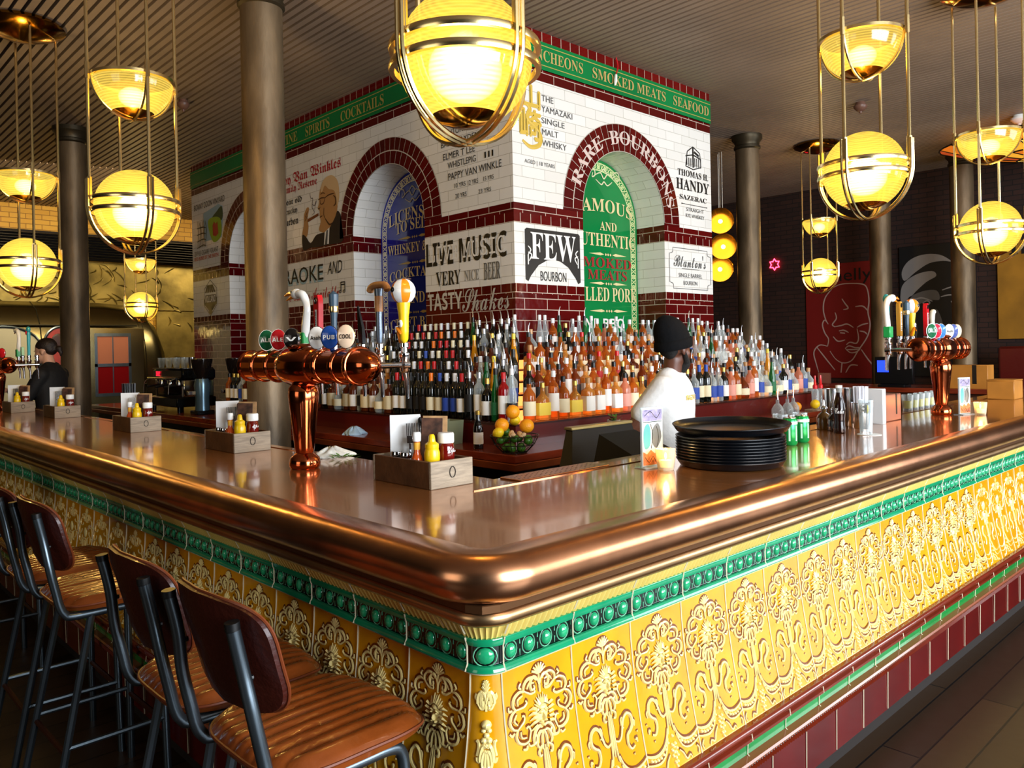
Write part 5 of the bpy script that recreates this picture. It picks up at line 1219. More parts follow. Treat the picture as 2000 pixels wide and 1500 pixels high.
def candle(x, y, lab):
    t = thing('candle_glass', lab, 'candle', (x, y, CT)); prof = []
    rings = []
    for r, z in ((.001, 0), (.027, 0), (.029, .006), (.036, .075), (.033, .075), (.026, .010), (.001, .010)):
        rings.append([(r*(1+(.03 if (k % 2 and r > .02) else 0))*cos(2*pi*k/36), r*(1+(.03 if (k % 2 and r > .02) else 0))*sin(2*pi*k/36), z) for k in range(36)])
    MB().loft(rings, True, True).build('fluted_glass', M_flut, t)
    MB().lathe([(.001, .0105), (.021, .0105), (.024, .035), (.001, .036)], seg=20).build('wax', mat('warm_lit_wax', 'fff0d0', .4, emit='ffe0a0', es=.7), t)
    MB().ell((0, 0, .050), (.005, .005, .012), 8, 8).build('flame', mat('candle_flame', 'ffe080', .5, emit='ffd060', es=14), t)
    l = bpy.data.lights.new('candle_light', 'POINT'); l.energy = .2; l.color = (1, .7, .35); l.shadow_soft_size = .01
    lo = bpy.data.objects.new('candle_light', l); COL.objects.link(lo); lo.parent = t; lo.location = (0, 0, .068)
candle(2.355, 1.70, 'lit candle in a fluted glass in front of the nearer menu card'); candle(5.24, 1.52, 'lit candle in a fluted glass beside the farther menu card')
# drinks on the right arm
def can(x, y, lab):
    t = thing('drink_can', lab, 'can', (x, y, CT)); MB().lathe([(.001, .004), (.024, 0), (.026, 0), (.0325, .008), (.0325, .108), (.027, .118)], seg=28).build('can_body', mat('green_printed_can', '18a04c', .2, .4), t)
    MB().lathe([(.027, .118), (.0275, .121), (.0255, .121), (.024, .117), (.001, .117)], seg=28).build('can_lid', M_chrome, t)
    MB().lathe([(.0328, .092), (.0329, .104)], seg=28).build('white_band', M_tag, t)
    mb = MB()
    for a in (3.6, 4.6, 5.4): mb.loft([[((.0329)*cos(a+d), (.0329)*sin(a+d), z) for d in (-.12, 0, .12)] for z in (.02, .085)], False, False)
    mb.build('pale_stripe', mat('pale_green_stripe', 'bfe8c8', .3), t)
can(3.27, 1.70, 'green drink can, one of two behind the tray stack, the nearer to it'); can(3.40, 1.71, 'green drink can behind the tray stack, the one nearer the cola bottle')
DRK_ = {}
def tumbler(x, y, h, r, lab, fill=None, nm='tumbler', z=CT, lime=False, ice=True):
    t = thing(nm, lab, 'glass', (x, y, z)); rings = []
    for rr, zz in ((.001, 0), (r*.8, 0), (r*.82, .004), (r, h), (r-.003, h), (r*.8-.002, .012), (.001, .012)):
        rings.append([(rr*(1+(.02 if k % 2 else 0))*cos(2*pi*k/28), rr*(1+(.02 if k % 2 else 0))*sin(2*pi*k/28), zz) for k in range(28)])
    MB().loft(rings, True, True).build('glass_wall', M_clear, t)
    if fill: MB().lathe([(.001, .0125), (r*.8-.004, .0125), (r*.93-.005, h*.62), (.001, h*.62)], seg=20).build('drink', DRK_.setdefault(fill, thin('drink_'+fill, fill, .75 if fill == 'd8c830' else .2)), t)
    if ice:
        for q in range(3):
            o = MB().box((-.010, -.010, -.010), (.010, .010, .010), .002).build('ice_cube', mat('ice', 'eef6fa', .1, trans=.7), t); o.location = (.010*cos(2.1*q), .010*sin(2.1*q), h*.66+.012*q); o.rotation_euler = (q, q*.7, q)
    if lime:
        MB().ell((.008, -.012, h*.35), (.014, .006, .014), 12, 8).build('lime_wedge', mat('lime_flesh', 'a8d040', .3), t)
    return t
tumbler(3.62, 1.93, .10, .036, 'fluted tumbler with lime wedge, left of the green cans', 'dfe4cc', lime=True)
tumbler(3.60, 1.83, .10, .036, 'empty fluted tumbler just behind the left green can', None, ice=False)
tumbler(3.76, 1.90, .10, .036, 'empty fluted tumbler behind the right green can', None, ice=False)
tumbler(3.45, 1.93, .09, .035, 'empty fluted tumbler on the inner bar edge behind the tray stack', None, ice=False)
tumbler(3.20, 1.94, .06, .034, 'short fluted glass peeking over the left side of the tray stack', None, ice=False)
tumbler(3.32, 1.96, .06, .034, 'short fluted glass peeking over the middle of the tray stack', None, ice=False)
gt = tumbler(3.86, 1.615, .165, .034, 'tall gin glass with lemon slice and ice on a white coaster', 'e6ecee')
for ch in gt.children: pass
o = MB().lathe([(.001, .0), (.023, .0), (.023, .004), (.001, .004)], seg=20).build('lemon_slice', mat('lemon_slice_flesh', 'f0dc50', .3), gt); o.rotation_euler = (pi/2, 0, .6); o.location = (-.006, -.006, .12)
gt.location.z = CT+.0025
tag(MB().lathe([(.001, 0), (.055, 0), (.055, .002), (.001, .002)], (3.86, 1.60, CT), 28).build('coaster', mat('white_coaster_card', 'f2f0ea', .6)), 'white round paper coaster under the tall gin glass', 'coaster')
# cola bottle
t = thing('cola_bottle', 'dark cola bottle with white wordmark, left of the tall gin glass', 'bottle', (3.84, 1.735, CT))
M_cola = mat('cola_filled_glass', '160403', .16, 0, .4, coat=.2)
MB().lathe([(.001, 0), (.027, 0), (.029, .006), (.0295, .03), (.026, .055), (.0265, .07), (.030, .10), (.0305, .12), (.027, .145), (.02, .17), (.0145, .19), (.0135, .20)], seg=28).build('glass_body', M_cola, t)
MB().lathe([(.0135, .2), (.0135, .215), (.015, .217), (.015, .222)], seg=20).build('neck', mat('clear_neck_glass', 'cfd4d0', .05, trans=.6), t); MB().lathe([(.0155, .222), (.0155, .234), (.001, .236)], seg=20).build('crown_cap', M_capw, t)
vs, fs = text_mesh('Coke', 'script'); mb = MB(); ca = atan2(-1.735, -3.84)
mb.add([(.0308*cos(ca-.75+1.5*x), .0308*sin(ca-.75+1.5*x), .098+.026*y) for x, y in vs], fs); mb.build('wordmark', M_tag, t)
for x, y, c, lab in ((3.98, 1.88, '6a4a1c', 'small cut-glass bitters bottle with amber syrup, left of the cola bottle'), (3.93, 1.80, '1c0a06', 'small cut-glass bitters bottle with dark syrup, touching the cola bottle')):
    t = thing('bitters_bottle', lab, 'bottle', (x, y, CT)); MB().lathe([(.001, 0), (.036, 0), (.038, .006), (.037, .055), (.028, .075), (.012, .088), (.012, .10)], seg=10).build('cut_glass_body', mat('bitters_'+c, c, .06, trans=.3, coat=.6), t)
    MB().lathe([(.013, .10), (.02, .105), (.02, .112), (.008, .12), (.004, .15), (.001, .152)], seg=12).build('dasher_top', M_chrome, t)
def steel_cup(x, y, h, lab, straws):
    t = thing('steel_cup', lab, 'cup', (x, y, CT)); MB().lathe([(.001, 0), (.040, 0), (.042, .004), (.048, h), (.050, h+.002), (.046, h), (.04, .02), (.001, .02)], seg=30).build('cup_body', M_stl, t)
    if straws:
        mb = MB()
        for i in range(26):
            a = i*2.4; r = .034*sqrt(i/26); mb.tube([(r*cos(a), r*sin(a), .03), (r*1.15*cos(a), r*1.15*sin(a), .215)], .0035, 5)
        mb.build('straw_bundle', mat('pale_straw', 'e8e8ee', .3), t)['kind'] = 'stuff'
steel_cup(4.12, 1.90, .20, 'tall steel shaker tin standing behind the cola bottle', False); steel_cup(4.22, 1.84, .20, 'tall steel shaker tin, right of the one behind the cola bottle', False)
steel_cup(4.14, 1.76, .13, 'steel cup packed with pale straws behind the gin glass', True)
t = thing('napkin_stack', 'tall upright stack of white napkins beside the copper napkin box', 'napkins', (4.40, 1.80, CT)); MB().box((-.02, -.06, 0), (.02, .06, .19), .003).build('folded_sheets', M_paper, t)
t = thing('napkin_box', 'copper-pink metal napkin box with a dark slot beside the white napkins', 'box', (4.60, 1.835, CT)); MB().box((-.12, -.06, 0), (.12, .06, .15), .004).build('box_body', mat('rose_copper_sheet', 'c88a74', .3, .8), t)
MB().box((.045, -.0615, .035), (.062, -.0605, .151)).build('slot', M_blkh, t)
for i in range(6):
    o = tumbler(5.36+.10*i+(.0), 1.975-.0*i, .10, .036, 'glass of yellow citrus juice, %s in the row by the beer tower' % ORD[i], 'd8c830', 'juice_glass', ice=False); o['group'] = 'juice glasses on the inner edge of the right bar arm'
t = thing('wooden_box', 'plain ochre wooden box on the bar beyond the farther menu card', 'box', (6.78, 1.80, CT)); MB().box((-.11, -.09, 0), (.11, .09, .135), .004).build('box_body', mat('ochre_wood_box', 'b8792e', .45, var=.15, vscale=5), t); MB().box((-.112, -.092, .1355), (.112, .092, .145), .003).build('box_lid', mat('ochre_wood_box', 'b8792e', .45), t)
# staff side: till, printer, cloths, fruit
M_pos = mat('black_till_plastic', '050608', .5, 0, .25); M_posl = mat('till_edge_grey', '3a3f44', .3)
t = thing('till_screen', 'large black till seen from behind, sloping up from the inner bar edge', 'till', (2.86, 2.45, .80)); 
mb = MB(); mb.add([(-.30, -.10, .02), (.32, -.10, .02), (.32, .05, .36), (-.12, .05, .36), (-.30, .02, .02), (.32, .02, .02), (.32, .09, .36), (-.12, .09, .36)], [(0,1,2,3), (5,4,7,6), (0,4,5,1), (1,5,6,2), (2,6,7,3), (3,7,4,0)]); mb.build('screen_back', M_pos, t, smooth=False)
MB().box((-.13, .045, .3605), (.325, .095, .375), .003).build('top_edge', mat('dull_gold_edge', '9a8450', .3, .6), t); MB().box((-.1, -.02, -.80), (.1, .08, .03), .004).build('pedestal', M_posl, t)  # top edge coloured dull gold
t = thing('receipt_printer', 'dark receipt printer with a painted blue reflection strip beside the till', 'printer', (2.76, 2.17, .975))
MB().box((-.13, -.10, -.975), (.13, .10, -.01), .003).build('stand', M_pos, t); mb = MB(); mb.add([(-.15, -.11, 0), (.15, -.11, 0), (.15, .11, 0), (-.15, .11, 0), (-.13, -.10, .12), (.15, -.10, .12), (.15, .10, .19), (-.10, .10, .19)], [(0,3,2,1), (4,5,6,7), (0,1,5,4), (1,2,6,5), (2,3,7,6), (3,0,4,7)]); mb.build('printer_body', M_pos, t, smooth=False)
MB().box((-.12, -.1005-.008, .05), (.14, -.1003-.004, .056)).build('reflection_strip', mat('blue_reflection_paint', '6a86a8', .2, .5), t)  # thin strip painted in for a blue reflection on the casing
# fruit basket
t = thing('wire_fruit_basket', 'black wire basket full of citrus fruit on the back counter corner', 'basket', (3.14, 3.315, .9505)); mb = MB()
for z, r in ((.004, .07), (.05, .115), (.10, .14)): mb.tube([(r*cos(2*pi*k/28), r*sin(2*pi*k/28), z) for k in range(28)], .003, 5, closed=True)
mb.build('wire_ring', M_blkh, t); mb = MB()
for k in range(20): a = 2*pi*k/20; mb.tube([(.02*cos(a), .02*sin(a), .004), (.07*cos(a), .07*sin(a), .004), (.115*cos(a), .115*sin(a), .05), (.14*cos(a), .14*sin(a), .10)], .0018, 4)
mb.build('wire_rib', M_blkh, t)
M_orng = mat('orange_peel', 'f09a14', .4, bump=.3, bscale=160); M_lime = mat('lime_peel', '3c6a1c', .35, bump=.2, bscale=120); M_lem = mat('lemon_peel', 'f0c81c', .4, bump=.2, bscale=120); M_ging = mat('ginger_root_skin', 'd0a878', .6, var=.2, vscale=30)
def fruit(nm, lab, cat, m_, p, r, grp=None, stem=True):
    o = MB().ell((0, 0, 0), r, 18, 12)
    if stem: o.lathe([(.003, r[2]-.001), (.004, r[2]+.0015), (.001, r[2]+.002)], seg=6)
    o = o.build(nm, m_); o.location = p; o.rotation_euler = (random.uniform(-.6, .6), random.uniform(-.6, .6), 0); tag(o, lab, cat, grp)
B0 = Vector((3.14, 3.315, .9505))
fruit('orange', 'orange crowning the heap in the wire fruit basket', 'fruit', M_orng, B0+Vector((-.01, -.0, .235)), (.041, .041, .040))
fruit('orange', 'orange at the right front of the wire fruit basket heap', 'fruit', M_orng, B0+Vector((.024, -.078, .156)), (.042, .042, .040))
fruit('orange', 'orange at the left of the wire fruit basket heap', 'fruit', M_orng, B0+Vector((-.055, .045, .160)), (.041, .041, .040))
fruit('lemon', 'yellow lemon at the left front of the wire fruit basket', 'fruit', M_lem, B0+Vector((-.100, .028, .120)), (.032, .036, .030))
fruit('lemon', 'yellow lemon behind the top orange in the basket', 'fruit', M_lem, B0+Vector((.062, .06, .176)), (.032, .034, .028))
for i, (a, r, z) in enumerate([(0, .05, .03), (1.2, .05, .03), (2.4, .05, .03), (3.6, .05, .03), (4.8, .05, .03), (.5, .085, .075), (1.5, .085, .075), (2.5, .08, .075), (5.9, .085, .075), (5.1, .085, .07), (0, 0, .08), (2.1, .05, .118)]):
    fruit('lime', 'dark green lime in the lower part of the wire fruit basket', 'fruit', M_lime, B0+Vector((r*cos(a), r*sin(a), z)), (.027, .024, .023), 'limes in the wire fruit basket', False)
for i, (a, r, z) in enumerate([(3.75, .085, .118), (4.35, .085, .112)]):
    o = MB().ell((0, 0, 0), (.034, .016, .015), 10, 7).ell((.02, .012, .005), (.014, .018, .012), 8, 6).build('ginger_root', M_ging); o.location = B0+Vector((r*cos(a), r*sin(a), z)); o.rotation_euler = (.3*i, .4, a)
    tag(o, 'knobbly pale ginger root in the wire fruit basket', 'ginger', 'ginger roots in the wire fruit basket')
t = thing('plastic_tub', 'cloudy green-grey plastic tub on the back counter by the fruit basket', 'tub', (3.17, 3.98, .9505)); MB().loft([[(x*s, y*s, z) for x, y in ((-.09, -.07), (.09, -.07), (.09, .07), (-.09, .07))] for s, z in ((.9, 0), (1.0, .15), (.97, .15), (.87, .01))], True, True).build('tub_body', mat('cloudy_tub_plastic', '8a9070', .4, trans=.3), t, smooth=False); MB().box((-.07, -.05, .011), (.07, .05, .08)).build('tub_contents', mat('herb_contents', '6a7a40', .8, var=.4, vscale=40), t)
o = MB().lathe([(.001,0),(.028,.0),(.030,.006),(.030,.12),(.024,.15),(.013,.18),(.0125,.215),(.015,.218),(.015,.228),(.001,.23)], seg=20).build('beer_bottle', mat('black_beer_glass', '0a0807', .08, coat=.6)); o.location = (3.13, 3.62, .9505); tag(o, 'black beer bottle standing between the plastic tub and fruit basket', 'bottle')
MB().lathe([(.0305, .03), (.0305, .10)], seg=20).build('label', M_tag, o); MB().lathe([(.0152, .205), (.0155, .2285), (.001, .232)], seg=14).build('foil', mat('bottle_cap_gold', cap_c['gold'], .3, .9), o)
def cloth(loc, r, h, m_, nm, lab, cat, seed):
    rr = random.Random(seed); mb = MB(); rings = []
    ph = [rr.random()*6 for _ in range(8)]
    for i in range(9):
        t_ = i/8; rings.append([(r*cos(2*pi*k/40)*sin(pi*(.06+.44*(1-t_)))*(1+.25*sin(3*2*pi*k/40+ph[0])+.12*sin(7*2*pi*k/40+ph[1]+i)), .7*r*sin(2*pi*k/40)*sin(pi*(.06+.44*(1-t_)))*(1+.2*sin(4*2*pi*k/40+ph[2]+i*.5)), h*t_*(1+.25*sin(5*2*pi*k/40+ph[3]))) for k in range(40)])
    mb.loft(rings, True, True); o = mb.build(nm, m_, angle=70); o.location = loc; return tag(o, lab, cat)
cloth((3.12, 4.98, .9505), .085, .05, mat('pale_blue_cloth', 'a8c4d8', .8, bump=.5, bscale=60), 'bar_cloth', 'crumpled pale blue cloth on the back counter behind the beer tower', 'cloth', 3)
cloth((1.78, 3.02, CT), .09, .035, mat('white_rag', 'dcdad0', .85, var=.3, vscale=30), 'bar_rag', 'crumpled whitish rag beside the foot of the left copper beer tower', 'cloth', 5)
t = thing('herb_sprig', 'green herb sprigs lying on the bar beside the whitish rag', 'herbs', (1.76, 2.90, CT)); mb = MB()
for k in range(22):
    a = random.uniform(0, 6.28); q = random.uniform(.01, .05); c = Vector((q*cos(a), q*sin(a)*1.6, .006+random.random()*.012)); d = Vector((cos(a), sin(a), .3))*.018; s_ = Vector((-sin(a), cos(a), 0))*.006
    mb.add([tuple(c-d), tuple(c+s_), tuple(c+d), tuple(c-s_), tuple(c+Vector((0,0,.002)))], [(0,1,4), (1,2,4), (2,3,4), (3,0,4)])
mb.build('leaves', mat('green_herb_leaf', '5a8a2c', .6), t)
tag(MB().lathe([(.001, 0), (.04, 0), (.042, .004), (.042, .03), (.04, .034), (.001, .036)], (1.90, 2.62, 1.0), 24).build('white_tub', M_capw), 'small white tub showing behind the copper beer tower, below bar level', 'tub')
# prep things on the right of the back counter
def small(nm, lab, cat, mb, m_, loc): o = mb.build(nm, m_); o.location = loc; return tag(o, lab, cat)
t = thing('garnish_glass', 'glass of strawberries with mint leaves behind the tray stack', 'glass', (4.30, 3.0, .95)); t.location = (4.05, 3.33, .9505)
MB().lathe([(.001, 0), (.036, 0), (.044, .12), (.041, .12), (.034, .01), (.001, .01)], seg=24).build('glass_wall', M_clear, t); MB().lathe([(.001, .011), (.033, .011), (.038, .07), (.001, .075)], seg=16).build('strawberries', mat('strawberry_red', 'b81c24', .35, bump=.4, bscale=120), t)
mb = MB()
for k in range(26):
    a = random.uniform(0, 6.28); q = random.uniform(0, .05); c = Vector((q*cos(a), q*sin(a), .11+random.random()*.04)); d = Vector((cos(a), sin(a), .5))*.018; s_ = Vector((-sin(a), cos(a), 0))*.010
    mb.add([tuple(c-d), tuple(c+s_), tuple(c+d), tuple(c-s_)], [(0, 1, 2, 3)])
mb.build('mint_leaves', mat('green_herb_leaf', '5a8a2c', .6), t)
for i, (x, y, lab) in enumerate(((6.15, 3.30, 'left'), (6.28, 3.28, 'middle'), (6.42, 3.30, 'right'))):
    t = thing('pourer_bottle', 'clear decanter with long steel pourer, %s of three at the counter end' % lab, 'bottle', (x, y, .9505)); MB().lathe([(.001, 0), (.045, 0), (.05, .01), (.05, .05), (.03, .085), (.014, .10), (.014, .13)], seg=14).build('glass_body', G_clr, t); MB().tube([(0, 0, .13), (0, 0, .16), (.01, 0, .23)], [.009, .006, .003], 8).build('pour_spout', M_chrome, t)
fruit('orange', 'orange standing by the clear decanters at the counter end', 'fruit', M_orng, (6.6, 3.36, .9505+.041), (.041, .041, .040))
fruit('lemon', 'yellow lemon at the right end of the back counter', 'fruit', M_lem, (6.78, 3.28, .9505+.054), (.042, .042, .040)); tag(MB().box((6.70, 3.22, .9505), (6.86, 3.34, .962), .002).build('cutting_board', M_box), 'small board under the yellow lemon at the counter end', 'board')
t = thing('wooden_crate', 'low brown wooden crate on the back counter behind the tray stack', 'crate', (4.75, 3.33, .9505)); MB().box((-.13, -.08, 0), (.13, .08, .09), .003).build('crate_body', mat('brown_crate_wood', '8a5a2c', .5, var=.2, vscale=10), t); MB().box((-.11, -.06, .0905), (.11, .06, .092)).build('crate_mouth', M_blkh, t)
# two red squeeze bottles on the second tier end
for k, x in enumerate((6.95, 7.06)):
    t = thing('squeeze_bottle', 'red topped squeeze bottle, %s of the pair at the right end of the shelves' % ('left', 'right')[k], 'bottle', (x, 3.36, .9505)); MB().lathe([(.001, 0), (.03, 0), (.032, .16), (.02, .18)], seg=16).build('body', G_clr, t); MB().lathe([(.021, .18), (.021, .21), (.012, .22), (.008, .30), (.001, .302)], seg=12).build('nozzle', H_red, t)
# ------------------------------------------------------------------ people
def remesh(mb, name, m_, parent, vox=.008, it=6, label=None):
    o = mb.build('tmp', m_, None, smooth=False); md = o.modifiers.new('r', 'REMESH'); md.mode = 'VOXEL'; md.voxel_size = vox; md.use_smooth_shade = True
    s = o.modifiers.new('s', 'SMOOTH'); s.factor = .5; s.iterations = it
    bpy.context.view_layer.update(); dg = bpy.context.evaluated_depsgraph_get(); me = bpy.data.meshes.new_from_object(o.evaluated_get(dg)); me.name = name
    old = o.data; bpy.data.objects.remove(o); bpy.data.meshes.remove(old)
    if not me.materials: me.materials.append(m_)
    me.shade_smooth(); n = bpy.data.objects.new(name, me); COL.objects.link(n)
    if parent: n.parent = parent
    return n
def torso(mb, grow=0.0, z0=.93, z1=1.45, sc=1.0):
    """x forward, y left; elliptical sections"""
    S = [(.90, .115, .165), (.98, .112, .160), (1.08, .108, .148), (1.18, .112, .158), (1.28, .118, .172), (1.36, .115, .178), (1.42, .098, .172), (1.46, .075, .12), (1.485, .062, .075)]
    R_ = []
    for z, a, b in S:
        if z < z0-.03 or z > z1+.03: continue
        R_.append([((a+grow)*cos(2*pi*k/24)*(1.0 if cos(2*pi*k/24) > 0 else .92)+.0, (b+grow)*sin(2*pi*k/24), z) for k in range(24)])
    mb.loft(R_, True, True)
def limb(mb, P, R, seg=12): mb.tube(spline(P, 4) if len(P) > 2 else P, None or [R[min(len(R)-1, int(i/ (len(spline(P, 4)) if len(P) > 2 else 2) * len(R)))] for i in range(len(spline(P, 4)) if len(P) > 2 else 2)], seg)
def limb2(mb, pts, rad, seg=12):
    q = []; r = []
    for i in range(len(pts)-1):
        for k in range(6): t = k/6; q.append(Vector(pts[i]).lerp(Vector(pts[i+1]), t)); r.append(rad[i]*(1-t)+rad[i+1]*t)
    q.append(Vector(pts[-1])); r.append(rad[-1]); mb.tube(q, r, seg)
    for p, rr in zip(pts, rad): mb.ell(p, rr, 12, 8)
def head(mb, c, yaw, sc=1.0, pitch=0):
    R_ = Matrix.Translation(Vector(c)) @ Matrix.Rotation(yaw, 4, 'Z') @ Matrix.Rotation(pitch, 4, 'Y') @ Matrix.Scale(sc, 4); mb.M = R_
    mb.ell((-.012, 0, .035), (.098, .076, .088), 20, 14); mb.ell((.030, 0, -.035), (.062, .058, .075), 18, 12); mb.ell((.060, 0, -.088), (.028, .028, .022), 12, 8)
    mb.ell((.060, 0, .018), (.030, .052, .016), 12, 8)
    mb.tube([(.082, 0, .008), (.102, 0, -.022), (.108, 0, -.034)], [.010, .013, .012], 8); mb.ell((.098, .010, -.036), (.010, .008, .007), 8, 6); mb.ell((.098, -.010, -.036), (.010, .008, .007), 8, 6)
    mb.ell((.086, 0, -.058), (.012, .022, .006), 10, 6); mb.ell((.084, 0, -.069), (.012, .020, .007), 10, 6)
    for s_ in (-1, 1):
        mb.ell((.072, .028*s_, .003), (.014, .016, .010), 10, 6); mb.ell((-.012, .079*s_, -.010), (.020, .009, .030), 12, 8)
        mb.ell((.050, .040*s_, -.028), (.030, .020, .024), 10, 8)
    mb.M = Matrix.Identity(4); return R_
def hand(mb, wrist, direction, palm_n, curl=.5, side=1):
    d = Vector(direction).normalized(); n = Vector(palm_n).normalized(); s = d.cross(n).normalized()*side
    w_ = Vector(wrist); 
    for t in (.02, .04, .06, .078): mb.ell(tuple(w_+d*t), (.030, .030, .022), 10, 8)
    for i, (o_, L) in enumerate(((-.030, .066), (-.010, .075), (.010, .070), (.029, .055))):
        p0 = w_+d*.085+s*o_; p1 = p0+(d*cos(curl*.6)+n*sin(curl*.6))*L*.42; p2 = p1+(d*cos(curl*1.6)+n*sin(curl*1.6))*L*.33; p3 = p2+(d*cos(curl*2.3)+n*sin(curl*2.3))*L*.25
        mb.tube([tuple(p0-d*.02), tuple(p0), tuple(p1), tuple(p2), tuple(p3)], [.0095, .0095, .009, .008, .007], 8)
    p0 = w_+d*.035-s*.030; p1 = p0+(d*.6-s*.75+n*.2)*.038; p2 = p1+(d*.85-s*.3+n*.45)*.032
    mb.tube([tuple(w_+d*.02-s*.01), tuple(p0), tuple(p1), tuple(p2)], [.012, .012, .010, .008], 8)
# --- bartender with knitted hat
M_skin1 = mat('deep_brown_skin', '5c3626', .42, var=.08, vscale=12); M_skin2 = mat('light_skin', 'c99a80', .45, var=.06, vscale=14)
M_tee = mat('white_cotton_tshirt', 'dcdad6', .8, bump=.3, bscale=30); M_hat = mat('black_knit_wool', '060608', .9, 0, .2, bump=.4, bscale=30); M_beard = mat('black_beard_hair', '0d0907', .8, bump=.6, bscale=220)
P1 = thing('person', 'person in black knitted hat and white T-shirt, head turned away, standing behind the bar', 'person', (3.66, 2.60, 0), radians(-70)); P1.scale = (.94, .94, .94)
bd_ = MB(); torso(bd_); limb2(bd_, [(0, 0, 1.44), (.012, 0, 1.50), (.02, 0, 1.56)], [.068, .056, .056])
# arms: right arm (local -y) pulled back, left forward down
limb2(bd_, [(0, -.19, 1.40), (-.175, -.24, 1.15), (-.03, -.25, .97)], [.055, .046, .031]); hand(bd_, (-.02, -.25, .96), (.75, 0, -.65), (0, .6, -.5), .7, 1)
limb2(bd_, [(0, .19, 1.40), (.02, .24, 1.13), (.20, .20, 1.0)], [.055, .044, .030]); hand(bd_, (.215, .197, .995), (.95, -.1, -.3), (0, -.4, -.8), .7, -1)
for s_ in (-1, 1): limb2(bd_, [(0, .09*s_, .92), (.01, .10*s_, .50), (-.01, .10*s_, .09)], [.085, .060, .042]); bd_.ell((.05, .10*s_, .045), (.13, .045, .045), 14, 8)
hc_ = (.035, 0, 1.625); hy = radians(60)
HM = head(bd_, hc_, hy, 1.0); remesh(bd_, 'body', M_skin1, P1, .0085)
hb = MB(); hb.M = HM
rings = []
for i in range(17):
    t_ = i/16; z = .008+.19*t_; r = 1.0 if t_ < .35 else sqrt(max(.0, 1-((t_-.35)/.66)**2)); 
    rings.append([((.112*r*(1+(.018 if k % 2 else 0))+.0)*cos(2*pi*k/72)-.018-.055*t_**1.5, (.090*r*(1+(.018 if k % 2 else 0)))*sin(2*pi*k/72), z+.018*cos(2*pi*k/72)*(1-t_)+(.0)) for k in range(72)])
hb.loft(rings, True, True); hb.M = Matrix.Identity(4); h_ = hb.build('knitted_hat', M_hat, P1, angle=80)
cf = MB(); cf.M = HM; cf.loft([[(.118*rr*(1+(.02 if k % 2 else 0))*cos(2*pi*k/72)-.018, .096*rr*(1+(.02 if k % 2 else 0))*sin(2*pi*k/72), z+.018*cos(2*pi*k/72)) for k in range(72)] for rr, z in ((.97, .0), (1.03, .006), (1.03, .052), (.97, .058))], True, False); cf.M = Matrix.Identity(4); cf.build('hat_cuff', M_hat, h_, angle=80)
hr = MB(); hr.M = HM; hr.ell((-.055, 0, -.005), (.052, .066, .045), 14, 10); hr.ell((-.065, -.02, -.03), (.03, .04, .03), 10, 8); hr.M = Matrix.Identity(4); remesh(hr, 'hair', M_beard, P1, .01, 2)
be = MB(); be.M = HM
be.ell((.050, 0, -.085), (.052, .052, .045), 14, 10); be.ell((.045, 0, -.115), (.036, .034, .035), 12, 8)
for s_ in (-1, 1): be.tube([(-.0, .068*s_, -.010), (.015, .064*s_, -.045), (.04, .05*s_, -.08)], [.010, .016, .02], 8)
be.tube([(.095, -.026, -.052), (.104, 0, -.047), (.095, .026, -.052)], .006, 6); be.M = Matrix.Identity(4); remesh(be, 'beard', M_beard, P1, .008, 3)
sh = MB(); torso(sh, .020, .93, 1.46); limb2(sh, [(0, -.165, 1.395), (-.105, -.218, 1.262)], [.082, .070]); limb2(sh, [(0, .165, 1.395), (.01, .218, 1.235)], [.085, .070]); limb2(sh, [(0, -.05, 1.45), (0, .05, 1.45)], [.07, .07])
sh = remesh(sh, 't_shirt', M_tee, P1, .010, 4)
MB().tube([(.010+.074*cos(2*pi*k/24), .072*sin(2*pi*k/24), 1.492-.016*cos(2*pi*k/24)) for k in range(24)], .008, 6, closed=True).build('neck_rib', M_tee, sh)
mb = MB(); vs, fs = text_mesh('BURGAR', 'bold')
mb.add([(.1405*cos(-.42*(x-.5)*2-.15)+.0, .19*sin(-.42*(x-.5)*2-.15), 1.33+.03*y) for x, y in [(1-0*x-1+x, y) for x, y in vs]], fs); mb.build('shirt_lettering', mat('pale_gold_shirt_print', 'd8b84a', .6), sh)
ap = MB(); 
R_ = [[((a+.020)*cos(2*pi*k/28), (b+.020)*sin(2*pi*k/28), z) for k in range(28)] for z, a, b in ((.62, .13, .175), (.80, .125, .172), (.96, .120, .166), (1.03, .117, .160))]
ap.loft(R_, True, False); ap.build('apron', mat('dark_red_apron', '3a0c0c', .7), P1)
# --- bartender with ponytail at the left
P2 = thing('person', 'person with a dark ponytail and black long-sleeved top, working the far left beer tower', 'person', (2.06, 8.72, 0), radians(137)); sc2 = 1.04
b2 = MB(); torso(b2); limb2(b2, [(0, 0, 1.44), (.02, 0, 1.50), (.035, 0, 1.56)], [.065, .055, .055])
limb2(b2, [(0, -.185, 1.39), (.10, -.22, 1.14), (.33, -.12, 1.20)], [.055, .043, .030]); hand(b2, (.345, -.115, 1.205), (.95, .3, .15), (0, .5, -.8), .9, 1)
limb2(b2, [(0, .185, 1.39), (.12, .22, 1.16), (.34, .10, 1.24)], [.055, .043, .030]); hand(b2, (.355, .095, 1.245), (.95, -.3, .1), (0, -.5, -.8), .9, -1)
for s_ in (-1, 1): limb2(b2, [(0, .09*s_, .92), (.01, .10*s_, .50), (-.01, .10*s_, .09)], [.085, .060, .042]); b2.ell((.05, .10*s_, .045), (.13, .045, .045), 14, 8)
H2 = head(b2, (.055, 0, 1.615), 0, 1.0, .18); remesh(b2, 'body', M_skin2, P2, .0085)
M_hair = mat('dark_brown_hair', '1c110c', .5, bump=.5, bscale=120)
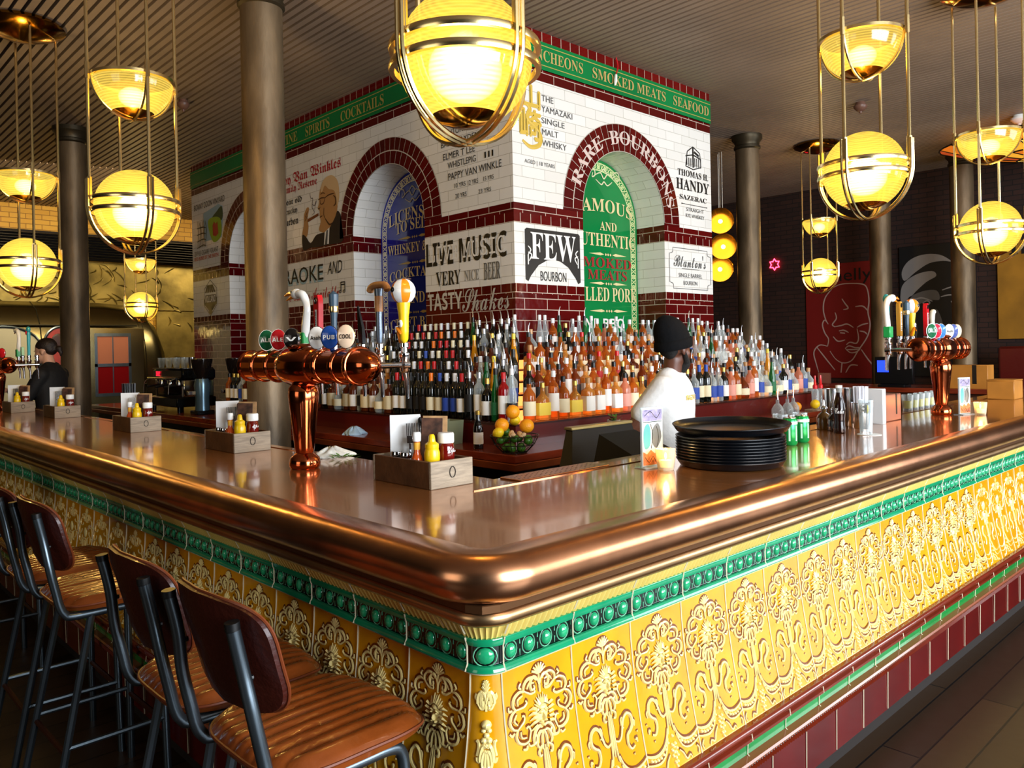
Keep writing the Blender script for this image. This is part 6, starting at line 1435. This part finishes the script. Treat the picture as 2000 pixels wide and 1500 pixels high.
hr = MB(); hr.M = H2; hr.ell((-.022, 0, .050), (.100, .083, .082), 16, 12); hr.ell((-.055, 0, .01), (.060, .070, .060), 14, 10); hr.ell((-.135, 0, .0), (.034, .030, .032), 12, 8); hr.tube([(-.13, 0, -.005), (-.15, 0, -.04), (-.14, 0, -.075)], [.024, .020, .008], 8); hr.M = Matrix.Identity(4); remesh(hr, 'hair', M_hair, P2, .008, 3)
mb = MB(); mb.M = H2; mb.ell((.100, 0, -.049), (.008, .022, .005), 8, 6); [mb.ell((.082, .028*s_, .020), (.010, .016, .003), 8, 5) for s_ in (-1, 1)]; mb.M = Matrix.Identity(4); mb.build('moustache', M_hair, P2)
sh = MB(); torso(sh, .018, .90, 1.46); limb2(sh, [(0, -.17, 1.39), (.10, -.22, 1.14), (.31, -.125, 1.195)], [.072, .056, .042]); limb2(sh, [(0, .17, 1.39), (.12, .22, 1.16), (.32, .105, 1.235)], [.072, .056, .042]); limb2(sh, [(0, -.04, 1.45), (0, .04, 1.45)], [.068, .068])
remesh(sh, 'black_top', mat('black_cotton_top', '0d0d0f', .75, bump=.2, bscale=30), P2, .010, 4)
tr_ = MB(); [limb2(tr_, [(0, .09*s_, .93), (.01, .10*s_, .50), (-.01, .10*s_, .10)], [.115, .082, .065]) for s_ in (-1, 1)]; tr_.ell((0, 0, .95), (.135, .185, .10), 16, 10); remesh(tr_, 'trousers', mat('black_trousers', '0c0c0e', .8), P2, .012, 3)
tr_ = MB(); [limb2(tr_, [(0, .09*s_, .93), (.01, .10*s_, .50), (-.01, .10*s_, .10)], [.112, .080, .065]) for s_ in (-1, 1)]; tr_.ell((0, 0, .90), (.128, .175, .10), 16, 10); remesh(tr_, 'trousers', mat('black_trousers', '0c0c0e', .8), P1, .012, 3)
# ------------------------------------------------------------------ behind the bar on the left: coffee machine, metal caravan, frieze panels
M_mach = mat('espresso_black_steel', '15171a', .22, .7); 
EMX, EMY = 3.32, 8.78
t = thing('espresso_machine', 'black and chrome espresso machine on the back counter beside the tower', 'coffee machine', (EMX, EMY, .9505))
MB().box((-.20, -.42, .06), (.22, .42, .16), .01).build('base_body', M_mach, t); MB().box((-.14, -.42, .34), (.22, .42, .46), .02).build('boiler_body', M_mach, t)
for y in (-.38, .38): MB().box((-.12, y-.03, .16), (.20, y+.03, .34), .008).build('side_pillar', M_chrome, t)
for k in range(4): MB().lathe([(.001, 0), (.02, 0), (.022, .06)], (-.15+.30*(k % 2), -.36+.72*(k//2), 0), 12).build('foot', M_mach, t)
for k in range(3):
    y = -.25+.25*k; g = MB().lathe([(.001, -.04), (.034, -.04), (.036, .0), (.03, .02)], (-.10, y, .32), 16).build('brew_group', M_chrome, t); MB().tube([(-.13, y, .29), (-.27, y-.02, .27)], [.011, .014], 8).build('portafilter_handle', M_blkh, g)
MB().tube([(-.19, -.40, .36), (-.20, .40, .36)], .012, 8).build('front_rail', M_chrome, t); mb = MB()
for s_ in (-1, 1): mb2 = MB().tube(spline([(-.14, .34*s_, .36), (-.24, .36*s_, .33), (-.26, .36*s_, .2)], 4), .005, 6).build('steam_wand', M_chrome, t)
mb = MB(); f = frame((-.146, .24, .405), (0, -1, 0), (0, 0, 1), (-1, 0, 0)); text_on(mb, 'DRY', 'mono', f, .12, .05); mb.build('red_display', mat('red_lit_display', 'ff2030', .4, emit='ff1830', es=3), t)
MB().box((-.15, -.40, .461), (.20, .40, .468)).build('cup_rack', M_chrome, t)
for k in range(7):
    o = MB().lathe([(.001, 0), (.026, 0), (.036, .05), (.038, .11), (.034, .11), (.024, .006), (.001, .006)], seg=20).build('metal_cup', M_stl if k % 2 else M_clear); o.location = (EMX-.08+.12*(k % 2), EMY-.34+.11*k, .9505+.4685); tag(o, 'upright cup, %s in the row on top of the espresso machine' % ORD[k], 'cup', 'cups on top of the espresso machine')
def grinder(x, y, lab, s=1.0):
    t = thing('coffee_grinder', lab, 'coffee grinder', (x, y, .9505)); MB().box((-.09, -.09, 0), (.09, .09, .04), .006).build('base', M_mach, t); MB().loft([[(.07*s*cos(2*pi*k/16)*q, .07*s*sin(2*pi*k/16)*q, z) for k in range(16)] for q, z in ((1, .0405), (.95, .16), (1.1, .30), (.9, .36))], True, True).build('motor_housing', mat('blue_grey_grinder', '5a7484', .25, .6), t)
    MB().lathe([(.05, .36), (.05, .38), (.075, .42), (.105, .54), (.105, .56), (.001, .57)], seg=20).build('bean_hopper', mat('smoked_hopper', '1a1412', .1, trans=.3), t); MB().box((-.15, -.02, .20), (-.07, .02, .24), .004).build('dosing_fork', M_chrome, t)
grinder(3.25, 8.02, 'tall coffee grinder with smoked bean hopper beside the espresso machine'); grinder(3.62, 8.05, 'second coffee grinder, standing behind the first against the tower')
# aluminium caravan parked against the left wall
CVX, CVY = 3.12, 14.4
cv = thing('metal_caravan', 'rounded aluminium caravan with a red-lit door window against the yellow brick wall', 'caravan', (CVX, CVY, 0))
M_alu = mat('brassy_polished_aluminium', '8f845c', .25, 1.0, var=.2, vscale=1.5, bump=.1, bscale=3)
prof = [(-.0, .35), (-.62, .36), (-.74, .55), (-.78, 1.1), (-.74, 1.6), (-.60, 2.05), (-.36, 2.32), (0, 2.46), (.36, 2.40), (.6, 2.1), (.7, 1.5), (.7, .5), (.5, .35)]
rings = []
for x, s in ((-4.2, 1), (-2, 1), (0, 1), (1.0, 1), (1.4, .985), (1.65, .94), (1.8, .86), (1.9, .74), (1.96, .55), (1.98, .25), (1.98, .02)):
    rings.append([(x, y*s, .35+(z-.35)*(s if s > .5 else s)) for y, z in prof])
mb = MB(); mb.loft(rings, True, True); mb.build('caravan_shell', M_alu, cv, angle=50)
seams = MB()
for x in (-3.2, -1.1, -.0, 1.5): seams.tube([(x, y-.006*(1 if y < 0 else -1), z) for y, z in prof[1:8]], .008, 4)
seams.tube([(-4.2, -.785, 1.1), (1.5, -.775, 1.1)], .01, 4); seams.tube([(-4.2, -.62, 2.06), (1.4, -.62, 2.06)], .016, 6); seams.build('panel_seam', mat('seam_dark_grey', '3a3628', .4, .8), cv)  # seams coloured dark grey
dr = MB(); dr.box((.50, -.815, .45), (1.45, -.775, 2.02), .01); d_ = dr.build('caravan_door', M_alu, cv)
mb = MB()
for a, b in (((.70, -.83, .93), (1.24, -.816, .98)), ((.70, -.83, 1.88), (1.24, -.816, 1.93)), ((.70, -.83, 1.40), (1.24, -.816, 1.45)), ((.70, -.83, .981), (.74, -.816, 1.879)), ((1.20, -.83, .981), (1.24, -.816, 1.879)), ((.96, -.826, .981), (.975, -.816, 1.879))): mb.box(a, b)
mb.build('window_frame', M_steel, d_, smooth=False)
MB().box((.74, -.819, .98), (1.20, -.8155, 1.40)).build('lower_pane', mat('red_lit_pane', '5a080c', .15, coat=.5, emit='a00c10', es=.05), d_); MB().box((.74, -.819, 1.45), (1.20, -.8155, 1.88)).build('upper_pane', mat('pink_lit_pane', '8a5a48', .15, coat=.5, emit='c86a50', es=.04), d_)
# rounded side windows with pale blinds, and a red poster
for x0, ww, m_, nm in ((-1.0, .95, mat('pale_blind', 'a8a48c', .6), 'arched_window'), (.0, .46, mat('red_painted_panel', '8a2a1c', .4, var=.3, vscale=6), 'arched_red_panel')):
    P = [(x0, .75), (x0+ww, .75), (x0+ww, 1.75)]+[(x0+ww/2+ww/2*cos(pi*k/12), 1.75+.28*sin(pi*k/12)) for k in range(1, 12)]+[(x0, 1.75)]
    mb = MB(); n = len(P); mb.add([(x, -.80, z) for x, z in P]+[(x, -.77, z) for x, z in P], [tuple(range(n))]+[(k, n+k, n+(k+1) % n, (k+1) % n) for k in range(n)]); w_ = mb.build(nm, m_, cv, smooth=False)
    MB().tube([(x, -.80, z) for x, z in P], .02, 6, closed=True).build('rim', M_steel, w_)
mb = MB(); mb.ell((.2, -.80, 1.80), (.10, .02, .13), 12, 8); mb.build('painted_mask', mat('dark_mask_paint', '2a0c08', .5), cv)
MB().lathe([(.001, .0), (.07, 0), (.09, .14), (.001, .14)], (-1.2, -.3, 2.36), 16).build('roof_vent', M_stl, cv)
# embossed brass panels and dark grille above the caravan
M_emb = mat('embossed_brass_panel', '80703a', .4, .8, var=.55, vscale=2.2, bump=1.0, bscale=2.6)
pf = thing('embossed_wall_panel', 'wall of embossed brass leaf panels above and beside the metal caravan', 'wall panel', (3.0, 15.28, 2.4))
for k in range(9): MB().box((-5.5+1.25*k, -.05, .0), (-5.5+1.25*k+1.235, -.0, .83), .004).build('upper_panel', M_emb, pf)
for k in range(2): MB().box((2.35+1.25*k, -.05, -2.38), (2.35+1.25*k+1.235, -.0, -.015), .004).build('lower_panel', M_emb, pf)
lf = MB(); rr = random.Random(4)
for k in range(230):
    x = rr.uniform(-5.4, 5.0); z = rr.uniform(.05, .78) if x < 2.4 else rr.uniform(-2.0, .78); a = rr.uniform(0, 6.28); L = rr.uniform(.12, .3)
    P = spline([(x, -.052, z), (x+L*.5*cos(a)+.04, -.058, min(max(z+L*.5*sin(a), -2.3), .8)), (x+L*cos(a), -.052, min(max(z+L*sin(a), -2.3), .8))], 3); lf.tube(P, [.004, .012, .018, .02, .018, .012, .004][:len(P)], 5, flat=.6)
lf.build('embossed_leaf', M_emb, pf)
gr_ = thing('dark_louvre_band', 'dark slatted louvre band under the yellow brick, left of the tower', 'louvre', (3.0, 15.05, 3.27)); mb = MB()
for k in range(9): mb.add([(-5.6, -.10+.0, .045*k), (5.2, -.10, .045*k), (5.2, .05, .045*k+.03), (-5.6, .05, .045*k+.03), (-5.6, -.10, .045*k+.006), (5.2, -.10, .045*k+.006), (5.2, .05, .045*k+.036), (-5.6, .05, .045*k+.036)], [(0,3,2,1), (4,5,6,7), (0,1,5,4), (2,3,7,6)])
mb.build('louvre_slat', mat('dark_bronze_slat', '241f14', .3, .7), gr_, smooth=False); MB().box((-5.6, .06, -.02), (5.2, .2, .43)).build('backing_board', M_dark, gr_)

# ------------------------------------------------------------------ right-hand wall: paintings, ledge, booth, hanging lights
WX = 13.0595
def painting(y0, y1, z0, z1, m_, nm, lab):     # y0 left (larger y) .. y1 right
    t = thing(nm, lab, 'painting', (WX-.05, (y0+y1)/2, (z0+z1)/2)); w_ = abs(y0-y1)/2; h = (z1-z0)/2
    MB().box((0, -w_, -h), (.04, w_, h), .004).build('canvas', m_, t); f = frame((-.003, 0, 0), (0, -1, 0), (0, 0, 1), (-1, 0, 0)); return t, f, w_, h
def pline(t, f, lines, m_, r=.012, nm='painted_line', n=.002):
    mb = MB()
    for L_ in lines:
        q = spline([(u, v, 0) for u, v in L_], 5) if len(L_) > 2 else [Vector((u, v, 0)) for u, v in L_]
        N = len(q); mb.tube([f(p.x, p.y, n) for p in q], [r*(.5+.5*sin(pi*(i+.6)/(N+.2))) for i in range(N)], 4, flat=.2, nrm=(-1, 0, 0))
    return mb.build(nm, m_, t)
def ppoly(t, f, polys, m_, nm='painted_shape', n=.001):
    mb = MB(); [mb.add([f(u, v, n) for u, v in P], [tuple(range(len(P)))]) for P in polys]; return mb.build(nm, m_, t)
M_line = mat('pinkish_white_paint', 'b89a92', .6)
t, f, W_, H_ = painting(6.42, 5.17, .96, 2.86, mat('deep_red_canvas', '7a0f0a', .6), 'portrait_painting', 'large deep red painting of a face outlined in pale pink lines')
s = 1.0
pline(t, f, [[(-.15,.55),(-.02,.60),(.18,.60),(.36,.57),(.42,.48),(.44,.30),(.42,.12),(.45,-.08),(.40,-.28),(.25,-.50),(.14,-.66),(0,-.70),(-.12,-.64),(-.22,-.50)],
    [(-.15,.55),(-.28,.40),(-.32,.22),(-.29,.05),(-.24,-.05)], [(-.24,-.05),(-.30,.02),(-.34,-.06),(-.30,-.20),(-.24,-.30),(-.26,-.42)],
    [(.0,.36),(.05,.28),(.10,.20),(.02,.18)], [(.22,.22),(.34,.22),(.42,.14)], [(-.12,.14),(-.10,.04),(-.17,-.06),(-.12,-.10)], [(-.14,-.10),(-.02,-.08),(.08,-.06),(.18,-.12)], [(-.06,-.17),(.02,-.16),(.10,-.20)], [(-.04,-.20),(.04,-.21)],
    [(-.16,-.26),(-.08,-.34),(.04,-.32)], [(.24,-.12),(.32,-.08),(.42,-.06)], [(.28,-.18),(.36,-.20),(.40,-.24)], [(.24,-.14),(.26,-.30),(.22,-.38),(.12,-.36),(.06,-.40)], [(.04,-.46),(.10,-.42),(.20,-.45),(.28,-.46),(.22,-.52),(.12,-.53),(.04,-.46)], [(.06,-.48),(.16,-.48),(.26,-.48)],
    [(-.26,-.42),(-.40,-.40),(-.50,-.52),(-.46,-.72),(-.42,-.86)], [(-.44,-.44),(-.30,-.62),(-.14,-.82)], [(.30,-.48),(.42,-.66),(.56,-.82)], [(-.02,-.70),(-.04,-.86)], [(.04,-.86),(.12,-.74),(.24,-.74)]], M_line, .011)
mb = MB(); f2 = lambda u, v, n=0: f(u+.18, v+.72, n+.002); text_on(mb, 'nelly', 'plain', f2, .62, .26); mb.build('painted_word', mat('black_paint', '0a0606', .6), t)
t, f, W_, H_ = painting(4.88, 3.80, 1.0, 3.02, mat('near_black_canvas', '0c0a0a', .6), 'portrait_painting', 'large black painting of a face with a pale turban')
M_pg = mat('grey_white_paint', '8f8984', .6); M_pg2 = mat('mid_grey_paint', '5c5855', .6)
ppoly(t, f, [sm([(-.5,.62),(-.4,.78),(-.2,.86),(.05,.84),(.22,.72),(.1,.74),(-.1,.72),(-.3,.60),(-.46,.48)], 4), sm([(-.5,.40),(-.3,.56),(-.06,.60),(.0,.52),(-.14,.44),(-.30,.30),(-.44,.14),(-.52,.1)], 4)], M_pg)
ppoly(t, f, [sm([(-.42,.20),(-.20,.30),(.0,.30),(.04,.16),(-.1,.16),(-.3,.1)], 4), [(-.44,.0),(-.34,.06),(-.28,-.3),(-.34,-.7),(-.46,-.8)], sm([(-.02,.02),(.04,-.06),(.08,-.24),(.0,-.28),(-.04,-.14)], 3)], M_pg2)
pline(t, f, [[(-.36,.16),(-.22,.2),(-.06,.14)], [(.06,.2),(.2,.22),(.36,.16)], [(.36,.16),(.42,.06),(.42,-.1),(.36,-.2)], [(-.06,-.36),(.1,-.34),(.3,-.40)], [(-.02,-.44),(.14,-.44),(.28,-.48)], [(.08,.30),(.24,.34),(.36,.28)], [(-.2,.12),(-.14,.15),(-.1,.12),(-.14,.08),(-.2,.12)], [(.2,.12),(.26,.15),(.3,.11),(.25,.08),(.2,.12)]], M_pg, .011)
t, f, W_, H_ = painting(3.52, 2.0, 1.55, 2.95, mat('ochre_canvas', 'a8741c', .6, var=.2, vscale=3), 'portrait_painting', 'ochre yellow painting of a black and white woodcut-like face')
ppoly(t, f, [sm([(-.22,.5),(-.1,.62),(.2,.66),(.5,.4),(.5,-.5),(.1,-.66),(-.30,-.66),(-.40,-.3),(-.42,.0),(-.34,.2)], 4)], mat('black_paint', '0a0606', .6))
pline(t, f, [[(-.3+.03*i, .46-.07*i*.5), (-.1, .52-.06*i), (.2, .5-.07*i)] for i in range(5)]+[[(-.34,.1),(-.24,.14),(-.16,.06)], [(-.34,-.02),(-.26,.03),(-.16,-.02),(-.26,-.06),(-.34,-.02)], [(-.04,.1),(-.04,-.2),(-.1,-.4)], [(.02,.08),(.03,-.3)], [(-.34,-.16),(-.36,-.4),(-.32,-.6)], [(-.28,-.2),(-.28,-.5)], [(-.2,-.2),(-.22,-.5)]], M_pg, .016)
mb = MB(); f2 = lambda u, v, n=0: f(u-.2, v+.58, n+.002); text_on(mb, 'INGS', 'bold', f2, .8, .16); mb.build('painted_word', mat('black_paint', '0a0606', .6), t)
t = thing('wall_bench', 'long dark red bench and ledge under the portrait paintings', 'bench', (12.7, 4.6, 0)); MB().box((-.25, -4.2, .80), (.28, 3.6, .88), .01).build('ledge', mat('red_ledge_wood', '6a1610', .3, coat=.2), t); MB().box((-.23, -4.2, .72), (.25, 3.6, .798)).build('gold_moulding', mat('dull_gold_moulding', '8a6a2c', .4, .4), t); MB().box((-.15, -4.2, 0), (.25, 3.6, .718)).build('bench_front', mat('dark_red_panel', '2e0a06', .4), t)
t = thing('padded_booth', 'dark red leather booth below the ochre painting', 'booth', (12.15, 1.95, 0)); 
for k in range(3): MB().box((-.08, -1.2+.85*k, .45), (.08, -1.2+.85*k+.83, 1.45), .03).build('padded_back', mat('oxblood_leather', '560f0c', .35, coat=.3, bump=.2, bscale=20), t)
MB().box((-.35, -1.2, 0), (.06, 1.35, .449), .02).build('booth_seat', mat('oxblood_leather', '560f0c', .35), t)
tag(MB().box((12.52, 5.80, .8805), (12.56, 6.0, 1.06)).build('framed_card', mat('small_pink_card', 'a86a5a', .6)), 'small pinkish framed card on the red ledge below the red portrait', 'card')
# service counter beyond the bar end with a till and wooden caddy
sc_ = thing('service_counter', 'brown wooden service counter beyond the tower end, under the red portrait', 'counter', (9.2, 3.4, 0)); MB().box((-.35, -1.2, 1.0), (.35, 1.3, 1.05), .005).build('top', M_woodcop, sc_); MB().box((-.3, -1.15, 0), (.3, 1.25, .998)).build('cabinet', mat('brown_cabinet', '4a2414', .5), sc_)
t = thing('till_screen', 'dark till with small blue screen glow on the far service counter', 'till', (9.0, 3.45, 1.0505)); MB().box((-.1, -.14, 0), (.1, .14, .03), .004).build('till_foot', M_pos, t); MB().box((-.02, -.2, .03), (.03, .2, .33), .006).build('till_case', M_pos, t); MB().box((-.026, .05, .16), (-.0205, .17, .29)).build('blue_screen', mat('blue_lit_screen', '1428a0', .3, emit='2040ff', es=1.2), t)
t = thing('wooden_caddy', 'ochre wooden caddy with a dark slot on the far service counter', 'box', (9.0, 2.75, 1.0505)); MB().box((-.1, -.24, 0), (.1, .24, .24), .004).build('box_body', mat('ochre_wood_box', 'b8792e', .45), t); MB().box((-.1015, -.14, .05), (-.1005, -.10, .24)).build('slot', M_blkh, t)
# stained-glass ceiling lamp, far right
t = thing('stained_glass_lamp', 'wide oval stained-glass ceiling lamp with amber panes, far right', 'ceiling lamp', (11.2, 2.3, 3.72)); rings = []
cols = ['e0a030', 'c86a1c', 'e8c060', 'a8421c']
for ci, c in enumerate(cols):
    mb = MB()
    for j in range(4):
        for k in range(20):
            if (j*3+k*5+k//3) % 4 != ci: continue
            q = []
            for jj, kk in ((j, k), (j, k+1), (j+1, k+1), (j+1, k)):
                r = .15+.2125*jj; a = 2*pi*kk/20; q.append((r*cos(a)*.75, r*sin(a)*1.35, .30*(r/1.0)**2-.05))
            mb.add(q, [(0, 1, 2, 3)])
    mb.build('glass_pane', mat('stained_pane_'+c, c, .3, emit=c, es=.55), t, smooth=False)
mb = MB()
for j in range(5): r = .15+.2125*j; mb.tube([(r*cos(2*pi*k/40)*.75, r*sin(2*pi*k/40)*1.35, .30*r*r-.05) for k in range(40)], .011, 4, closed=True)
for k in range(20): a = 2*pi*k/20; mb.tube([((.15+.85*i/6)*cos(a)*.75, (.15+.85*i/6)*sin(a)*1.35, .30*(.15+.85*i/6)**2-.05) for i in range(7)], .008, 4)
mb.build('lead_came', M_blkh, t); MB().lathe([(.03, .25), (.03, .42)], seg=10).build('hanging_stem', M_blkh, t)
# cluster of brass dish lamps right of the tower
for x, y, z, lab in ((9.34, 5.78, 3.20, 'top'), (9.30, 5.72, 2.85, 'middle'), (9.34, 5.80, 2.56, 'lowest')):
    t = thing('brass_dish_lamp', 'round brass dish lamp, %s of the three beside the tiled tower' % lab, 'lamp', (x, y, z), atan2(-y, -x)); 
    mb = MB(); mb.loft([[(d, r*cos(2*pi*k/28), r*sin(2*pi*k/28)) for k in range(28)] for d, r in ((-.10, .03), (-.06, .09), (-.01, .15), (.03, .175), (.035, .17), (-.0, .14), (-.05, .08), (-.08, .02))], True, True); mb.build('dish', M_brassd, t)
    MB().ell((-.02, 0, 0), .03, 12, 8).build('bulb', mat('warm_dish_bulb', 'ffe0a0', .4, emit='ffd080', es=3.5), t); fx_ = {'top': .14, 'middle': .19, 'lowest': .24}[lab]; MB().tube([(-.09, 0, 0), (-fx_, 0, .02), (-fx_, 0, CEIL-z)], .006, 6).build('flex', M_capw, t)
# small red neon, ceiling detectors, dangling cable end
t = thing('neon_sign', 'tiny red neon star on the dark wall left of the small pendant lamp', 'sign', (13.037, 7.0, 2.95)); mb = MB(); mb.tube([(0, (.10 if k % 2 else .06)*cos(2*pi*k/12), (.10 if k % 2 else .06)*sin(2*pi*k/12)) for k in range(12)], .012, 6, closed=True); mb.build('neon_tube', mat('red_neon', 'ff3040', .4, emit='ff2840', es=9), t)
def det(x, y, lab, m_, r=.06):
    t = thing('smoke_detector', lab, 'detector', (x, y, 4.149)); MB().lathe([(r*.7, 0), (r*.75, -.03), (r, -.035), (r, -.055), (r*.6, -.09), (r*.25, -.10), (r*.2, -.12), (.001, -.12)], seg=24).build('housing', m_, t)
det(3.166, 8.14, 'brown ceiling detector beside the pendant lamp nearest the thick column', mat('brown_detector', '6a4a3c', .4)); det(8.72, 3.64, 'brown ceiling detector beyond the tower end, over the far service counter', mat('brown_detector', '6a4a3c', .4), .07); det(10.68, 2.63, 'white ceiling detector beside the stained-glass lamp', M_capw, .09)
t = thing('dangling_plug', 'white connector hanging on a red cable over the word SMOKED', 'cable', (5.62, TY-.03, 3.95)); MB().tube(spline([(.02, 0, .20), (.03, -.01, .12), (0, -.01, .04)], 4), .006, 6).build('red_cable', H_red, t); MB().tube([(0, -.01, .04), (-.01, -.012, -.02), (-.02, -.012, -.06)], [.012, .016, .006], 8).build('connector', M_capw, t)
